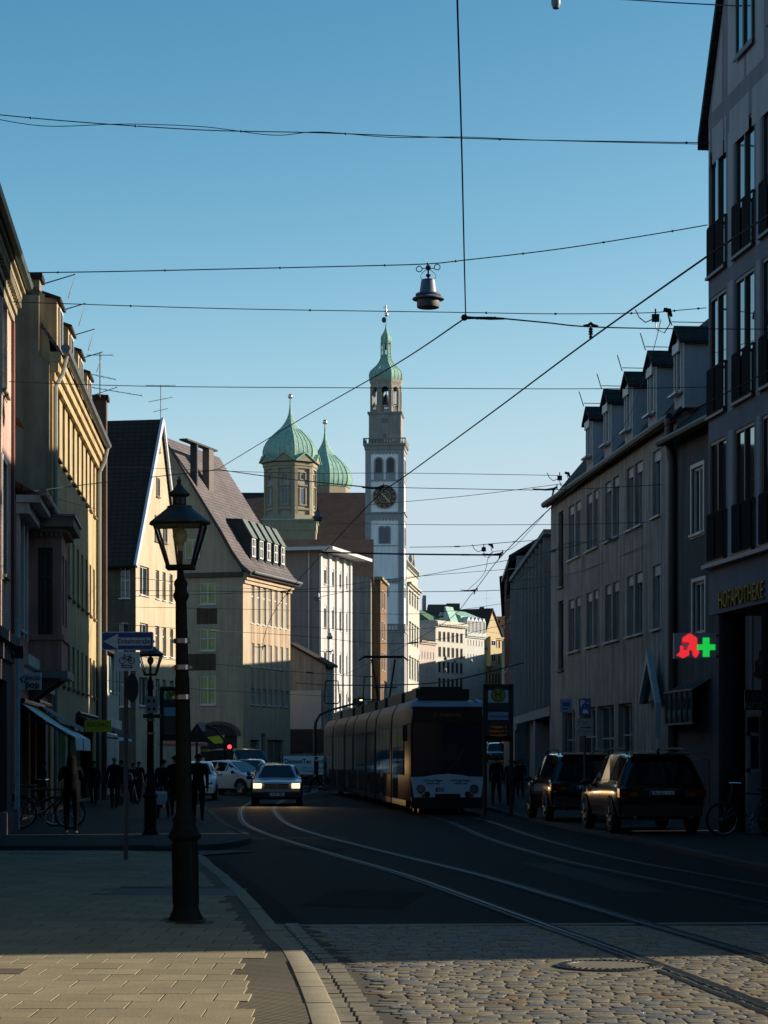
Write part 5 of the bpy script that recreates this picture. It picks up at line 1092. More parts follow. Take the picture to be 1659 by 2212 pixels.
mb.tube([H.T(-3.3, -.35, 3.35), H.T(-.1, -.35, 3.35)], .035, 5); mb.tube([H.T(-3.3, -.35, 2.5), H.T(-.1, -.35, 2.5)], .035, 5); mb.build('glazing_bars', mat('porch_bar_grey', (.10, .11, .115), .5, var=.1), gp)
mb = MB(); mb.face([H.T(-3.2, .9, 4.08), H.T(-.1, .9, 4.08), H.T(-.1, -.33, 3.33), H.T(-3.2, -.33, 3.33)]); mb.face([H.T(-3.2, -.33, 3.33), H.T(-.1, -.33, 3.33), H.T(-.1, -.33, 2.5), H.T(-3.2, -.33, 2.5)]); mb.build('porch_glass', GLASS, gp)

# --- ribbed modern building, then the rest of the right-hand row
H = House('fin_facade_building', 'grey modern building with tall vertical fins beyond the long grey house', 'building', 6.12, 79.2, (0, 1), -1, 0)
L = 21.5; ev = 9.75; fg = stucco('fin_grey', (.30, .33, .35), .06, .08)
shell(H, L, 10, ev, [], [], fg, z0=3.4)
mb = MB(); mb.box(0, L, .6, 10, 0, 3.39, 0, H.T); mb.box(-.05, 1.2, 0.0, .6, 0, 3.39, 1, H.T); mb.box(9, 10, .0, .6, 0, 3.39, 1, H.T); mb.build('ground_floor', [DARKP, fg], H.root)
for k in range(11): mb = MB(); mb.box(.3 + k * 2.05, .48 + k * 2.05, -.30, -.001, 3.5, ev - .1, 0, H.T); mb.build('fin', fg, H.root)
mb = MB(); mb.box(-.1, L + .02, -.32, 10, ev, ev + .18, 0, H.T); mb.box(-.1, L + .1, -.1, -.001, 3.15, 3.5, 0, H.T); mb.build('roof', [fg], H.root)
def row_house(name, label, X0, Y0, X1, Y1, ev, rise, col, floors, roofm=TILE_DARK, nw=None, dep=11):
    d = (X1 - X0, Y1 - Y0); H = House(name, label, 'building', X0, Y0, d, -1); L = math.hypot(*d); ops = []; nw = nw or max(2, int(L / 2.4)); e = ev - H.zb
    for f in range(floors):
        for c in range(nw): u = L * (c + .5) / nw; z = 3.9 + f * (e - 4.2) / floors; ops.append((u - .5, u + .5, z, z + 1.75))
    shell(H, L, dep, e, ops, [], stucco(name, col), .2)
    for o in ops: window(H.root, H.T, o, 'double', dep=.12)
    mb = MB(); mb.box(.5, L - .5, -.06, -.001, .3, 2.9, 0, H.T); mb.build('shop_front', DARKP, H.root)
    if rise: roof_par(H, L, dep, e, [(-.35, e + .02), (dep / 2, e + rise), (dep + .3, e + .02)], roofm, eo=.05)
    else: mb = MB(); mb.box(-.1, L + .1, -.2, dep, e, e + .25, 0, H.T); mb.build('roof', ZINC, H.root)
    return H
row_house('pale_blue_house', 'pale bluish house corner just beyond the fin facade on the right', 6.15, 101.2, 7.5, 127.5, 11.0, 3.5, (.22, .27, .29), 2)
row_house('red_brick_house', 'narrow red brick house seen edge-on at the far right of the street', 7.55, 128., 7.98, 144., 13.2, 0, (.24, .10, .07), 3)
row_house('brown_town_house', 'dark brown town house far down the right side of the street', 8.0, 144.3, 10.3, 184., 13.6, 1.8, (.16, .12, .09), 3)
row_house('low_arcade_house', 'low plain house beyond the brown one on the right side of the street', 10.4, 185., 13.7, 240., 8.4, 0, (.2, .17, .14), 1)
row_house('far_corner_house', 'plain house at the far end of the right side of the street', 14., 241., 22., 340., 14., 2., (.25, .2, .15), 3, nw=12)
row_house('far_block', 'large town block beside the sunlit row at the far end', 28.5, 430., 36., 560., 28., 2., (.25, .2, .15), 4, nw=14)
# houses outside the frame that shade the street
H = House('side_street_corner_house', 'grey corner house between the pharmacy and the sunny side street', 'building', 10.25, 20.15, (-1.8, 13.4), -1, 0); L = 13.4
shell(H, L, 12, 15.5, [(1 + k * 2.4, 2.1 + k * 2.4, 5 + f * 3.4, 7 + f * 3.4) for k in range(5) for f in range(3)], [], stucco('corner_grey', (.2, .19, .18)))
for k in range(5):
    for f in range(3): window(H.root, H.T, (1 + k * 2.4, 2.1 + k * 2.4, 5 + f * 3.4, 7 + f * 3.4), 'double')
roof_par(H, L, 12, 15.5, [(-.4, 15.5), (6, 20), (12.4, 15.5)], TILE_DARK)

# the street goes on behind the viewer, unseen houses added to cut its sky light
for nm, lab, X0, Y0, d, sd, L, ev, col in (('added_left_rear_house', 'unseen ochre house added on the left behind the viewer to cut sky light', -7.3, 28.4, (.03, -1), -1, 34., 15.5, (.3, .22, .14)), ('added_left_rear_tall_house', 'unseen grey house added on the left further behind the viewer to cut sky light', -6.9, -6., (.0, -1), -1, 45., 16.5, (.25, .24, .22)),
                                ('added_right_rear_house', 'unseen brown house added on the right behind the viewer to cut sky light', 9.5, 3.5, (-.03, -1), 1, 50., 17., (.22, .17, .13)), ('closing_house', 'unseen house added across the street behind the viewer to cut sky light', -12., -52., (1, 0), -1, 26., 19., (.2, .17, .14))):
    H = House(nm, lab, 'building', X0, Y0, d, sd, 0)
    ops = [(1.4 + k * 2.6, 2.5 + k * 2.6, 1.2 + f * 3.6, 3.2 + f * 3.6) for k in range(int(L / 2.6) - 1) for f in range(4)] if 'closing' not in nm else []
    shell(H, L, 11, ev, ops, [], stucco(nm, col)); roof_par(H, L, 11, ev, [(-.4, ev), (5.5, ev + 4.5), (11.4, ev)], TILE_DARK)
    mb = MB(); [mb.face([H.T(o[0], .15, o[2]), H.T(o[1], .15, o[2]), H.T(o[1], .15, o[3]), H.T(o[0], .15, o[3])]) for o in ops]
    if ops: mb.build('window_panes', GLASS, H.root)
# ================================================================ CARS
def paint(name, col, rough=.22, metal=.0): return mat(name, col, rough, metal, spec=.5, var=.05, vs=2, coat=.6)
carglass = mat('car_glass', (.006, .007, .008), .05, spec=.6, var=0)
redlens = mat('red_lens', (.12, .006, .004), .2, var=.1); ambl = mat('amber_lens', (.25, .09, .01), .2, var=.1)
platem = mat('number_plate_white', (.85, .86, .88), .5, var=.04); plateb = mat('plate_blue', (.01, .02, .12), .5, var=0); blackp = mat('black_plastic', (.012, .012, .013), .55, var=.1)
headglass = mat('headlight_glass', (.5, .53, .56), .12, metal=.6, var=.1); rimm = mat('alloy_rim', (.3, .31, .32), .3, metal=.9, var=.1)
lampon = mat('lit_headlight', (.9, .7, .4), .3, var=0, emit=(1., .60, .27), es=2.8)
ST = {
 'sedan': dict(s=[(-2.21, .34, .68, .72, .70, .76, .70), (-2.12, .25, .86, .91, .78, .82, .72), (-1.5, .21, .90, .95, .80, .84, .69), (-.85, .21, .91, 1.35, .80, .84, .57), (-.2, .21, .91, 1.385, .80, .845, .58), (.35, .21, .90, 1.355, .80, .84, .57), (1.0, .21, .88, .92, .80, .84, .69), (1.7, .21, .82, .86, .80, .835, .72), (2.1, .24, .74, .78, .78, .82, .74), (2.21, .34, .62, .66, .74, .79, .72)], ws=(5, 6), rw=(2, 3), wx=(-1.27, 1.38), wr=.31),
 'suv': dict(s=[(-2.36, .46, .74, .78, .80, .86, .80), (-2.28, .34, .98, 1.02, .86, .91, .83), (-2.02, .30, 1.04, 1.66, .88, .925, .66), (-1.3, .28, 1.05, 1.73, .88, .93, .67), (-.3, .28, 1.03, 1.745, .88, .93, .68), (.35, .28, 1.01, 1.68, .88, .93, .66), (1.05, .28, .99, 1.05, .88, .92, .76), (1.85, .30, .92, .97, .87, .90, .78), (2.2, .36, .80, .85, .83, .87, .77), (2.32, .46, .66, .70, .76, .82, .74)], ws=(5, 6), rw=(1, 2), wx=(-1.42, 1.42), wr=.37),
 'hatch': dict(s=[(-1.77, .34, .64, .68, .66, .72, .66), (-1.70, .24, .88, .92, .74, .79, .70), (-1.35, .21, .95, 1.38, .77, .81, .56), (-.7, .20, .95, 1.47, .77, .815, .58), (0, .20, .94, 1.48, .77, .815, .58), (.45, .20, .93, 1.40, .77, .81, .57), (1.02, .20, .92, .96, .77, .81, .66), (1.5, .22, .82, .87, .75, .79, .66), (1.72, .26, .68, .73, .71, .75, .63), (1.78, .34, .54, .58, .64, .70, .60)], ws=(5, 6), rw=(1, 2), wx=(-1.12, 1.18), wr=.3),
 'compact': dict(s=[(-2.25, .36, .72, .76, .70, .78, .72), (-2.15, .26, .94, .98, .80, .86, .74), (-1.75, .22, 1.0, 1.08, .83, .89, .70), (-.9, .21, 1.0, 1.46, .83, .90, .58), (-.2, .21, .98, 1.50, .83, .90, .60), (.4, .21, .96, 1.44, .83, .90, .58), (1.25, .21, .92, .97, .83, .89, .72), (1.8, .23, .82, .87, .81, .86, .72), (2.12, .28, .70, .74, .76, .80, .70), (2.24, .36, .56, .60, .66, .72, .62)], ws=(5, 6), rw=(2, 3), wx=(-1.32, 1.36), wr=.33),
 'van': dict(s=[(-2.45, .46, 1.0, 1.04, .84, .90, .86), (-2.40, .34, 1.12, 1.86, .88, .94, .80), (-1.2, .30, 1.14, 1.95, .89, .95, .82), (.2, .30, 1.14, 1.95, .89, .95, .82), (1.05, .30, 1.14, 1.88, .89, .95, .80), (1.75, .30, 1.1, 1.15, .88, .94, .84), (2.2, .33, .96, 1.0, .86, .91, .82), (2.42, .44, .74, .78, .80, .86, .76)], ws=(4, 5), rw=(0, 1), wx=(-1.5, 1.5), wr=.35)}
def car(kind, label, loc, rz, pm, name='parked_car', plate=None, lights=False, rails=False, group=None, plate_front=False):
    S = ST[kind]; st = S['s']; t = thing(name, label, 'car' if kind != 'van' else 'van', loc, rz, group)
    def sec(s):
        x, zl, zb, zt, wl, wb, wt = s; L = lambda a, b, q: a + (b - a) * q
        return [(x, 0, zl), (x, wl * .85, zl), (x, wl, zl + .07), (x, L(wl, wb, .75), L(zl, zb, .45)), (x, wb, L(zl, zb, .78)), (x, wb * .985, zb), (x, L(wb, wt, .14), L(zb, zt, .09)), (x, wt, L(zb, zt, .92)), (x, wt * .82, zt), (x, 0, zt + .02)]
    def full(s):
        h = sec(s); return [(x, -y, z) for x, y, z in h[::-1]][:-1] + h[:]
    t.scale = (1, .96, .95) if kind == 'suv' else (1, 1, 1)
    # finer stations for a smooth skin
    fine = []
    for i in range(len(st) - 1):
        n = 3
        for k in range(n):
            q = k / n; fine.append(tuple(a + (b - a) * q for a, b in zip(st[i], st[i + 1])))
    fine.append(st[-1])
    mb = MB(); rows = [full(s) for s in fine]; mb.grid(rows, 0); mb.face(rows[0]); mb.face(rows[-1])
    body = mb.build('body', pm, t, 38)
    def pane(nm, q, ins=.08, off=.012):
        q = [Vector(p) for p in q]; c = sum(q, Vector()) / len(q); nrm = (q[1] - q[0]).cross(q[2] - q[0]).normalized()
        if nrm.dot(c - Vector((0, 0, .7))) < 0: nrm = -nrm
        m_ = MB(); m_.face([p.lerp(c, ins) + nrm * off for p in q]); m_.face([p.lerp(c, ins) + nrm * (off - .008) for p in q]); return m_.build(nm, carglass, t)
    A, B = sec(st[S['ws'][0]]), sec(st[S['ws'][1]]); mir = lambda p: (p[0], -p[1], p[2])
    pane('windscreen', [A[8], mir(A[8]), mir(B[7]), B[7]], .07, .03)
    A, B = sec(st[S['rw'][0]]), sec(st[S['rw'][1]]); pane('rear_window', [A[7], mir(A[7]), mir(B[8]), B[8]], .08, .03)
    for i in range(S['rw'][0], S['ws'][1]):
        A, B = sec(st[i]), sec(st[i + 1])
        if A[7][2] - A[6][2] < .12 and B[7][2] - B[6][2] < .12: continue
        for sg in (1, -1):
            q = [A[6], B[6], B[7], A[7]]; q = q if sg > 0 else [mir(p) for p in q]; pane('side_window', q, .1, .012)
    wb = max(s[5] for s in st)
    for x in S['wx']:
        for sg in (1, -1):
            r = S['wr']; y0 = sg * (wb - .19)
            cyl = lambda prof, m_, n=20: m_.grid([[(x + rr * math.cos(2 * math.pi * k / n), y0 + sg * yy, r + rr * math.sin(2 * math.pi * k / n)) for k in range(n)] for rr, yy in prof], 0, True)
            m_ = MB(); cyl([(r * .6, .19), (r * .92, .20), (r, .17), (r, .02), (r * .9, 0), (r * .3, 0)], m_); wh = m_.build('wheel', RUBBER, t, 40)
            m_ = MB(); cyl([(0, .17), (r * .15, .185), (r * .5, .17), (r * .62, .195), (r * .64, .18)], m_)
            for k in range(5):
                a = 2 * math.pi * k / 5; m_.tube([(x + .05 * math.cos(a), y0 + sg * .185, r + .05 * math.sin(a)), (x + r * .58 * math.cos(a), y0 + sg * .19, r + r * .58 * math.sin(a))], .03, 5)
            m_.build('rim', rimm, wh, 40)
            m_ = MB(); n = 14; pts0 = [(x + (r + .05) * math.cos(math.pi * k / n), sg * (wb + .006), r + .02 + (r + .05) * math.sin(math.pi * k / n)) for k in range(n + 1)]; pts1 = [(x + (r * .96) * math.cos(math.pi * k / n), sg * (wb + .004), r + .0 + (r * .96) * math.sin(math.pi * k / n)) for k in range(n + 1)]
            m_.grid([pts0, pts1]); m_.grid([pts1, [(p[0], sg * (wb - .2), p[2]) for p in pts1]]); m_.build('wheel_arch', blackp, t)
    xr, xf = st[0][0], st[-1][0]; zb_ = st[1][2]; zf = st[-2][2]; wf = st[-2][5]; wr_ = st[1][5]
    m_ = MB(); m_.box(xf - .16, xf + .05, -st[-1][5] * .98, st[-1][5] * .98, st[-1][1] - .06, st[-1][1] + .13); m_.build('front_bumper', blackp if kind in ('sedan', 'van') else pm, t)
    m_ = MB(); m_.box(xr - .05, xr + .16, -st[0][5] * .98, st[0][5] * .98, st[0][1] - .08, st[0][1] + .16); m_.build('rear_bumper', blackp if kind in ('sedan', 'van', 'suv') else pm, t)
    for sg in (1, -1):
        m_ = MB()
        if kind == 'hatch': m_.ball((xf - .06, sg * wf * .74, zf - .02), .11, 12, sc=(.6, 1, 1)); m_.ball((xf - .01, sg * wf * .74, zf - .2), .07, 10, sc=(.6, 1, 1))
        elif kind == 'sedan': m_.box(xf - .1, xf + .015, sg * wf * .62, sg * wf * .95, zf - .14, zf + .02)
        else: m_.prism([(xf - .02, sg * wf * .5), (xf - .1, sg * wf * .9), (xf - .45, sg * wf * 1.01), (xf - .3, sg * wf * .7)], zf - .1, zf + .03, lambda p, q: (p[0], p[1], q))
        m_.build('headlight', lampon if lights else headglass, t, 50 if kind == 'hatch' else None)
        if lights:                                       # the beam of a lit headlight
            ld = bpy.data.lights.new('headlight_beam', 'SPOT'); ld.energy = 40; ld.color = (1, .60, .26); ld.spot_size = R(75); ld.shadow_soft_size = .08
            lo_ = bpy.data.objects.new('headlight_beam', ld); C.objects.link(lo_); lo_.parent = t; lo_.location = (xf + .1, sg * wf * .78, zf - .06); lo_.rotation_euler = (0, R(-82), 0)
        m_ = MB(); m_.box(xr - .02, xr + .2, sg * wr_ * .55, sg * wr_ * 1.005, zb_ - .20, zb_ - .02); tl = m_.build('tail_light', redlens, t)
        m_ = MB(); m_.box(xr - .03, xr + .0, sg * wr_ * .57, sg * wr_ * .75, zb_ - .17, zb_ - .1); m_.build('reversing_lamp', ambl, tl)
        xm = st[S['ws'][1]][0] - .25; m_ = MB(); m_.ball((xm, sg * (wb + .11), st[S['ws'][1]][2] + .07), .1, 10, sc=(.7, 1.1, .75)); m_.tube([(xm, sg * (wb - .1), st[S['ws'][1]][2] + .02), (xm, sg * (wb + .1), st[S['ws'][1]][2] + .06)], .025, 5); m_.build('wing_mirror', blackp if kind != 'hatch' else pm, t, 60)
    m_ = MB(); gw_ = wf * (.5 if kind == 'sedan' else .6)
    if kind == 'sedan':
        m_.box(xf - .1, xf + .02, -gw_, gw_, zf - .15, zf + .02, 0)
        for k in range(4): m_.box(xf + .02, xf + .03, -gw_, gw_, zf - .14 + k * .045, zf - .125 + k * .045, 1)
        m_.box(xf + .02, xf + .035, -.012, .012, zf - .15, zf + .02, 1)
    else: m_.box(xf - .12, xf + .012, -gw_, gw_, st[-1][1] + .14, st[-1][1] + .22, 0); m_.box(xf - .1, xf + .0, -gw_ * .5, gw_ * .5, zf - .1, zf - .04, 0)
    m_.build('grille', [blackp, CHROME], t)
    def nplate(x, z, sg, txt):
        m_ = MB(); m_.box(x - .012, x + .012, -.26, .26, z - .055, z + .055); pl = m_.build('number_plate', platem, t)
        xx = x + sg * .014; m_ = MB(); y0 = sg * -.255; y1 = sg * -.215; m_.face([(xx, y0, z - .05), (xx, y1, z - .05), (xx, y1, z + .05), (xx, y0, z + .05)]); m_.build('country_strip', plateb, pl)
        if txt: text('plate_text', txt, .115, blackp, pl, frameM((xx + sg * .001, sg * .02, z - .002), (0, sg, 0), (0, 0, 1)), .001, sx=.82, bold=.002)
    if plate: nplate(xr - .045 if kind != 'suv' else st[1][0] - .055, .5 if kind in ('hatch', 'sedan') else .86, -1, plate)
    if plate_front: nplate(xf + .055, st[-1][1] + .05, 1, plate_front if isinstance(plate_front, str) else '')
    if rails:
        for sg in (1, -1):
            m_ = MB(); m_.tube([(-1.75, sg * .62, 1.69), (-1.6, sg * .63, 1.80), (-.4, sg * .635, 1.82), (.15, sg * .62, 1.78), (.3, sg * .61, 1.70)], .022, 6); m_.build('roof_rail', blackp, t, 50)
        m_ = MB(); m_.tube([(-1.85, 0, 1.70), (-1.95, 0, 1.78), (-2.02, 0, 1.79)], .03, 6); m_.build('antenna_fin', blackp, t, 50)
        m_ = MB(); m_.prism([(-2.02, 1.66), (-2.22, 1.66), (-2.2, 1.70), (-1.95, 1.735)], -.6, .6, lambda p, q: (p[0], q, p[1])); m_.build('roof_spoiler', pm, t)
        m_ = MB(); m_.box(st[1][0] - .03, st[1][0] + .02, -.36, .36, .93, .96); m_.build('tailgate_trim', CHROME, t); m_ = MB(); m_.tube([(-2.34, -.1, 1.02), (-2.27, .2, 1.16), (-2.22, .38, 1.22)], .014, 5); m_.build('rear_wiper', blackp, t)
        m_ = MB(); m_.tube([(-2.45, -.6, .36), (-2.3, -.6, .36)], .04, 8); m_.tube([(-2.45, .6, .36), (-2.3, .6, .36)], .04, 8); m_.build('exhaust', CHROME, t, 50)
    return t
blk = paint('black_car_paint', (.004, .0045, .005), .16); sil = paint('silver_car_paint', (.42, .45, .50), .28, .3); wht = paint('white_car_paint', (.66, .70, .75), .25); dkb = paint('dark_blue_car_paint', (.01, .012, .018), .2); silv2 = paint('light_grey_car_paint', (.35, .37, .40), .25, .2)
car('suv', 'nearest black estate-style off-roader with plate UN RH 1167, parked in front of the pharmacy', (at(1389, 0, 45.0).x, 45.8, .1), R(90 + 5), blk, plate='UN·RH 1167', rails=True, group='black off-roaders parked nose to tail on the right')
car('suv', 'black off-roader with plate M LS 2904 parked ahead of the nearest one', (at(1236, 0, 54).x, 54.0, .1), R(90 + 4), blk, plate='M·LS 2904', rails=True, group='black off-roaders parked nose to tail on the right')
car('sedan', 'old silver saloon with lit headlights driving towards us on the tram rails', (-3.68, 75.2, .0), R(-90 + 2), sil, name='driving_car', lights=True, plate_front='A·DL 980')
car('hatch', 'small white city car parked half hidden behind the big lamp post', (-7.25, 84., .0), R(-90 + 4), wht, plate_front=True)
car('compact', 'white compact car with its nose turned right, parked behind the small white city car', (-6.75, 96., .0), R(-38), wht, plate_front=True)
car('van', 'dark van parked behind the white compact car', (-7.1, 107.5, gz(107)), R(-62), dkb)
car('compact', 'light grey car waiting behind the silver saloon on its left', (at(541, 0, 103).x, 103., gz(103)), R(-90), silv2, name='driving_car', lights=False)
car('sedan', 'dark car following close behind the silver saloon', (at(586, 0, 91).x, 91.5, 0), R(-90 + 2), blk, name='driving_car')
for i, (px, Y, kd, pm, lab) in enumerate(((1073, 175, 'suv', blk, 'black distant car beside the bus stop sign, nearest of the distant queue'), (1061, 195, 'sedan', silv2, 'grey distant car in the queue, behind the nearest black one'), (1068, 225, 'suv', dkb, 'dark distant car further up the queue by the tram'), (1060, 262, 'van', wht, 'pale van at the far end of the distant queue'))):
    car(kd, lab, (at(px, 0, Y).x, Y, gz(Y)), R(-93), pm, group='distant cars beyond the bus stop sign')

# ================================================================ TRAM
tr = thing('tram', 'long dark low-floor tram with white front mask numbered 850 coming towards us', 'tram', (1.80, 62., 0.), math.atan2(-.083, 1.))
tramp = mat('tram_side_paint', (.026, .026, .028), .42, spec=.22, var=.15, vs=.7); tramw = mat('tram_white_mask', (.66, .70, .76), .35, var=.05); tramg = mat('tram_glass', (.010, .012, .016), .06, spec=.4, var=.1); tramb = mat('tram_black', (.006, .0065, .008), .3, var=.1); tramtop = mat('tram_roof_blue', (.42, .54, .70), .35, var=.1)
# local: x right (seen from us), y rearwards, z up.  root rotated so +y runs along the track
tr.rotation_euler = (0, 0, math.atan2(.083, 1.))
Wt = 1.15
def sect(w, z0, z1): return [(-w * .9, z0), (-w, z0 + .12), (-w, z1 - .75), (-w * .97, z1 - .35), (-w * .84, z1 - .06), (-w * .7, z1), (w * .7, z1), (w * .84, z1 - .06), (w * .97, z1 - .35), (w, z1 - .75), (w, z0 + .12), (w * .9, z0)]
cur = [0.]; lens = [5.4, 6.2, 4.2, 6.2, 4.2, 6.2, 5.2]
def bend(y): return -.0006 * max(0, y - 14) ** 2
y = .0
for i, ln in enumerate(lens):
    y0, y1 = y, y + ln - .45; mb = MB(); n = 6 if i in (0, 6) else 2; rows = []
    for k in range(n + 1):
        q = k / n; yy = y0 + (y1 - y0) * (q ** 2 if i == 0 else q)
        if i == 0:
            f = min(1, yy / 1.1); w = Wt * (.90 + .10 * f ** .6); z1 = 3.18 + .12 * f ** .5
        else: w, z1 = Wt, 3.3
        rows.append([(x + bend(yy), yy, z) for x, z in sect(w, .22, z1)])
    mb.grid(rows, 0, True); mb.face(rows[0]); mb.face(rows[-1]); seg = mb.build('car_body', tramp, tr, 50)
    for sg in (-1, 1):                                  # side glazing, doors
        st_ = y0 + (.95 if i == 0 else .25); nw = max(2, int((y1 - st_) / 1.35)); wl = (y1 - .2 - st_) / nw
        for k in range(nw):
            a, b = st_ + k * wl + .06, st_ + (k + 1) * wl - .06; door = (k == nw // 2); z0 = .42 if door else 1.12
            mb = MB(); mb.box(sg * (Wt + .004) - .006, sg * (Wt + .004) + .006, a, b, z0, 2.52, 0, T=lambda x, yv, z: (x + bend(yv), yv, z)); pn = mb.build('door' if door else 'side_window', tramg, seg)
        mb = MB(); mb.box(sg * (Wt + .002) - .004, sg * (Wt + .002) + .004, y0 + (.3 if i == 0 else .02), y1, .24, .4, 0, T=lambda x, yv, z: (x + bend(yv), yv, z)); mb.build('skirt', tramb, seg)
    mb = MB(); mb.box(-.78, .78, y0 + (1.2 if i == 0 else .4), y1 - .3, 3.31, 3.62, 0, T=lambda x, yv, z: (x + bend(yv), yv, z)); mb.box(-.62, .62, y0 + 1.6, y1 - .9, 3.62, 3.7, 0, T=lambda x, yv, z: (x + bend(yv), yv, z)); mb.build('roof_equipment', tramb, seg)
    if i < 6:
        mb = MB()
        for k in range(6):
            yy = y1 + .02 + k * .07; s0 = .96 if k % 2 else .9; mb.grid([[(x * s0 + bend(yy + d), yy + d, .3 + (z - .3) * (.985 if k % 2 else .96)) for x, z in sect(Wt, .3, 3.26)] for d in (0, .035, .07)], 0, True)
        mb.build('bellows', RUBBER, tr)
    if i in (0, 2, 4, 6):
        mb = MB()
        for sg in (-1, 1):
            for q in (.35, .65):
                yy = y0 + (y1 - y0) * q; mb.prism([(yy + .3 * math.cos(2 * math.pi * k / 16), .31 + .3 * math.sin(2 * math.pi * k / 16)) for k in range(16)], sg * .55, sg * .66, lambda p, t: (t + bend(p[0]), p[0], p[1]))
        mb.build('wheel_set', STEEL, seg)
    y += ln
# front end
W0 = Wt * .9
mb = MB(); mb.prism([(-W0 * .93, 1.12), (W0 * .93, 1.12), (W0 * .95, 2.62), (-W0 * .95, 2.62)], -.03, .0, lambda p, t: (p[0], t - .03 * (1 - (p[0] / W0) ** 2), p[1])); mb.build('windscreen', mat('tram_windscreen', (.02, .022, .035), .12, spec=.5, var=.1), tr)
mb = MB(); mb.box(-W0 * .96, W0 * .96, -.05, -.001, 2.625, 3.08); dbx = mb.build('destination_display', tramb, tr)
mb = MB(); mb.prism([(-W0 * 1.0, 3.08), (W0 * 1.0, 3.08), (W0 * .86, 3.19), (-W0 * .86, 3.19)], -.09, .1, lambda p, t: (p[0], t, p[1])); mb.build('front_roof_edge', tramtop, tr)
msk = [(-.93, .50), (.93, .50), (1.0, 1.08), (.62, 1.09), (.35, 1.14), (.0, 1.17), (-.35, 1.14), (-.62, 1.09), (-1.0, 1.08)]
mb = MB(); mb.prism([(x * W0, z) for x, z in msk], -.075, -.002, lambda p, t: (p[0], t, p[1])); mk = mb.build('front_mask', tramw, tr)
for sg in (-1, 1):
    mb = MB(); cyl = lambda m_, cx, cz, r, d0, d1: m_.prism([(cx + r * math.cos(2 * math.pi * k / 20), cz + r * math.sin(2 * math.pi * k / 20)) for k in range(20)], d0, d1, lambda p, t: (p[0], t, p[1]))
    cyl(mb, sg * .76, .74, .125, -.1, -.076); hl = mb.build('headlight', blackp, tr); mb = MB(); cyl(mb, sg * .76, .74, .105, -.115, -.101); mb.build('headlight_glass', mat('dim_lamp_glass', (.26, .25, .23), .15, metal=.5, var=.2, vs=12), hl)
    mb = MB(); cyl(mb, sg * .58, .585, .085, -.1, -.076); cyl(mb, sg * .70, .55, .035, -.1, -.076); mb.build('fog_lamp', blackp, tr)
mb = MB(); mb.box(-.36, .36, -.12, -.076, .44, .6); mb.build('coupler_cover', tramb, tr)
mb = MB(); mb.box(-W0, W0, -.06, .3, .18, .5); mb.build('front_apron', tramb, tr)
tmk = mat('tram_lettering', (.01, .01, .012), .5, var=0)
text('tram_number', '850', .17, tmk, mk, FRONT((-.22, -.08, .71)), .002, bold=.003)
for sg in (-1, 1): text('warning_text', 'Achtung Wagen\nschert aus!', .085, tmk, mk, FRONT((sg * .4 - .02, -.08, .94)), .002, bold=.002)
mb = MB(); mb.tube([(-.05, -.09, 1.16), (.2, -.1, 1.45), (.5, -.1, 1.9)], .014, 5); mb.build('wiper', tramb, tr)
for sg in (-1, 1): mb = MB(); mb.tube([(sg * W0, .1, 2.6), (sg * (W0 + .18), -.05, 2.55)], .02, 5); mb.box(sg * (W0 + .18) - .07, sg * (W0 + .18) + .07, -.1, -.03, 2.1, 2.55); mb.build('wing_mirror', tramb, tr)
for sg in (-1, 1): mb = MB(); mb.tube([(sg * 1.02, .02, 3.02), (sg * .98, .02, 3.2), (sg * .84, .1, 3.28)], .05, 6); mb.build('corner_trim', tramtop, tr)
for px, zz_ in ((0, 0),):
    text('destination_text', '2  Augsburg', .16, mat('display_amber', (.05, .02, .0), .5, var=0, emit=(1, .45, .05), es=.012), dbx, FRONT((0, -.052, 2.86)), .001)
# pantograph
mb = MB(); y0 = 21.5; bx = bend(y0); zt_ = 5.5
mb.box(bx - .55, bx + .55, y0 - .7, y0 + .7, 3.7, 3.8); mb.tube([(bx - .95, y0, zt_ - .16), (bx - .75, y0, zt_), (bx + .75, y0, zt_), (bx + .95, y0, zt_ - .16)], .035, 5); mb.tube([(bx - .75, y0 + .35, zt_ - .02), (bx + .75, y0 + .35, zt_ - .02)], .03, 5)
mb.tube([(bx - .2, y0 + .1, 3.8), (bx - .45, y0 + .1, zt_ - .1)], .045, 5); mb.tube([(bx + .2, y0 + .1, 3.8), (bx + .45, y0 + .1, zt_ - .1)], .045, 5); mb.tube([(bx - .45, y0 - .6, 4.3), (bx + .45, y0 - .6, 4.3)], .03, 5)
mb.build('pantograph', BLACKM, tr)

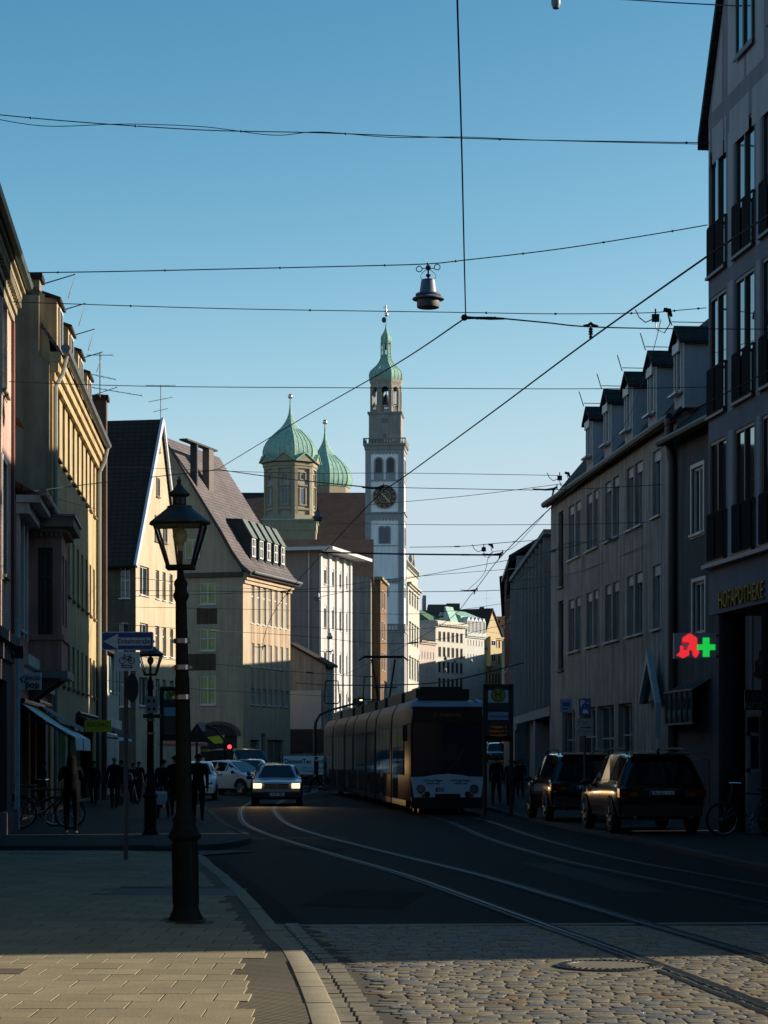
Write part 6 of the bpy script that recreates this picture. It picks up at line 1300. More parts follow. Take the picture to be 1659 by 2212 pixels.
# ================================================================ LAMP POSTS
def lantern_lamp(label, X, Y, s=1., z0=.1, lean=0.):
    t = thing('lamp_post', label, 'lamp', (X, Y, z0)); k = 21.8 / F; Zr = lambda py: (1990 - py) * k
    P = lambda v: v * k
    mb = MB(); mb.box(-P(40), P(40), -P(40), P(40), 0, .015); mb.build('base_plate', mat('base_brown', (.04, .03, .025), .7, var=.3, vs=9), t)
    prof = [(38, 1990), (38, 1984), (33, 1976), (29, 1966), (27, 1955), (27, 1850), (26.5, 1818), (31, 1814), (36, 1808), (36, 1803), (32, 1799), (27, 1790), (24, 1780), (26, 1772), (23, 1764), (18, 1756), (17, 1740), (16.5, 1600), (14, 1450), (12.5, 1330), (12, 1300), (14, 1296), (17, 1290), (17, 1284), (14, 1279), (13, 1270), (15, 1262), (14, 1256), (9, 1250), (7, 1244), (6.5, 1232)]
    mb = MB(); mb.lathe([(P(r), Zr(z)) for r, z in prof], 20)
    for q in range(16):
        a = 2 * math.pi * q / 16; mb.tube([(P(27.2) * math.cos(a), P(27.2) * math.sin(a), Zr(1952)), (P(27.2) * math.cos(a), P(27.2) * math.sin(a), Zr(1822))], P(1.6), 5); mb.tube([(P(16.8) * math.cos(a), P(16.8) * math.sin(a), Zr(1735)), (P(14.3) * math.cos(a), P(14.3) * math.sin(a), Zr(1462))], P(1.1), 5)
    col = mb.build('column', IRON, t, 40)
    for zb_ in (1506, 1442, 1385): mb = MB(); mb.lathe([(P(17.5), Zr(zb_ + 5)), (P(17.5), Zr(zb_ - 5))], 20, caps=False); mb.lathe([(P(15), Zr(zb_ + 5)), (P(17.5), Zr(zb_ + 5))], 20, caps=False); mb.box(-P(22), P(22), -P(3), P(3), Zr(zb_ + 3), Zr(zb_ - 3)); mb.box(-P(6), P(9), -P(19), -P(17), Zr(zb_ + 5), Zr(zb_ - 5)); mb.build('clamp_band', STEEL, t, 30)
    mb = MB(); hw0, hw1, zb_, zt_ = P(27), P(52), Zr(1222), Zr(1134)
    mb.box(-hw0 - P(3), hw0 + P(3), -hw0 - P(3), hw0 + P(3), Zr(1230), Zr(1222))
    c0 = [(-hw0, -hw0), (hw0, -hw0), (hw0, hw0), (-hw0, hw0)]; f_ = hw1 / hw0
    for x, y_ in c0: mb.tube([(x, y_, zb_), (x * f_, y_ * f_, zt_)], P(3), 5)
    for (x, y_), (x2, y2) in zip(c0, c0[1:] + c0[:1]): mb.tube([(x * f_, y_ * f_, zt_), (x2 * f_, y2 * f_, zt_)], P(3), 5)
    mb.tube([(0, 0, Zr(1230)), (0, 0, Zr(1190))], P(5), 8)
    lan = mb.build('lantern_frame', IRON, t)
    mb = MB()
    for (x, y_), (x2, y2) in zip(c0, c0[1:] + c0[:1]): mb.face([(x, y_, zb_), (x2, y2, zb_), (x2 * f_, y2 * f_, zt_), (x * f_, y_ * f_, zt_)])
    gl = bpy.data.materials.get('lantern_glass')
    if not gl:
        gl = bpy.data.materials.new('lantern_glass'); gl.use_nodes = True; N = gl.node_tree.nodes; L_ = gl.node_tree.links; N.remove(N['Principled BSDF'])
        tb = N.new('ShaderNodeBsdfTransparent'); tb.inputs[0].default_value = (.9, .92, .93, 1); gb = N.new('ShaderNodeBsdfGlossy'); gb.inputs['Roughness'].default_value = .08; fr = N.new('ShaderNodeFresnel'); fr.inputs[0].default_value = 1.45; mx = N.new('ShaderNodeMixShader')
        L_.new(fr.outputs[0], mx.inputs[0]); L_.new(tb.outputs[0], mx.inputs[1]); L_.new(gb.outputs[0], mx.inputs[2]); L_.new(mx.outputs[0], N['Material Output'].inputs[0])
    mb.build('lantern_glass', gl, lan)
    mb = MB(); mb.ball((0, 0, Zr(1158)), P(16), 12, sc=(1, 1, 1.25)); mb.lathe([(P(5), Zr(1190)), (P(6), Zr(1182)), (P(8), Zr(1176))], 10); mb.build('bulb', mat('frosted_bulb', (.32, .28, .16), .35, var=.05), lan, 60)
    mb = MB(); r4 = math.pi / 12; mb.lathe([(P(66), Zr(1133)), (P(66), Zr(1129)), (P(54), Zr(1119)), (P(40), Zr(1108)), (P(30), Zr(1100)), (P(27), Zr(1097)), (P(27), Zr(1094)), (P(15), Zr(1090)), (P(14), Zr(1075)), (P(23), Zr(1070)), (P(22), Zr(1067)), (P(14), Zr(1058)), (P(8), Zr(1051)), (P(5), Zr(1046)), (P(4), Zr(1043))], 20); mb.ball((0, 0, Zr(1039)), P(5.5), 8); mb.tube([(0, 0, Zr(1036)), (0, 0, Zr(1029))], P(2), 5); mb.build('lantern_hood', mat('hood_green_black', (.022, .032, .034), .5, metal=.3, var=.25, vs=8), lan, 35)
    t.scale = (s, s, s); t.rotation_euler = (0, R(lean), 0); return t
lantern_lamp('large cast-iron lantern lamp post in front at the pavement edge', -1.856, 20.4, .936, .11, -.9)
lantern_lamp('smaller-looking lantern lamp post further back by the pedestrians', -4.66, 43.4, .90, .1)
# bell-shaped lamps hung from wires
lampb = mat('pendant_blue_grey', (.13, .155, .21), .5, metal=.2, var=.12); lampu = mat('pendant_under_grey', (.16, .145, .14), .6, var=.1)
def pend(t, s=1., full=True, m=None):
    mb = MB(); pr = [(.02, .5), (.07, .5), (.16, .495), (.186, .475), (.235, .13), (.33, .115), (.343, .09), (.335, .065), (.31, .05), (.41, .0), (.43, -.02), (.425, -.04), (.40, -.045), (.3, -.03)]
    mb.lathe([(r * s, z * s) for r, z in pr], 22); mb.build('bell_shade', m or lampb, t, 40)
    mb = MB(); mb.lathe([(.302 * s, -.03 * s), (.302 * s, -.24 * s), (.29 * s, -.255 * s), (.0, -.27 * s)], 22); mb.build('lower_drum', lampu, t, 40)
    mb = MB(); mb.lathe([(.05 * s, .5 * s), (.025 * s, .55 * s), (.06 * s, .58 * s), (.07 * s, .62 * s), (.025 * s, .65 * s), (.02 * s, .72 * s), (.035 * s, .74 * s), (.075 * s, .79 * s), (.06 * s, .86 * s), (.02 * s, .88 * s), (.02 * s, .93 * s)], 12); mb.build('hanger', BLACKM, t, 40)
    if full:
        for sg in (-1, 1):
            mb = MB(); mb.ring((sg * .24 * s - .0, 0, .80 * s + sg * .02), .075 * s, .013 * s, 'y', 20, 5); mb.tube([(sg * .17 * s, 0, .79 * s), (sg * .06 * s, 0, .79 * s)], .012 * s, 5); mb.build('cable_loop', BLACKM, t)
            mb = MB(); mb.tube([(sg * .05 * s, 0, .76 * s), (sg * .17 * s, 0, .66 * s), (sg * .21 * s, 0, .57 * s), (sg * .16 * s, 0, .49 * s)], .008 * s, 4); mb.build('feed_cable', BLACKM, t)
PL = at(925, 644, 45.5)
pend(thing('pendant_lamp', 'large bell-shaped street lamp hanging from a wire in the middle of the sky', 'lamp', (PL.x, PL.y, PL.z)), .786)
Z0 = at(1201, 18, 45.8); tl = thing('pendant_lamp', 'street lamp cut off by the top edge of the picture', 'lamp', (Z0.x, Z0.y, Z0.z)); mb = MB(); mb.lathe([(.0, -.03), (.07, -.0), (.1, .08), (.1, .2), (.05, .27), (.02, .4)], 12); mb.build('bell_shade', lampb, tl, 40)
gl_ = 'bell lamps hanging on wires down the street'
for px, py, w_, Y, lab in ((686, 1118, 26, 68, 'blue bell lamp in front of the town hall roof'), (686, 1292, 19, 95, 'blue bell lamp at the near edge of the ribbed office building'), (712, 1376, 16, 115, 'white bell lamp in front of the ribbed office building'), (1050, 1402, 9, 150, 'bell lamp in front of the yellow gable house'), (953, 1330, 13, 120, 'pale bell lamp above the cream row house'), (962, 1423, 9, 160, 'bell lamp in front of the windows of the cream row house, upper one'), (982, 1430, 8, 172, 'bell lamp near the right edge of the cream row house'), (962, 1448, 9, 190, 'bell lamp in front of the cream row house, lower one'), (1018, 1428, 8, 185, 'bell lamp in front of the white mansard house')):
    p = at(px, py, Y); pend(thing('pendant_lamp', lab, 'lamp', p, 0, gl_), w_ / 2 * Y / F / .43, False, WHITEP if 'white' in lab or 'pale' in lab else None)

# ================================================================ TRAFFIC SIGNS
postm = mat('galvanised_post', (.10, .10, .105), .55, metal=.4, var=.2, vs=4); signback = mat('sign_back_grey', (.025, .026, .028), .6, var=.15)
def rr(w, h, r, n=5):
    out = []
    for cx, cy, a0 in ((w / 2 - r, h / 2 - r, 0), (-w / 2 + r, h / 2 - r, 90), (-w / 2 + r, -h / 2 + r, 180), (w / 2 - r, -h / 2 + r, 270)):
        for k in range(n + 1): a = R(a0 + 90 * k / n); out.append((cx + r * math.cos(a), cy + r * math.sin(a)))
    return out
def plate(nm, parent, cx, cz, w, h, m, d0=-.04, d1=-.03, r=.03):
    mb = MB(); mb.prism([(cx + x, cz + z) for x, z in rr(w, h, r)], d0, d1, lambda p, t: (p[0], t, p[1])); return mb.build(nm, m, parent)
Y = 32.6; k = Y / F; sgn = thing('one_way_sign', 'blue one-way arrow sign and white cycle plate on a grey post', 'road sign', (at(272, 0, Y).x, Y, .11)); zz = lambda py: EYE + (HY - py) * k - .11; xx = lambda px: (px - 272) * k
mb = MB(); mb.tube([(0, 0, 0), (0, 0, zz(1352))], .034, 10); mb.ball((0, 0, zz(1352)), .04, 8); mb.build('post', postm, sgn, 40)
w_ = 112 * k; plate('blue_plate_border', sgn, xx(276), zz(1385), w_, 40 * k, mat('sign_white', (.74, .76, .78), .4, var=.05)); bp = plate('blue_plate', sgn, xx(276), zz(1385), w_ - .03, 40 * k - .03, mat('sign_blue', (.02, .075, .30), .4, var=.05), -.044, -.041)
mb = MB(); a, c = xx(224), zz(1386); hx = xx(256); mb.prism([(a, c), (hx, c + 17 * k), (hx, c + 8.5 * k), (xx(326), c + 8.5 * k), (xx(326), c - 8.5 * k), (hx, c - 8.5 * k), (hx, c - 17 * k)], -.049, -.0455, lambda p, t: (p[0], t, p[1])); ar = mb.build('arrow', MC['sign_white'], bp)
text('lettering', 'Einbahnstraße', .1, mat('sign_blue_letter', (.012, .03, .1), .5, var=0), ar, FRONT((xx(290), -.0505, c)), .001, sx=.86, bold=.002)
cp = plate('cycle_plate', sgn, xx(275), zz(1429), 56 * k, 41 * k, MC['sign_white'], -.04, -.03, .02)
mb = MB(); sk = mat('sign_black', (.012, .012, .012), .5, var=0)
bx, bz = xx(275), zz(1424); u_ = k; dd = -.046
for cx_ in (-10, 10): mb.ring((bx + cx_ * u_, dd, bz - 3 * u_), 6.4 * u_, .0055, 'y', 20, 4)
for q in (((-10, -3), (-5, 6)), ((-5, 6), (6, 6)), ((-3.5, 3.5), (1, -3)), ((1, -3), (6, 6)), ((1, -3), (10, -3)), ((10, -3), (6, 9)), ((-5, 6), (-5.5, 9)), ((-8, 9.5), (-3, 9.5)), ((6, 9), (9, 10)), ((1, -3), (5, -3))): mb.tube([(bx + q[0][0] * u_, dd, bz + q[0][1] * u_), (bx + q[1][0] * u_, dd, bz + q[1][1] * u_)], .005, 4)
for zz_, sg in ((-13.5, -1), (-18, 1)):
    mb.tube([(bx - 12 * u_, dd, bz + zz_ * u_), (bx + 12 * u_, dd, bz + zz_ * u_)], .005, 4); mb.tube([(bx + sg * 8 * u_, dd, bz + (zz_ + 2.2) * u_), (bx + sg * 12.5 * u_, dd, bz + zz_ * u_), (bx + sg * 8 * u_, dd, bz + (zz_ - 2.2) * u_)], .005, 4)
mb.build('cycle_symbol', sk, cp)
mb = MB(); mb.prism([(xx(285) + 22 * k * math.cos(2 * math.pi * q / 24) * .55, zz(1486) + 31 * k * math.sin(2 * math.pi * q / 24)) for q in range(24)], .03, .045, lambda p, t: (p[0], t + (p[0] - xx(285)) * 1.2, p[1])); mb.build('round_sign_back', signback, sgn)
def stop_sign(label, px, Y, pxw, y0, y1, z0, head, rows):
    k = Y / F; t = thing('bus_stop_sign', label, 'bus stop', (at(px, 0, Y).x, Y, z0)); zz = lambda py: EYE + (HY - py) * k - z0; w = pxw * k
    mb = MB()
    for sg in (-1, 1): mb.box(sg * w / 2 - .05, sg * w / 2 + .05, -.06, .06, 0, zz(y0))
    mb.box(-w / 2, w / 2, -.06, .06, zz(y0 + 9), zz(y0)); mb.box(-w / 2, w / 2, -.06, .06, zz(y1), zz(y1 - 12)); mb.build('frame', BLACKM, t)
    mb = MB(); mb.box(-w / 2 + .05, w / 2 - .05, -.045, .02, zz(y1 - 12), zz(y0 + 9)); mb.build('back_panel', signback, t)
    for a, b, m in rows: mb = MB(); mb.box(-w / 2 + .08, w / 2 - .08, -.06, -.046, zz(b), zz(a)); mb.build('panel', m, t)
    cz = zz(head); r = 15 * k * pxw / 55
    mb = MB(); mb.prism([(r * math.cos(2 * math.pi * q / 28), cz + r * math.sin(2 * math.pi * q / 28)) for q in range(28)], -.075, -.061, lambda p, t: (p[0], t, p[1])); dc = mb.build('yellow_disc', mat('stop_yellow', (.34, .28, .015), .5, var=.05), t)
    mb = MB(); rows_ = [[(r * s_ * math.cos(2 * math.pi * q / 28), -.078, cz + r * s_ * math.sin(2 * math.pi * q / 28)) for q in range(29)] for s_ in (.84, .98)]; mb.grid(rows_); mb.build('green_ring', mat('stop_green', (.01, .07, .03), .5, var=.05), dc)
    text('letter_h', 'H', r * 1.35, MC['stop_green'], dc, FRONT((0, -.08, cz)), .002, bold=.01)
    return t, zz, k
blp = mat('stop_blue_panel', (.24, .36, .52), .4, var=.06); gnp = mat('stop_dark_green_panel', (.02, .035, .025), .5, var=.1); palp = mat('stop_pale_panel', (.45, .56, .58), .4, var=.06)
t, zz, k = stop_sign('bus stop sign with yellow H disc standing right of the tram', 1076, 57., 57, 1478, 1602, .1, 1501, [(1491, 1518, palp), (1519, 1534, gnp), (1538, 1555, blp), (1558, 1598, tramb)])
am = mat('amber_led', (.2, .08, .01), .4, var=0, emit=(1, .42, .06), es=.035)
for q, s_ in enumerate(('1 Göggingen   4', '2 Augsburg W  6', '3 Königsplatz 9')): text('departure_line', s_, .085, am, t, FRONT((0, -.068, zz(1570 + q * 9))), .001, sx=.8)
text('stop_name', 'Rathausplatz', .1, mat('stop_text', (.02, .03, .05), .5, var=0), t, FRONT((.02, -.068, zz(1547))), .001)
t, zz, k = stop_sign('bus stop sign with yellow H disc seen just left of the big lamp post', 371, 66., 44, 1484, 1600, .1, 1502, [(1488, 1511, palp), (1513, 1524, gnp), (1528, 1547, blp), (1549, 1590, mat('stop_brown_panel', (.09, .06, .03), .5, var=.3, vs=8))])
# parking sign on the right, small signs
Y = 51.; k = Y / F; t = thing('parking_sign', 'blue parking sign with two white plates on a post behind the off-roaders', 'road sign', (at(1263, 0, Y).x, Y, .1)); zz = lambda py: EYE + (HY - py) * k - .1
mb = MB(); mb.tube([(0, 0, 0), (0, 0, zz(1508))], .03, 8); mb.build('post', postm, t, 40)
b_ = plate('blue_plate', t, 0, zz(1527), 26 * k, 36 * k, mat('parking_blue', (.04, .10, .28), .4, var=.05)); text('letter_p', 'P', .2, MC['sign_white'], b_, FRONT((-.06, -.045, zz(1520))), .001, bold=.006)
mb = MB(); mb.tube([(0.03, -.046, zz(1519)), (.1, -.046, zz(1519))], .008, 4); mb.tube([(.07, -.046, zz(1517)), (.1, -.046, zz(1519)), (.07, -.046, zz(1521))], .007, 4); mb.prism([(-.06, zz(1541)), (-.03, zz(1533)), (.05, zz(1533)), (.09, zz(1541))], -.047, -.044, lambda p, q: (p[0], q, p[1])); mb.build('arrow', MC['sign_white'], b_)
for y0, y1, tx in ((1552, 1570, 'Nur Personenkraft-\nwagen'), (1573, 1590, 'Parkscheinautomat\n2h')): p_ = plate('white_plate', t, 0, zz((y0 + y1) / 2), 36 * k, (y1 - y0) * k, mat('plate_offwhite', (.36, .36, .35), .5, var=.08), r=.015); text('lettering', tx, .042, sk, p_, FRONT((0, -.043, zz((y0 + y1) / 2))), .001)
Y = 62.; k = Y / F; t = thing('parking_ticket_sign', 'small pale blue pictogram sign on the wall left of the parking sign', 'road sign', (at(1223, 0, Y).x, Y, .1)); zz = lambda py: EYE + (HY - py) * k - .1
mb = MB(); mb.tube([(0, 0, 0), (0, 0, zz(1510))], .03, 8); mb.build('post', postm, t, 40); b_ = plate('pictogram_plate', t, 0, zz(1524), 26 * k, 28 * k, mat('pictogram_blue', (.26, .30, .42), .5, var=.05)); mb = MB(); mb.box(-.1, .1, -.047, -.044, zz(1526), zz(1517)); mb.box(-.13, .05, -.047, -.044, zz(1533), zz(1530)); mb.build('pictogram', sign_navy if False else MC['sign_blue'], b_)
# triangle sign seen from behind
Y = 72.; k = Y / F; t = thing('triangular_sign', 'dark triangular road sign seen from behind beside the lamp post', 'road sign', (at(425, 0, Y).x, Y, .0)); zz = lambda py: EYE + (HY - py) * k
mb = MB(); mb.tube([(0, 0, 0), (0, 0, zz(1572))], .04, 8); mb.build('post', postm, t, 40); mb = MB(); mb.prism([(-29 * k, zz(1603)), (29 * k, zz(1603)), (0, zz(1562))], .05, .07, lambda p, q: (p[0], q, p[1])); mb.build('triangle_plate', signback, t)
# board with symbols on the second lamp, white plate
Y = 43.0; k = Y / F; t = thing('notice_board', 'small pale board with symbols fixed to the second lamp post', 'sign', (at(330, 0, Y).x, Y, .0)); zz = lambda py: EYE + (HY - py) * k
b_ = plate('board', t, 0, zz(1523), 26 * k, 36 * k, mat('board_grey', (.34, .33, .32), .5, var=.1), -.25, -.23, .02); mb = MB()
for x, z in ((-.05, 1515), (.05, 1515), (-.05, 1532), (.05, 1532)): mb.prism([(x + .03 * math.cos(2 * math.pi * q / 12), zz(z) + .035 * math.sin(2 * math.pi * q / 12)) for q in range(12)], -.255, -.252, lambda p, q: (p[0], q, p[1]))
mb.build('symbols', signback, b_); mb = MB(); mb.box(-.17, .17, -.22, .0, zz(1551), zz(1543)); mb.build('bracket', BLACKM, t)
# traffic lights
redon = mat('red_signal', (.5, .02, .02), .4, var=0, emit=(1, .04, .05), es=3.)
def signal(t, x, zc, on=True, flip=1):
    mb = MB(); mb.box(x - .15, x + .15, -.12, .12, zc - .5, zc + .5); h = mb.build('signal_head', BLACKM, t)
    for q in range(3): mb = MB(); mb.prism([(x + .1 * math.cos(2 * math.pi * a / 14), zc + .32 - q * .32 + .1 * math.sin(2 * math.pi * a / 14)) for a in range(14)], -.14, -.121, lambda p, d: (p[0], d, p[1])); mb.build('signal_lens', redon if (q == 0 and on) else signback, h)
Y = 102.; k = Y / F; t = thing('traffic_light', 'traffic light showing red in front of the archway of the tan house', 'traffic light', (at(494, 0, Y).x, Y, gz(Y))); signal(t, .05, at(0, 1628, Y).z - gz(Y)); mb = MB(); mb.tube([(-.2, .05, 0), (-.2, .05, at(0, 1600, Y).z - gz(Y)), (-.6, .05, at(0, 1575, Y).z - gz(Y)), (-1.1, .05, at(0, 1566, Y).z - gz(Y))], .06, 8); mb.build('post', BLACKM, t, 40)
mb = MB(); mb.box(-1.45, -1.1, -.1, .2, at(0, 1580, Y).z - gz(Y), at(0, 1560, Y).z - gz(Y)); mb.build('camera_box', mat('signal_grey', (.25, .25, .25), .5, var=.1), t)
Y = 112.; k = Y / F; t = thing('traffic_light_mast', 'tall mast with long curved arm carrying a signal over the street left of the tram', 'traffic light', (at(680, 0, Y).x, Y, gz(Y))); zz = lambda py: EYE + (HY - py) * k - gz(Y); xx = lambda px: (px - 680) * k
mb = MB(); mb.tube([(0, 0, 0), (0, 0, zz(1580)), (xx(682), 0, zz(1560)), (xx(690), 0, zz(1545)), (xx(710), 0, zz(1535)), (xx(776), 0, zz(1517))], [.1, .09, .08, .07, .06, .05], 8); mb.build('mast_arm', BLACKM, t, 40)
mb = MB(); mb.box(xx(763), xx(771), -.1, .1, zz(1524), zz(1509)); mb.box(xx(772), xx(787), -.1, .1, zz(1527), zz(1506)); mb.tube([(xx(780), 0, zz(1527)), (xx(780), 0, zz(1535))], .05, 5); mb.build('signal_box', BLACKM, t); mb = MB(); mb.box(xx(777), xx(783), -.12, -.101, zz(1514), zz(1511)); mb.build('lit_lens', mat('amber_signal', (.6, .4, .1), .4, var=0, emit=(1, .7, .3), es=2.), t)
# construction: banner fence, barrier, red machine
Y = 110.; k = Y / F; t = thing('banner_fence', 'white DemonTec GmbH banner on the site fence behind the silver saloon', 'banner', (at(663, 0, Y).x, Y, gz(Y))); zz = lambda py: EYE + (HY - py) * k - gz(Y)
mb = MB(); mb.box(-51 * k, 51 * k, -.02, .02, zz(1673), zz(1633)); b_ = mb.build('banner', mat('banner_white', (.62, .66, .70), .6, var=.06), t); bt = mat('banner_text', (.02, .025, .04), .5, var=0)
text('lettering', 'DemonTec GmbH', .33, bt, b_, FRONT((0, -.025, zz(1645))), .002, sx=.92, bold=.008); text('lettering', 'Abbruch · Erdbau\nContainerdienst', .16, bt, b_, FRONT((.3, -.025, zz(1662))), .002); mb = MB(); mb.prism([(-.75, zz(1667)), (-.4, zz(1667)), (-.58, zz(1657))], -.025, -.022, lambda p, q: (p[0], q, p[1])); mb.build('triangle_mark', bt, b_)
mb = MB()
for x in (-52, 0, 52): mb.tube([(x * k, .05, 0), (x * k, .05, zz(1630))], .03, 6)
mb.tube([(-52 * k, .05, zz(1690)), (52 * k, .05, zz(1690))], .02, 5); mb.box(-51 * k, 51 * k, -.01, .03, 0.05, zz(1674)); mb.build('fence_frame', mat('site_red_brown', (.05, .015, .013), .7, var=.2), t)
Y = 104.; k = Y / F; t = thing('barrier_board', 'red and white striped barrier board beside the tram', 'barrier', (at(705, 0, Y).x, Y, gz(Y))); zz = lambda py: EYE + (HY - py) * k - gz(Y)
mb = MB(); w_ = 7 * k
mb.box(-w_, w_, -.03, .03, zz(1696), zz(1652), 0)
for q in range(3): mb.prism([(-w_, zz(1690 - q * 14)), (w_, zz(1683 - q * 14)), (w_, zz(1676 - q * 14)), (-w_, zz(1683 - q * 14))], -.034, -.031, lambda p, d: (p[0], d, p[1]), 1)
mb.build('striped_board', [mat('barrier_white', (.45, .45, .45), .5, var=.05), mat('barrier_red', (.25, .03, .02), .5, var=.05)], t); mb = MB(); mb.box(-.4, .4, -.25, .25, 0, .12); mb.build('foot', blackp, t)
Y = 150.; k = Y / F; t = thing('work_platform', 'small orange-red work platform with white box behind the tram roof', 'machine', (at(746, 0, Y).x, Y, gz(Y))); zz = lambda py: EYE + (HY - py) * k - gz(Y)
mb = MB(); mb.box(-10 * k, 11 * k, 0, 1.2, zz(1553), zz(1538)); mb.box(-.25, .25, .3, .8, 0, zz(1553)); mb.build('red_body', mat('signal_red', (.75, .05, .02), .5, var=.05), t); mb = MB(); mb.box(-6 * k, 9 * k, .2, 1., zz(1538), zz(1527)); mb.box(-.1, .25, -.05, -.001, zz(1547), zz(1541)); mb.build('white_box', WHITEP, t)
# shop front under the arch: yellow banner and black fascia with lettering, red umbrella
Y = 118.; k = Y / F; t = thing('leather_shop_sign', 'black and yellow shop banner LEDER und PELZ below the archway of the tan house', 'sign', (at(462, 0, Y).x, Y, gz(Y))); zz = lambda py: EYE + (HY - py) * k - gz(Y); xx = lambda px: (px - 462) * k
mb = MB(); mb.box(xx(436), xx(490), -.05, .05, zz(1636), zz(1614)); b_ = mb.build('fascia', tramb, t); yl = mat('shop_yellow', (.60, .52, .02), .5, var=.08)
text('lettering', 'LEDER und PELZ F', .19, yl, b_, FRONT((0, -.06, zz(1621))), .002); text('lettering', 'PELZ-Sortiment', .17, yl, b_, FRONT((.15, -.06, zz(1630))), .002)
mb = MB(); mb.box(xx(436), xx(490), -.05, .05, zz(1660), zz(1637)); mb.build('yellow_panel', yl, t); mb = MB(); mb.prism([(xx(446), zz(1592)), (xx(485), zz(1587)), (xx(480), zz(1606)), (xx(462), zz(1606))], .3, .35, lambda p, d: (p[0], d, p[1])); mb.build('yellow_banner', yl, t)
for x in (436, 490): mb = MB(); mb.box(xx(x) - .05, xx(x) + .05, -.03, .03, 0, zz(1614)); mb.build('post', BLACKM, t)
Y = 100.; k = Y / F; t = thing('market_umbrella', 'red parasol partly hidden by the big lamp post', 'parasol', (at(395, 0, Y).x, Y, gz(Y))); zz = lambda py: EYE + (HY - py) * k
mb = MB(); mb.lathe([(54 * k, zz(1612)), (54 * k, zz(1606)), (30 * k, zz(1592)), (3 * k, zz(1578)), (0, zz(1576))], 8, caps=False); mb.build('canopy', mat('parasol_red', (.62, .16, .12), .8, var=.1), t); mb = MB(); mb.tube([(0, 0, 0), (0, 0, zz(1578))], .04, 6); mb.lathe([(.35, 0), (.35, .08), (.05, .1)], 12); mb.build('pole', BLACKM, t)
# pharmacy LED sign
Y = 46.6; k = Y / F; t = thing('pharmacy_led_sign', 'lit pharmacy sign with red letter A and green cross of LEDs', 'sign', (at(1500, 0, Y).x, Y, 0)); zz = lambda py: EYE + (HY - py) * k; xx = lambda px: (px - 1500) * k
mb = MB(); mb.box(xx(1455), xx(1546), -.1, .1, zz(1423), zz(1368)); mb.build('case', mat('sign_case_grey', (.36, .40, .42), .5, var=.08), t); mb = MB(); mb.box(xx(1546), xx(1556), -.05, .05, zz(1375), zz(1371)); mb.box(xx(1546), xx(1556), -.05, .05, zz(1420), zz(1416)); mb.build('bracket', BLACKM, t)
U = lambda u, v: (xx((2600 + u / 2.212) / 1.8517), zz((2400 + v / 2.212) / 1.8517))
Apoly = [(345, 295), (380, 318), (408, 335), (415, 360), (415, 440), (432, 468), (400, 516), (372, 490), (365, 450), (345, 450), (338, 490), (290, 518), (230, 488), (262, 460), (260, 410), (277, 400), (277, 345), (300, 325)]
def inside(p, poly):
    x, y = p; c = False
    for (x0, y0), (x1, y1) in zip(poly, poly[1:] + poly[:1]):
        if (y0 > y) != (y1 > y) and x < (x1 - x0) * (y - y0) / (y1 - y0) + x0: c = not c
    return c
Cpoly = [(463, 338), (522, 338), (522, 393), (575, 393), (575, 447), (522, 447), (522, 505), (463, 505), (463, 447), (412, 447), (412, 393), (463, 393)]
Hole = [(336, 372), (350, 372), (356, 420), (350, 445), (338, 440), (340, 400)]
for nm, poly, colr, es, hole in (('red_letter_a', Apoly, (1, .008, .016), .42, None), ('green_cross', Cpoly, (.01, .75, .06), .22, None)):
    mb = MB(); mb.prism([U(*p) for p in poly], -.108, -.101, lambda p, q: (p[0], q, p[1])); pnl = mb.build(nm, mat(nm + '_panel', (colr[0] * .12, colr[1] * .12, colr[2] * .12), .5, var=0, emit=colr, es=es), t)
    mb = MB(); s_ = 9.5
    for a in range(225, 580, 10):
        for b in range(290, 522, 10):
            if inside((a, b), poly) and not (nm == 'red_letter_a' and 268 < a < 346 and 372 < b < 450 and abs(a - 307) < 40 - (b - 372) * .38):
                x, z = U(a, b); d = .012; mb.face([(x - d, -.112, z - d), (x + d, -.112, z - d), (x + d, -.112, z + d), (x - d, -.112, z + d)])
    mb.build('led_dots', mat(nm + '_leds', (.2, .2, .2), .5, var=0, emit=tuple(c * .6 + .4 for c in colr) if False else (colr[0], colr[1] * .9 + .02, colr[2] * .9 + .02), es=.8), pnl)
mb = MB(); q = [U(a, b) for a, b in ((268, 390), (346, 390), (330, 408), (315, 414), (311, 440), (303, 440), (299, 414), (284, 408))]; mb.prism(q, -.114, -.109, lambda p, d: (p[0], d, p[1])); mb.build('goblet_mark', mat('goblet_dark', (.02, .02, .04), .5, var=0, emit=(.5, .5, .9), es=.08), t)
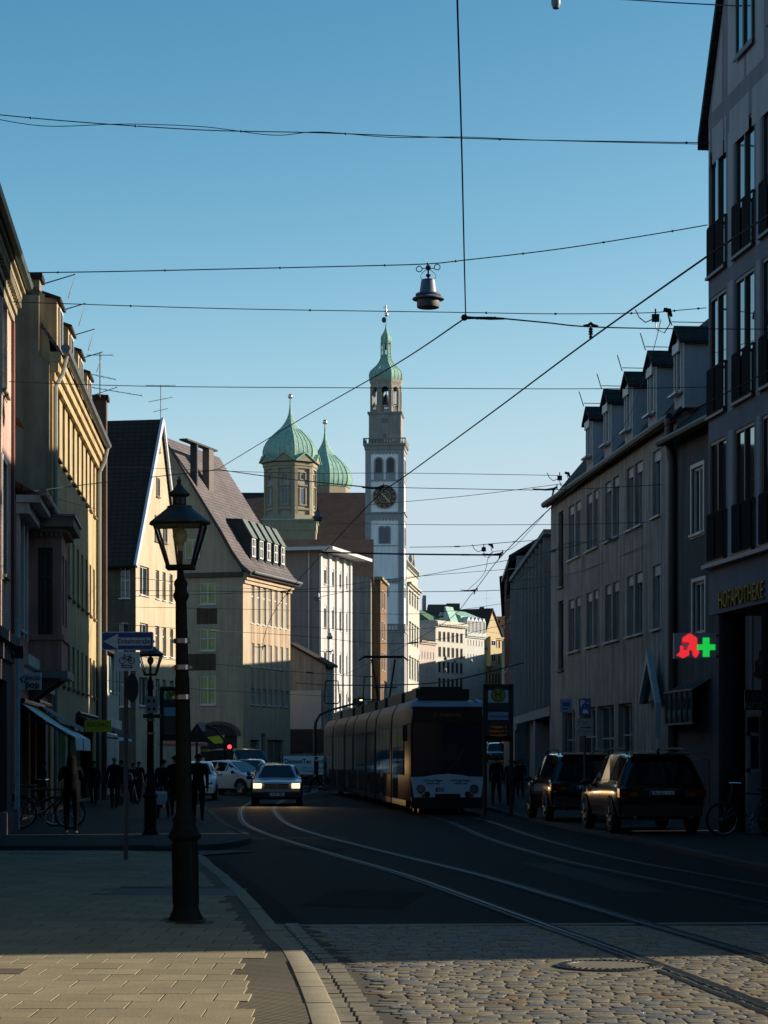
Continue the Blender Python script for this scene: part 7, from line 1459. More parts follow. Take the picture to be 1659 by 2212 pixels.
# shop signs in the arcade
def arc(u, d, z): return H_ph.root.matrix_basis @ Vector(H_ph.T(u, d, z))
bpy.context.view_layer.update()
t = thing('red_pharmacy_emblem', 'dark red pharmacy emblem on the arcade wall at the right edge', 'sign', (0, 0, 0)); Y = 43.6
p0 = at(1640, 1435, Y); t.location = (p0.x, Y, 0); k = Y / F; zz = lambda py: EYE + (HY - py) * k; xx = lambda px: (px - 1640) * k
U3 = lambda u, v: (xx((2600 + u / 2.212) / 1.8517), zz((2400 + v / 2.212) / 1.8517))
poly = [(960, 460), (1000, 430), (1050, 405), (1100, 430), (1130, 470), (1130, 600), (1090, 690), (1040, 650), (985, 707), (893, 665), (928, 628), (925, 538), (960, 530)]
mb = MB(); mb.prism([U3(*p) for p in poly], -.03, .0, lambda p, d: (p[0], d, p[1])); e_ = mb.build('emblem_plate', mat('emblem_red', (.10, .012, .012), .5, var=.1), t); mb = MB(); mb.prism([U3(a, b) for a, b in ((943, 545), (1042, 545), (1022, 570), (1002, 580), (1000, 605), (1012, 622), (978, 622), (990, 605), (988, 580), (965, 570))], -.036, -.031, lambda p, d: (p[0], d, p[1])); mb.ring((U3(993, 525)[0], -.033, U3(993, 525)[1]), .05, .008, 'y', 16, 4); mb.build('goblet_mark', mat('emblem_grey', (.16, .12, .12), .5, var=0), e_)
mb = MB(); mb.box(xx(1648), xx(1652), 0, .8, zz(1450), zz(1445)); mb.build('bracket', BLACKM, t)
t = thing('hanging_shop_board', 'dark hanging board with pale letters ura in the arcade', 'sign', (p0.x, Y + .2, 0)); mb = MB(); mb.box(xx(1612), xx(1648), -.03, .03, zz(1533), zz(1490)); b_ = mb.build('board', tramb, t); text('lettering', 'ura', .27, mat('pale_letter', (.13, .13, .13), .5, var=0), b_, FRONT((xx(1631), -.035, zz(1521))), .002); mb = MB(); [mb.ring((xx(1634) + .06 * math.cos(2 * math.pi * q / 6), -.033, zz(1503) + .06 * math.sin(2 * math.pi * q / 6)), .022, .004, 'y', 10, 4) for q in range(6)]; mb.build('flower_mark', MC['pale_letter'], b_)
mb = MB(); mb.tube([(xx(1630), 0, zz(1490)), (xx(1630), 0, 4.6)], .015, 5); mb.build('rod', BLACKM, t)
t = thing('shop_window_unit', 'white framed shop window and pale counter panel at the right edge of the arcade', 'shop window', (p0.x, Y + .6, .1)); k = (Y + .6) / F; zz = lambda py: EYE + (HY - py) * k - .1
mb = MB(); x0, x1 = xx(1624), xx(1680)
for a, b, c, d in ((x0, x0 + .07, zz(1668), zz(1582)), (x0, x1, zz(1668), zz(1660)), (x0, x1, zz(1590), zz(1582)), (xx(1650), xx(1653), zz(1660), zz(1550)), (x0, x1, zz(1550), zz(1546))): mb.box(a, b, -.04, .04, c, d)
mb.build('frame', mat('shop_white_frame', (.2, .2, .2), .5, var=.1), t); mb = MB(); mb.box(x0 + .02, x1, .0, .02, zz(1660), zz(1550)); mb.build('pane', GLASS, t); mb = MB(); mb.box(x0 + .02, x1, -.05, .3, 0, zz(1668)); mb.box(xx(1645), xx(1646), -.06, -.051, 0.05, zz(1672)); mb.build('counter_panel', mat('panel_pale_blue', (.14, .17, .2), .6, var=.1), t)
t = thing('guard_rail', 'low looped steel rail behind the nearest off-roader', 'rail', (at(1505, 0, 50).x, 50, .1)); k = 50 / F; zz = lambda py: EYE + (HY - py) * k - .1; xx = lambda px: (px - 1505) * k
mb = MB(); mb.tube([(xx(1479), 0, 0), (xx(1479), 0, zz(1648)), (xx(1483), 0, zz(1644)), (xx(1526), 0, zz(1639)), (xx(1531), 0, zz(1643)), (xx(1531), 0, 0)], .022, 8); mb.build('rail_tube', mat('dull_steel', (.22, .2, .17), .35, metal=.8, var=.1), t, 50)
# bicycles
def bicycle(label, loc, rz, m):
    t = thing('bicycle', label, 'bicycle', loc, rz); r = .34
    for x, nm in ((-.52, 'rear_wheel'), (.52, 'front_wheel')):
        mb = MB(); mb.ring((x, 0, r), r - .02, .02, 'y', 28, 6); w_ = mb.build(nm, RUBBER, t, 60)
        mb = MB(); mb.ring((x, 0, r), r - .05, .01, 'y', 28, 4); mb.tube([(x, -.04, r), (x, .04, r)], .025, 8)
        for q in range(14): a = 2 * math.pi * q / 14; mb.tube([(x, 0, r), (x + (r - .05) * math.cos(a), 0, r + (r - .05) * math.sin(a))], .0025, 3)
        mb.build('rim', STEEL, w_)
    mb = MB(); bb = (-.08, 0, .3); sd_ = (-.28, 0, .82); hd = (.34, 0, .86); hb = (.37, 0, .72)
    for a, b, q in ((bb, sd_, .018), (sd_, hd, .016), (bb, hb, .02), (bb, (-.52, .0, r), .013), ((-.25, 0, .74), (-.52, 0, r), .011), (hd, hb, .022), (hb, (.52, 0, r), .014)): mb.tube([a, b], q, 7)
    mb.build('frame', m, t, 50)
    mb = MB(); mb.ball((-.31, 0, .92), .13, 10, sc=(1, .55, .3)); mb.tube([sd_, (-.3, 0, .9)], .014, 6); mb.build('saddle', blackp, t, 60)
    mb = MB(); mb.tube([hd, (.32, 0, .98), (.34, 0, 1.03)], .014, 6); mb.tube([(.22, -.27, 1.04), (.34, -.1, 1.05), (.36, 0, 1.04), (.34, .1, 1.05), (.22, .27, 1.04)], .013, 6); mb.build('handlebar', CHROME, t, 50)
    mb = MB(); mb.tube([(-.08, -.1, .3), (-.08, .1, .3)], .012, 6); mb.tube([(-.08, .1, .3), (-.02, .1, .15)], .01, 5); mb.tube([(-.08, -.1, .3), (-.14, -.1, .45)], .01, 5); mb.box(-.07, .03, .1, .19, .13, .16); mb.box(-.19, -.09, -.19, -.1, .44, .47); mb.ring((-.08, .03, .3), .085, .008, 'y', 18, 4); mb.build('crank', STEEL, t)
    mb = MB(); pts = [(-.52 + .37 * math.cos(R(a)), 0, r + .37 * math.sin(R(a))) for a in range(30, 200, 15)]; mb.tube(pts, .022, 5); mb.box(-.75, -.3, -.06, .06, .72, .735); mb.build('mudguard_rack', blackp, t); return t
bicycle('black bicycle parked against the column at the lower right', (at(1620, 0, 42).x, 42.2, .1), R(188), blackp)
bicycle('dark bicycle parked with its wheel towards the drainpipe at the left', (at(95, 0, 46.6).x, 46.8, .1), R(10), blackp)
bicycle('second dark bicycle under the turquoise awning', (at(66, 0, 48).x, 48.2, .1), R(25), paint('dark_green_paint', (.01, .02, .015), .4))
# ================================================================ OVERHEAD WIRES
WM = mat('wire_dark', (.012, .013, .018), .6, metal=.2, var=0)
def wire(label, pts, r=.013, group='span wires above the street', extra=None, name='overhead_wire', sub=6):
    P = [at(*p) for p in pts]
    if len(P) == 2:
        a, b = P; sag = (b - a).length * .006; P = [a.lerp(b, q / 8) - Vector((0, 0, sag * 4 * (q / 8) * (1 - q / 8))) for q in range(9)]
    else: P = smoothpath([(p.x, p.y, p.z) for p in P], sub)
    mb = MB(); mb.tube(P, r * .85, 5)
    if extra: extra(mb, P)
    return single(mb, name, WM, label, 'wire', group)
def beads(mb, P):
    for i in range(4, len(P) - 2, 5): mb.ball(P[i], .028, 6)
def turnbuckle(mb, p, q, s=1.):
    d = (q - p).normalized(); mb.tube([p, p + d * .12 * s, p + d * .5 * s, p + d * .62 * s], [.015, .045 * s, .045 * s, .015], 6)
w1 = [(-60, 242, 44), (150, 262, 44.3), (440, 281, 44.8), (690, 287, 45.2), (1080, 301, 45.7), (1540, 309, 45.9), (1662, 314, 42.2)]
wire('upper strand of the twisted cable crossing high over the street', w1, .013, extra=beads)
wire('lower looping strand of the twisted cable crossing high over the street', [(-60, 246, 44), (90, 272, 44.2), (270, 268, 44.4), (440, 274, 44.7), (590, 292, 45), (690, 285, 45.2), (850, 297, 45.4), (1000, 296, 45.6), (1200, 304, 45.8), (1540, 312, 45.95), (1662, 315, 42.1)], .010)
wire('cable crossing the top right corner of the picture', [(1100, -12, 46), (1330, -2, 46), (1460, 6, 46), (1662, 16, 42.3)], .016)
def two(P): pass
wire('span wire that carries the large bell-shaped lamp', [(-30, 590, 44.6), (220, 587, 44.9), (500, 581, 45.2), (800, 574, 45.4), (924, 570, 45.5), (1004, 562, 45.6), (1200, 539, 45.8), (1400, 508, 45.9), (1528, 486, 45.95)], .014, extra=beads)
wire('long wire running towards us overhead from the insulator junction', [(1006, 683, 25.), (1003, 560, 21.9), (997, 300, 18.3), (988, 0, 15.4), (984, -160, 14.1)], .009)
wire('span wire just below the large bell-shaped lamp', [(-30, 650, 44.6), (110, 655, 44.8), (500, 667, 45.2), (1000, 675, 45.6), (1200, 678, 45.7), (1390, 676, 45.8), (1480, 669, 45.9), (1526, 665, 45.95)], .011, extra=beads)
wire('wire from the insulator junction to the right facade', [(1085, 688, 25), (1180, 697, 27), (1276, 706, 29), (1450, 710, 36), (1662, 711, 42)], .011)
wire('slanting wire from the insulator junction down to the left houses', [(1002, 689, 25), (850, 790, 32), (650, 905, 44), (470, 1014, 60)], .011)
wire('straight span wire crossing in front of the clock tower cupola', [(-30, 822, 45), (300, 834, 45.4), (800, 838, 45.8), (1250, 840, 46.2), (1534, 836, 46.4)], .010)
wire('contact wire of the near track slanting from upper right to the lower left', [(1760, 395, 14.5), (1662, 463, 16.2), (1530, 552, 18.0), (1276, 732, 21.9), (1060, 893, 27.0), (870, 1032, 33.2), (822, 1066, 35.0), (745, 1145, 40.5), (622, 1280, 55.3), (583, 1340, 66), (566, 1398, 82), (566, 1440, 98)], .0105, 'tram contact wires')
wire('contact wire of the far track passing the bracket arms on the right', [(1760, 740, 22.8), (1662, 800, 25.), (1450, 912, 28.5), (1300, 1010, 32.), (1190, 1097, 37.0), (1080, 1205, 46.), (1020, 1282, 56), (960, 1345, 68), (820, 1423, 84), (735, 1460, 102)], .0105, 'tram contact wires')
for i, (lab, pts, r) in enumerate((
    ('wire from the left dormer sweeping up to the slanting wire junction', [(57, 1063, 52), (216, 1043, 56), (424, 1020, 59.5), (470, 1014, 60)], .013),
    ('wire from the junction by the chimneys to the bracket on the clock tower', [(470, 1014, 60), (600, 1032, 48), (760, 1049, 38.5), (826, 1054, 35)], .013),
    ('wire slanting down from the left edge to the left dormer', [(-20, 990, 47), (57, 1063, 52)], .010),
    ('wire rising from the left edge to the left dormer', [(-20, 1128, 47), (57, 1063, 52)], .010),
    ('wire drooping from the left dormer over the yellow house', [(57, 1063, 52), (140, 1082, 60), (216, 1102, 78)], .012),
    ('thin span wire in front of the onion domes', [(240, 1008, 79), (600, 1021, 70), (880, 1022, 66), (1206, 1027, 64)], .010),
    ('span wire crossing just below the clock', [(800, 1052, 64), (1000, 1056, 63.5), (1200, 1058, 62.5), (1430, 1047, 59.5)], .012),
    ('span wire rising to the right from the clock', [(800, 1090, 70), (1000, 1072, 66), (1215, 1045, 64)], .010),
    ('span wire below the clock tower ledge', [(640, 1128, 84), (880, 1133, 68), (1200, 1133, 62), (1398, 1128, 60)], .010),
    ('heavy bracket wire across the white stage of the clock tower', [(690, 1193, 50), (880, 1197, 48), (1085, 1199, 46)], .022),
    ('span wire just above the heavy bracket wire', [(885, 1182, 72), (1000, 1180, 70), (1090, 1172, 68), (1190, 1165, 78)], .012),
    ('span wire rising towards the long grey house', [(690, 1290, 90), (880, 1250, 80), (1150, 1200, 70), (1290, 1165, 66.5)], .012),
    ('span wire across the sky above the sunlit row', [(230, 1290, 80), (620, 1276, 75), (880, 1247, 74), (1160, 1225, 79)], .010),
    ('level span wire at the height of the upper tan windows', [(216, 1275, 80), (630, 1278, 72), (1020, 1277, 68), (1180, 1267, 79)], .012),
    ('low span wire above the sunlit row roofs', [(230, 1310, 82), (620, 1318, 84), (900, 1326, 88), (1110, 1300, 92)], .010),
    ('span wire in front of the tan house windows', [(216, 1240, 82), (430, 1262, 84), (628, 1279, 92)], .012),
    ('span wire with insulators at the middle tan windows', [(216, 1345, 82), (420, 1360, 84), (628, 1372, 90), (880, 1390, 95), (1110, 1345, 96)], .012),
    ('lower span wire with insulators at the tan house', [(216, 1410, 82), (420, 1430, 84), (628, 1450, 90), (800, 1462, 95)], .012),
    ('lowest span wire in front of the tan house', [(230, 1470, 84), (440, 1490, 86), (628, 1500, 92), (720, 1505, 96)], .010),
    ('heavy feeder wire dipping across in front of the sunlit row', [(640, 1475, 100), (730, 1480, 92), (900, 1478, 86), (1000, 1465, 82), (1130, 1432, 86)], .028),
    ('thin span wire under the heavy bracket wire', [(620, 1352, 88), (860, 1362, 92), (1100, 1335, 95)], .009),
    ('wire along the facade of the long grey house', [(1090, 1255, 82), (1217, 1243, 74), (1320, 1210, 67), (1398, 1175, 61)], .012),
    ('lower wire along the facade of the long grey house', [(1112, 1330, 90), (1215, 1318, 77), (1330, 1290, 68), (1395, 1268, 62)], .010),
    ('thick wire fixed to the long grey house by an insulator', [(1100, 1268, 84), (1209, 1180, 76), (1296, 1170, 68), (1390, 1140, 61)], .012),
    ('wire from the fin building up to the house front', [(1170, 1232, 80), (1240, 1245, 74), (1320, 1262, 68)], .010))):
    def ins(mb, P):
        n = len(P); i = int(n * .72)
        if 'insulator' in lab or 'heavy' in lab or 'drooping' in lab: s_ = .5 if 'heavy' in lab else .9; turnbuckle(mb, P[i], P[i + 1], s_); turnbuckle(mb, P[int(n * .3)], P[int(n * .3) + 1], s_)
    wire(lab, pts, r, extra=ins)
wire('hanging feeder cable beside the dormers of the long grey house', [(1428, 690, 44), (1400, 790, 50), (1340, 930, 60), (1230, 1040, 66), (1209, 1043, 66)], .009)
wire('sagging feeder cable near the bracket arms on the right', [(1188, 1097, 66), (1150, 1140, 62), (1105, 1185, 57), (1060, 1195, 56), (1045, 1240, 60), (1010, 1275, 64)], .008)
# insulators and bracket heads
def insulator(label, px, py, Y, s=1.):
    t = thing('insulator', label, 'insulator', at(px, py, Y)); mb = MB()
    mb.lathe([(.015 * s, -.18 * s), (.04 * s, -.16 * s), (.04 * s, -.11 * s), (.02 * s, -.1 * s), (.055 * s, -.07 * s), (.055 * s, -.05 * s), (.03 * s, -.04 * s), (.055 * s, -.01 * s), (.055 * s, .01 * s), (.03 * s, .02 * s), (.055 * s, .05 * s), (.05 * s, .07 * s), (.02 * s, .09 * s), (.02 * s, .12 * s)], 12)
    mb.build('ribbed_body', BLACKM, t, 30); mb = MB(); mb.tube([(-.18 * s, 0, .14 * s), (-.06 * s, 0, .15 * s), (0, 0, .19 * s), (.06 * s, 0, .15 * s), (.18 * s, 0, .13 * s)], [.02 * s, .035 * s, .05 * s, .035 * s, .02 * s], 6); mb.build('clamp', BLACKM, t, 50)
insulator('ribbed insulator where the contact wire meets the right-hand span', 1276, 716, 21.9, .42)
def box_unit(label, px, py, Y, s=1.):
    t = thing('cable_box', label, 'cable box', at(px, py, Y)); mb = MB(); mb.box(-.09 * s, .09 * s, -.06 * s, .06 * s, -.1 * s, .08 * s); mb.build('box_body', BLACKM, t); mb = MB(); mb.tube([(-.5 * s, 0, .2 * s), (-.4 * s, 0, .0), (-.25 * s, 0, -.12 * s), (-.09 * s, 0, -.05 * s)], .014 * s, 4); mb.tube([(.0, 0, -.1 * s), (.03 * s, 0, -.3 * s), (.22 * s, 0, -.38 * s), (.36 * s, 0, -.15 * s), (.3 * s, 0, .1 * s)], .014 * s, 4); mb.tube([(0, 0, .08 * s), (0, 0, .22 * s)], .02 * s, 5); mb.build('loop_cable', BLACKM, t); mb = MB(); mb.tube([(.2 * s, 0, .2 * s), (.34 * s, 0, .17 * s), (.4 * s, 0, .02 * s)], [.05 * s, .07 * s, .03 * s], 6); mb.build('clamp', BLACKM, t)
box_unit('cable box with loops on the wire by the right-hand dormers', 1416, 686, 45.8, .85); box_unit('cable box with loops at the eaves end of the long grey house', 1209, 1032, 64, .75); box_unit('cable box with loops above the heavy bracket wire', 1045, 1186, 69, .75)
t = thing('insulator_junction', 'long junction insulator where the overhead wire meets the slanting wires', 'insulator', at(1003, 686, 25)); mb = MB(); mb.ball((0, 0, 0), .04, 8); mb.tube([(0, 0, 0), (.12, 0, -.003), (.3, 0, -.008), (.46, 0, -.012)], [.022, .015, .02, .012], 7); mb.build('rod', BLACKM, t, 50); mb = MB()
for q in range(6): mb.lathe([(.012, -.016), (.026, 0), (.012, .016)], 8, c=(.15 + q * .04, 0, -.006))
mb.build('ribbed_sleeves', BLACKM, t)
def bracket(label, px, py, Y, s=1., flip=1):
    t = thing('wire_bracket', label, 'bracket', at(px, py, Y)); mb = MB(); mb.tube([(-flip * .75 * s, 0, .03 * s), (-flip * .3 * s, 0, .0), (0, 0, .03 * s), (flip * .12 * s, 0, .1 * s)], [.02 * s, .035 * s, .05 * s, .04 * s], 6); mb.build('arm', BLACKM, t, 50); mb = MB(); mb.tube([(0, 0, .03 * s), (-flip * .02 * s, 0, -.12 * s), (-flip * .06 * s, 0, -.2 * s)], [.05 * s, .035 * s, .02 * s], 6); mb.tube([(flip * .12 * s, 0, .0), (flip * .12 * s, 0, .2 * s)], .02 * s, 5); mb.build('wire_clip', BLACKM, t, 50)
g = 'bracket arms that hold the contact wire'
for px, py, Y, s, lab in ((822, 1055, 35, .40, 'wire bracket in front of the clock'), (622, 1278, 55.3, .45, 'wire bracket at the corner of the tan house eaves'), (1080, 1198, 46, .5, 'wire bracket at the end of the heavy bracket wire'), (1026, 1276, 56, .5, 'wire bracket below the heavy bracket wire'), (1196, 1058, 62, .8, 'wire bracket at the far corner of the long grey house'), (715, 1408, 90, .6, 'wire bracket above the stop signal mast'), (568, 1398, 82, .5, 'wire bracket in front of the shaded tan windows')): bracket(lab, px, py, Y, s)
for lab, px, py, Y in (('square wire loop hanging in front of the ribbed office building', 717, 1497, 95), ('square wire loop hanging beside the pantograph', 801, 1488, 100)):
    p = at(px, py, Y); k = Y / F; mb = MB(); q = [(-11, 22), (-14, -14), (-11, -19), (11, -19), (14, -14), (11, 22), (-11, 22)]; mb.tube([(p.x + a * k * 1.2, Y, p.z + b * k * 1.2) for a, b in q], .03, 5); single(mb, 'wire_loop', WM, lab, 'wire loop')
# ================================================================ PEOPLE
skinm = mat('skin', (.28, .17, .12), .6, var=.05); hairm = mat('dark_hair', (.006, .005, .0045), .85, spec=.1, var=.2, vs=20); hairg = mat('grey_hair', (.14, .13, .12), .7, var=.2, vs=20); shoem = mat('dark_shoes', (.012, .011, .011), .6, var=.1); shoew = mat('white_shoes', (.5, .52, .55), .6, var=.05)
def cloth(n, c): return mat('cloth_' + n, c, .9, spec=.1, var=.25, vs=7, bump=.3, bs=40)
CL = {'black': cloth('black', (.008, .008, .010)), 'navy': cloth('navy', (.010, .012, .022)), 'dark': cloth('dark', (.014, .013, .013)), 'brown': cloth('brown', (.028, .02, .016)), 'grey': cloth('grey', (.05, .047, .045)), 'blue': cloth('blue', (.12, .16, .28)), 'red': cloth('red', (.05, .012, .012)), 'white': cloth('white', (.30, .34, .40))}
def person(label, X, Y, z0, face, h=1.72, top='black', leg='black', hair='short', hc=None, pose='stand', arms='down', shoes=None, group=None, coat=False, wide=1.):
    """face = heading in degrees (0 looks away from us, 180 looks at us)"""
    t = thing('person', label, 'person', (X, Y, z0), R(face), group); s = h / 1.72
    V = []; Ed = []; Rd = []; tag_ = []
    def v(p, r, tg):
        V.append(Vector(p) * s); Rd.append((r if isinstance(r, tuple) else (r, r))); tag_.append(tg); return len(V) - 1
    def e(a, b): Ed.append((a, b))
    st = {'stand': (.0, .0, 0, 0), 'walk': (.27, -.25, .02, .12), 'stride': (.36, -.34, .0, .22)}[pose]
    w = wide
    pel = v((0, 0, .95), (.165 * w, .12 * w), 'top' if coat else 'leg'); wa = v((0, .0, 1.10), (.145 * w, .105 * w), 'top'); ch = v((0, .0, 1.28), (.17 * w, .12 * w), 'top'); up = v((0, -.01, 1.41), (.12 * w, .09 * w), 'top'); nk = v((0, .005, 1.50), (.05, .052), 'skin'); ja = v((0, .03, 1.555), (.058, .066), 'skin'); hd = v((0, .02, 1.625), (.076, .092), 'skin'); tp = v((0, .01, 1.69), (.055, .068), 'skin')
    for a, b in ((pel, wa), (wa, ch), (ch, up), (up, nk), (nk, ja), (ja, hd), (hd, tp)): e(a, b)
    ns = v((0, .108, 1.615), .012, 'skin'); e(hd, ns)
    for sg, fy, kn in ((-1, st[0], st[2]), (1, st[1], st[3])):
        hip = v((sg * .095, 0, .88), (.095 * w, .1 * w), 'top' if coat else 'leg'); knee = v((sg * .1, fy * .52 + (.05 if fy else .015), .49), .06 * (w + .1), 'leg'); ank = v((sg * .1, fy - kn, .09 + kn * .5), .043, 'leg'); heel = v((sg * .1, fy - kn - .015, .045 + kn * .5), .04, 'shoe'); toe = v((sg * .115, fy - kn + .17, .035 + kn * .2), (.038, .03), 'shoe')
        for a, b in ((pel, hip), (hip, knee), (knee, ank), (ank, heel), (heel, toe)): e(a, b)
        sh = v((sg * .175 * w, 0, 1.405), .07, 'top')
        mode = arms if isinstance(arms, str) else arms[0 if sg < 0 else 1]
        sw = -fy * .45 if pose != 'stand' else 0
        P_ = {'down': ((sg * .225, -.02 + sw * .5, 1.13), (sg * .235, .05 + sw, .89), (sg * .235, .07 + sw * 1.1, .82), (0, .02, -1)),
              'phone': ((sg * .25, .07, 1.16), (sg * .12, .27, 1.30), (sg * .07, .30, 1.37), (-sg * .3, .4, .85)),
              'front': ((sg * .235, .03, 1.14), (sg * .14, .25, 1.06), (sg * .10, .31, 1.06), (-sg * .5, .85, 0)),
              'pocket': ((sg * .26, -.06, 1.14), (sg * .2, .06, .95), (sg * .17, .09, .90), (-sg * .3, .3, -.9))}[mode]
        el = v(P_[0], .05, 'top'); wr = v(P_[1], .033, 'top'); pm_ = v(P_[2], (.034, .024), 'skin')
        for a, b in ((up, sh), (sh, el), (el, wr), (wr, pm_)): e(a, b)
        d = Vector(P_[3]).normalized(); side = Vector((0, 1, 0)) if abs(d.z) > .8 else Vector((0, 0, 1)); side = (side - d * side.dot(d)).normalized(); inn = Vector((-sg, 0, 0)); inn = (inn - d * inn.dot(d)).normalized(); base = Vector(P_[2])
        for q, ln in enumerate((.07, .082, .076, .06)):
            o = side * (.03 - q * .02); a = v(base + d * .045 + o, .0105, 'skin'); b = v(base + d * (.045 + ln * .55) + o + inn * .008, .0095, 'skin'); c = v(base + d * (.045 + ln) + o + inn * .028, .008, 'skin'); e(pm_, a); e(a, b); e(b, c)
        a = v(base + side * .042 + d * .01, .012, 'skin'); b = v(base + side * .058 + d * .045 + inn * .012, .0095, 'skin'); e(pm_, a); e(a, b)
    me = bpy.data.meshes.new('body'); me.from_pydata(V, Ed, []); o = bpy.data.objects.new('body_tmp', me); C.objects.link(o)
    md = o.modifiers.new('skin', 'SKIN'); md.use_smooth_shade = True
    for i, sv_ in enumerate(me.skin_vertices[0].data): sv_.radius = (Rd[i][0] * s, Rd[i][1] * s); sv_.use_root = (i == 0)
    o.modifiers.new('sub', 'SUBSURF').levels = 2
    m2 = bpy.data.meshes.new_from_object(o.evaluated_get(bpy.context.evaluated_depsgraph_get())); bpy.data.objects.remove(o); m2.name = 'body'
    mats = {'top': CL[top], 'leg': CL[leg], 'skin': skinm, 'shoe': shoes or shoem}; order = list(mats); m2.materials.clear()
    for q in order: m2.materials.append(mats[q])
    segs = [(V[a], V[b], (tag_[a], tag_[b])) for a, b in Ed]
    for p in m2.polygons:
        c = p.center; best = (1e9, None)
        for A, B, tg in segs:
            AB = B - A; q = max(0, min(1, (c - A).dot(AB) / max(1e-9, AB.length_squared))); dd_ = (c - A - AB * q).length
            if dd_ < best[0]: best = (dd_, tg[0] if q < .6 else tg[1])
        p.material_index = order.index(best[1]); p.use_smooth = True
    b_ = bpy.data.objects.new('body', m2); C.objects.link(b_); b_.parent = t
    hm = hc or hairm; mb = MB(); rows = []                # hair cap, longer at the back for long hair
    n = 16
    for i in range(8):
        ph = math.pi * .5 * (1 - i / 6.2); row = []
        for q in range(n):
            a = 2 * math.pi * q / n; fr = max(0, math.sin(a)); lim = ph if ph > .15 else (ph if fr < .45 else .32)
            row.append(Vector((.089 * math.cos(lim) * math.cos(a), -.002 + .104 * math.cos(lim) * math.sin(a), 1.632 + .092 * math.sin(lim))) * s)
        rows.append(row)
    mb.grid(rows, 0, True)
    if hair == 'long':
        rw = []
        for z, wd, dy in ((1.66, .088, -.05), (1.58, .1, -.06), (1.48, .105, -.075), (1.38, .10, -.1), (1.30, .075, -.115)):
            rw.append([Vector((wd * math.cos(a), dy - .055 * abs(math.sin(a)) - .01, z)) * s for a in [math.pi * q / 8 for q in range(9)]] + [Vector((wd * .8 * math.cos(a), dy - .01 * abs(math.sin(a)), z)) * s for a in [math.pi * q / 8 for q in range(8, -1, -1)]])
        mb.grid(rw, 0, True); mb.face(rw[-1])
    mb.build('hair', hm, t, 60)
    mb = MB()
    for sg in (-1, 1): mb.ball(Vector((sg * .084, .015, 1.61)) * s, .022 * s, 8, sc=(.4, .7, 1.25))
    mb.build('ears', skinm, t, 60)
    mb = MB()
    for sg in (-1, 1): mb.ball(Vector((sg * .033, .098, 1.635)) * s, .010 * s, 8)
    mb.tube([Vector((-.024, .098, 1.572)) * s, Vector((0, .104, 1.570)) * s, Vector((.024, .098, 1.572)) * s], .005 * s, 4); mb.build('eyes_and_mouth', hairm, t, 60)
    if coat:
        mb = MB(); rw = []
        for z, rx, ry in ((1.12, .17, .125), (.98, .195, .15), (.82, .215, .17), (.70, .225, .18)): rw.append([Vector((rx * w * math.cos(2 * math.pi * q / 16), ry * w * math.sin(2 * math.pi * q / 16), z)) * s for q in range(16)])
        rw.append([p * 1. + Vector((0, 0, .02)) for p in rw[-1]]); mb.grid(rw, 0, True); mb.build('coat_skirt', CL[top], t, 60)
    return t
def foot(px, py, z0=.1): Y = F * (EYE - z0) / (py - HY); return ((px - CX) * Y / F, Y, z0)
def pers(label, px, py, face, htop, z0=.1, **k):
    X, Y, z = foot(px, py, z0); h = (py - htop) * Y / F; return person(label, X, Y, z, face, h, **k)
wg = 'pedestrians on the left pavement'
pers('woman in black with long dark hair, white shoes and raised hands, nearest on the left', 154, 1802, 12, 1630, hair='long', arms='phone', shoes=shoew, top='black', leg='black', wide=1.06)
pers('person in dark clothes walking behind the woman with white shoes', 202, 1742, 180, 1643, top='dark', leg='black', pose='walk', hair='short', coat=True)
pers('man in a dark coat walking away, left of the one-way sign post', 247, 1748, 0, 1636, top='black', leg='dark', pose='walk', hc=hairg, coat=True)
pers('slim companion in navy close beside the man in the dark coat', 262, 1742, 10, 1642, top='navy', leg='black', pose='walk')
pers('person in dark red jacket among the crowd by the second lamp post', 300, 1730, 175, 1645, top='red', leg='black', pose='walk')
pers('person bending over a pram between the sign post and the second lamp post', 288, 1736, 190, 1648, top='grey', leg='dark', arms='front')
pers('person with a white carrier bag beside the second lamp post', 352, 1768, 15, 1640, top='dark', leg='dark', pose='walk', wide=1.05)
pers('tall person in black just left of the big lamp post', 378, 1765, 0, 1632, top='black', leg='black', pose='walk', coat=True)
pers('person in black right behind the big lamp post, partly hidden', 428, 1776, 5, 1628, top='black', leg='black', pose='walk')
pers('person in brown under the turquoise awning', 60, 1752, 160, 1640, top='brown', leg='black')
pers('person in the shade beside the parked bicycles', 92, 1768, 90, 1642, top='black', leg='dark', arms='front')
pers('seated-height youngster near the far shop awning', 322, 1722, 180, 1662, top='dark', leg='black')
pers('pedestrian striding across the road in front of the banner fence', 683, 1712, 97, 1634, z0=0, top='black', leg='black', pose='stride', arms='pocket')
pers('man in black walking away at the left of the pair behind the tram', 1072, 1737, 2, 1634, top='black', leg='black', pose='walk', wide=1.05)
pers('person in grey jacket walking away at the right of the pair behind the tram', 1103, 1741, -4, 1640, top='grey', leg='dark', pose='walk', hc=hairg, wide=1.08)
pers('person in pale blue partly hidden behind the grey-jacketed walker', 1112, 1722, 5, 1643, top='blue', leg='dark', pose='walk')
pers('person by the wall between the pair and the off-roaders', 1124, 1724, 180, 1640, top='dark', leg='black', hair='long')
pers('person seen over the roof of the nearest off-roader', 1318, 1736, 200, 1632, top='black', leg='black')
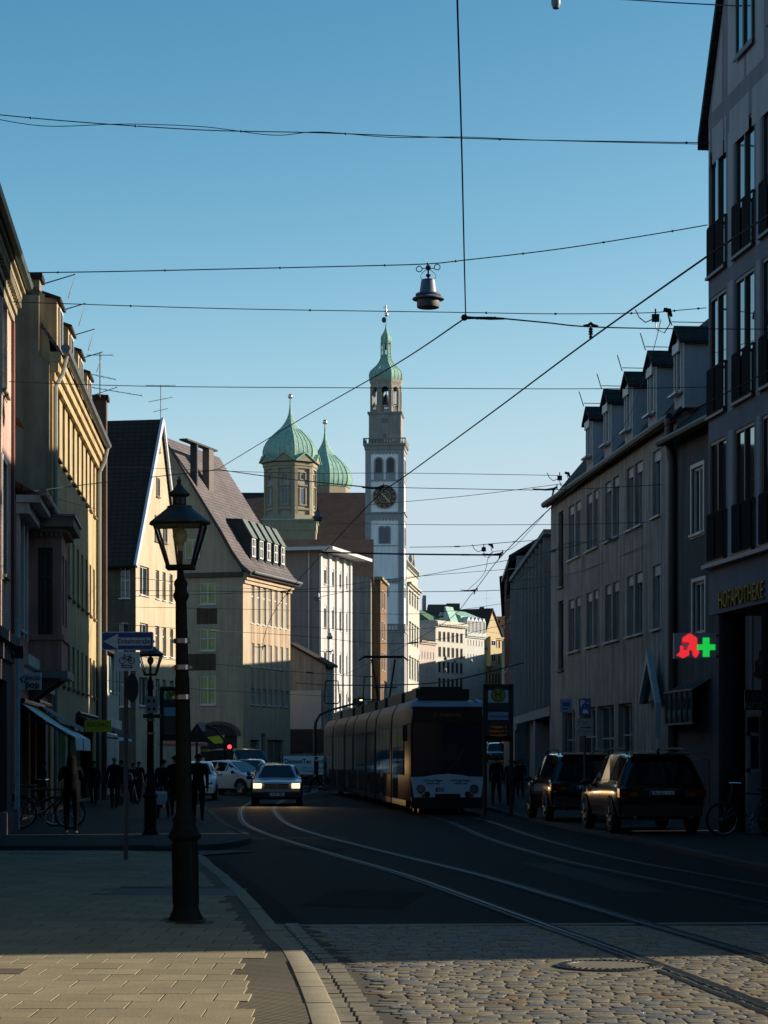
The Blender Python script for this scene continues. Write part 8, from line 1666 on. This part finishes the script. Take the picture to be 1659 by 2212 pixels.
pers('person standing beyond the second off-roader', 1300, 1722, 170, 1634, top='dark', leg='black', hc=hairg)
# things held or pushed
X, Y, z = foot(345, 1768); t = thing('carrier_bag', 'white carrier bag hanging from a hand beside the second lamp post', 'bag', (X + .05, Y - .12, .45)); mb = MB(); rows = [[(w_ * a, d_ * b, zq) for a, b in ((-1, -1), (1, -1), (1, 1), (-1, 1))] for w_, d_, zq in ((.11, .05, 0), (.15, .07, .1), (.15, .06, .28), (.14, .035, .34))]; mb.grid(rows, 0, True); mb.face(rows[0]); mb.build('bag_body', mat('white_plastic_bag', (.5, .53, .57), .5, var=.1, vs=9), t); mb = MB(); mb.tube([(-.07, 0, .34), (-.04, 0, .44), (.04, 0, .44), (.07, 0, .34)], .008, 5); mb.build('handles', MC['white_plastic_bag'], t)
X, Y, z = foot(277, 1738); t = thing('pram', 'dark pram with pale lining between the sign post and the second lamp post', 'pram', (X, Y - .2, .1), R(200)); mb = MB(); mb.ball((0, .0, .68), .3, 12, sc=(.75, 1.2, .7)); mb.build('carrycot', CL['dark'], t, 60); mb = MB(); mb.ball((0, .02, .78), .22, 10, sc=(.8, 1, .6)); mb.build('lining', CL['grey'], t, 60); mb = MB()
for x in (-.25, .25): mb.tube([(x, .3, .15), (x, 0, .5), (x, -.5, 1.0)], .015, 5); mb.tube([(x, -.3, .15), (x, 0, .5)], .015, 5)
mb.tube([(-.25, -.5, 1.0), (.25, -.5, 1.0)], .018, 6); mb.build('chassis', STEEL, t)
for x in (-.27, .27):
    for y_ in (-.3, .3): mb = MB(); mb.ring((x, y_, .14), .12, .02, 'x', 16, 5); mb.build('wheel', RUBBER, t, 60)
X, Y, z = foot(1119, 1728); t = thing('shoulder_bag', 'dark bag at the side of the person by the wall near the off-roaders', 'bag', (X - .1, Y - .25, .75)); mb = MB(); mb.ball((0, 0, .15), .17, 10, sc=(.8, .5, 1)); mb.build('bag_body', CL['black'], t, 60); mb = MB(); mb.tube([(-.08, 0, .28), (0, .05, .7), (.08, 0, .28)], .012, 5); mb.build('strap', CL['black'], t)
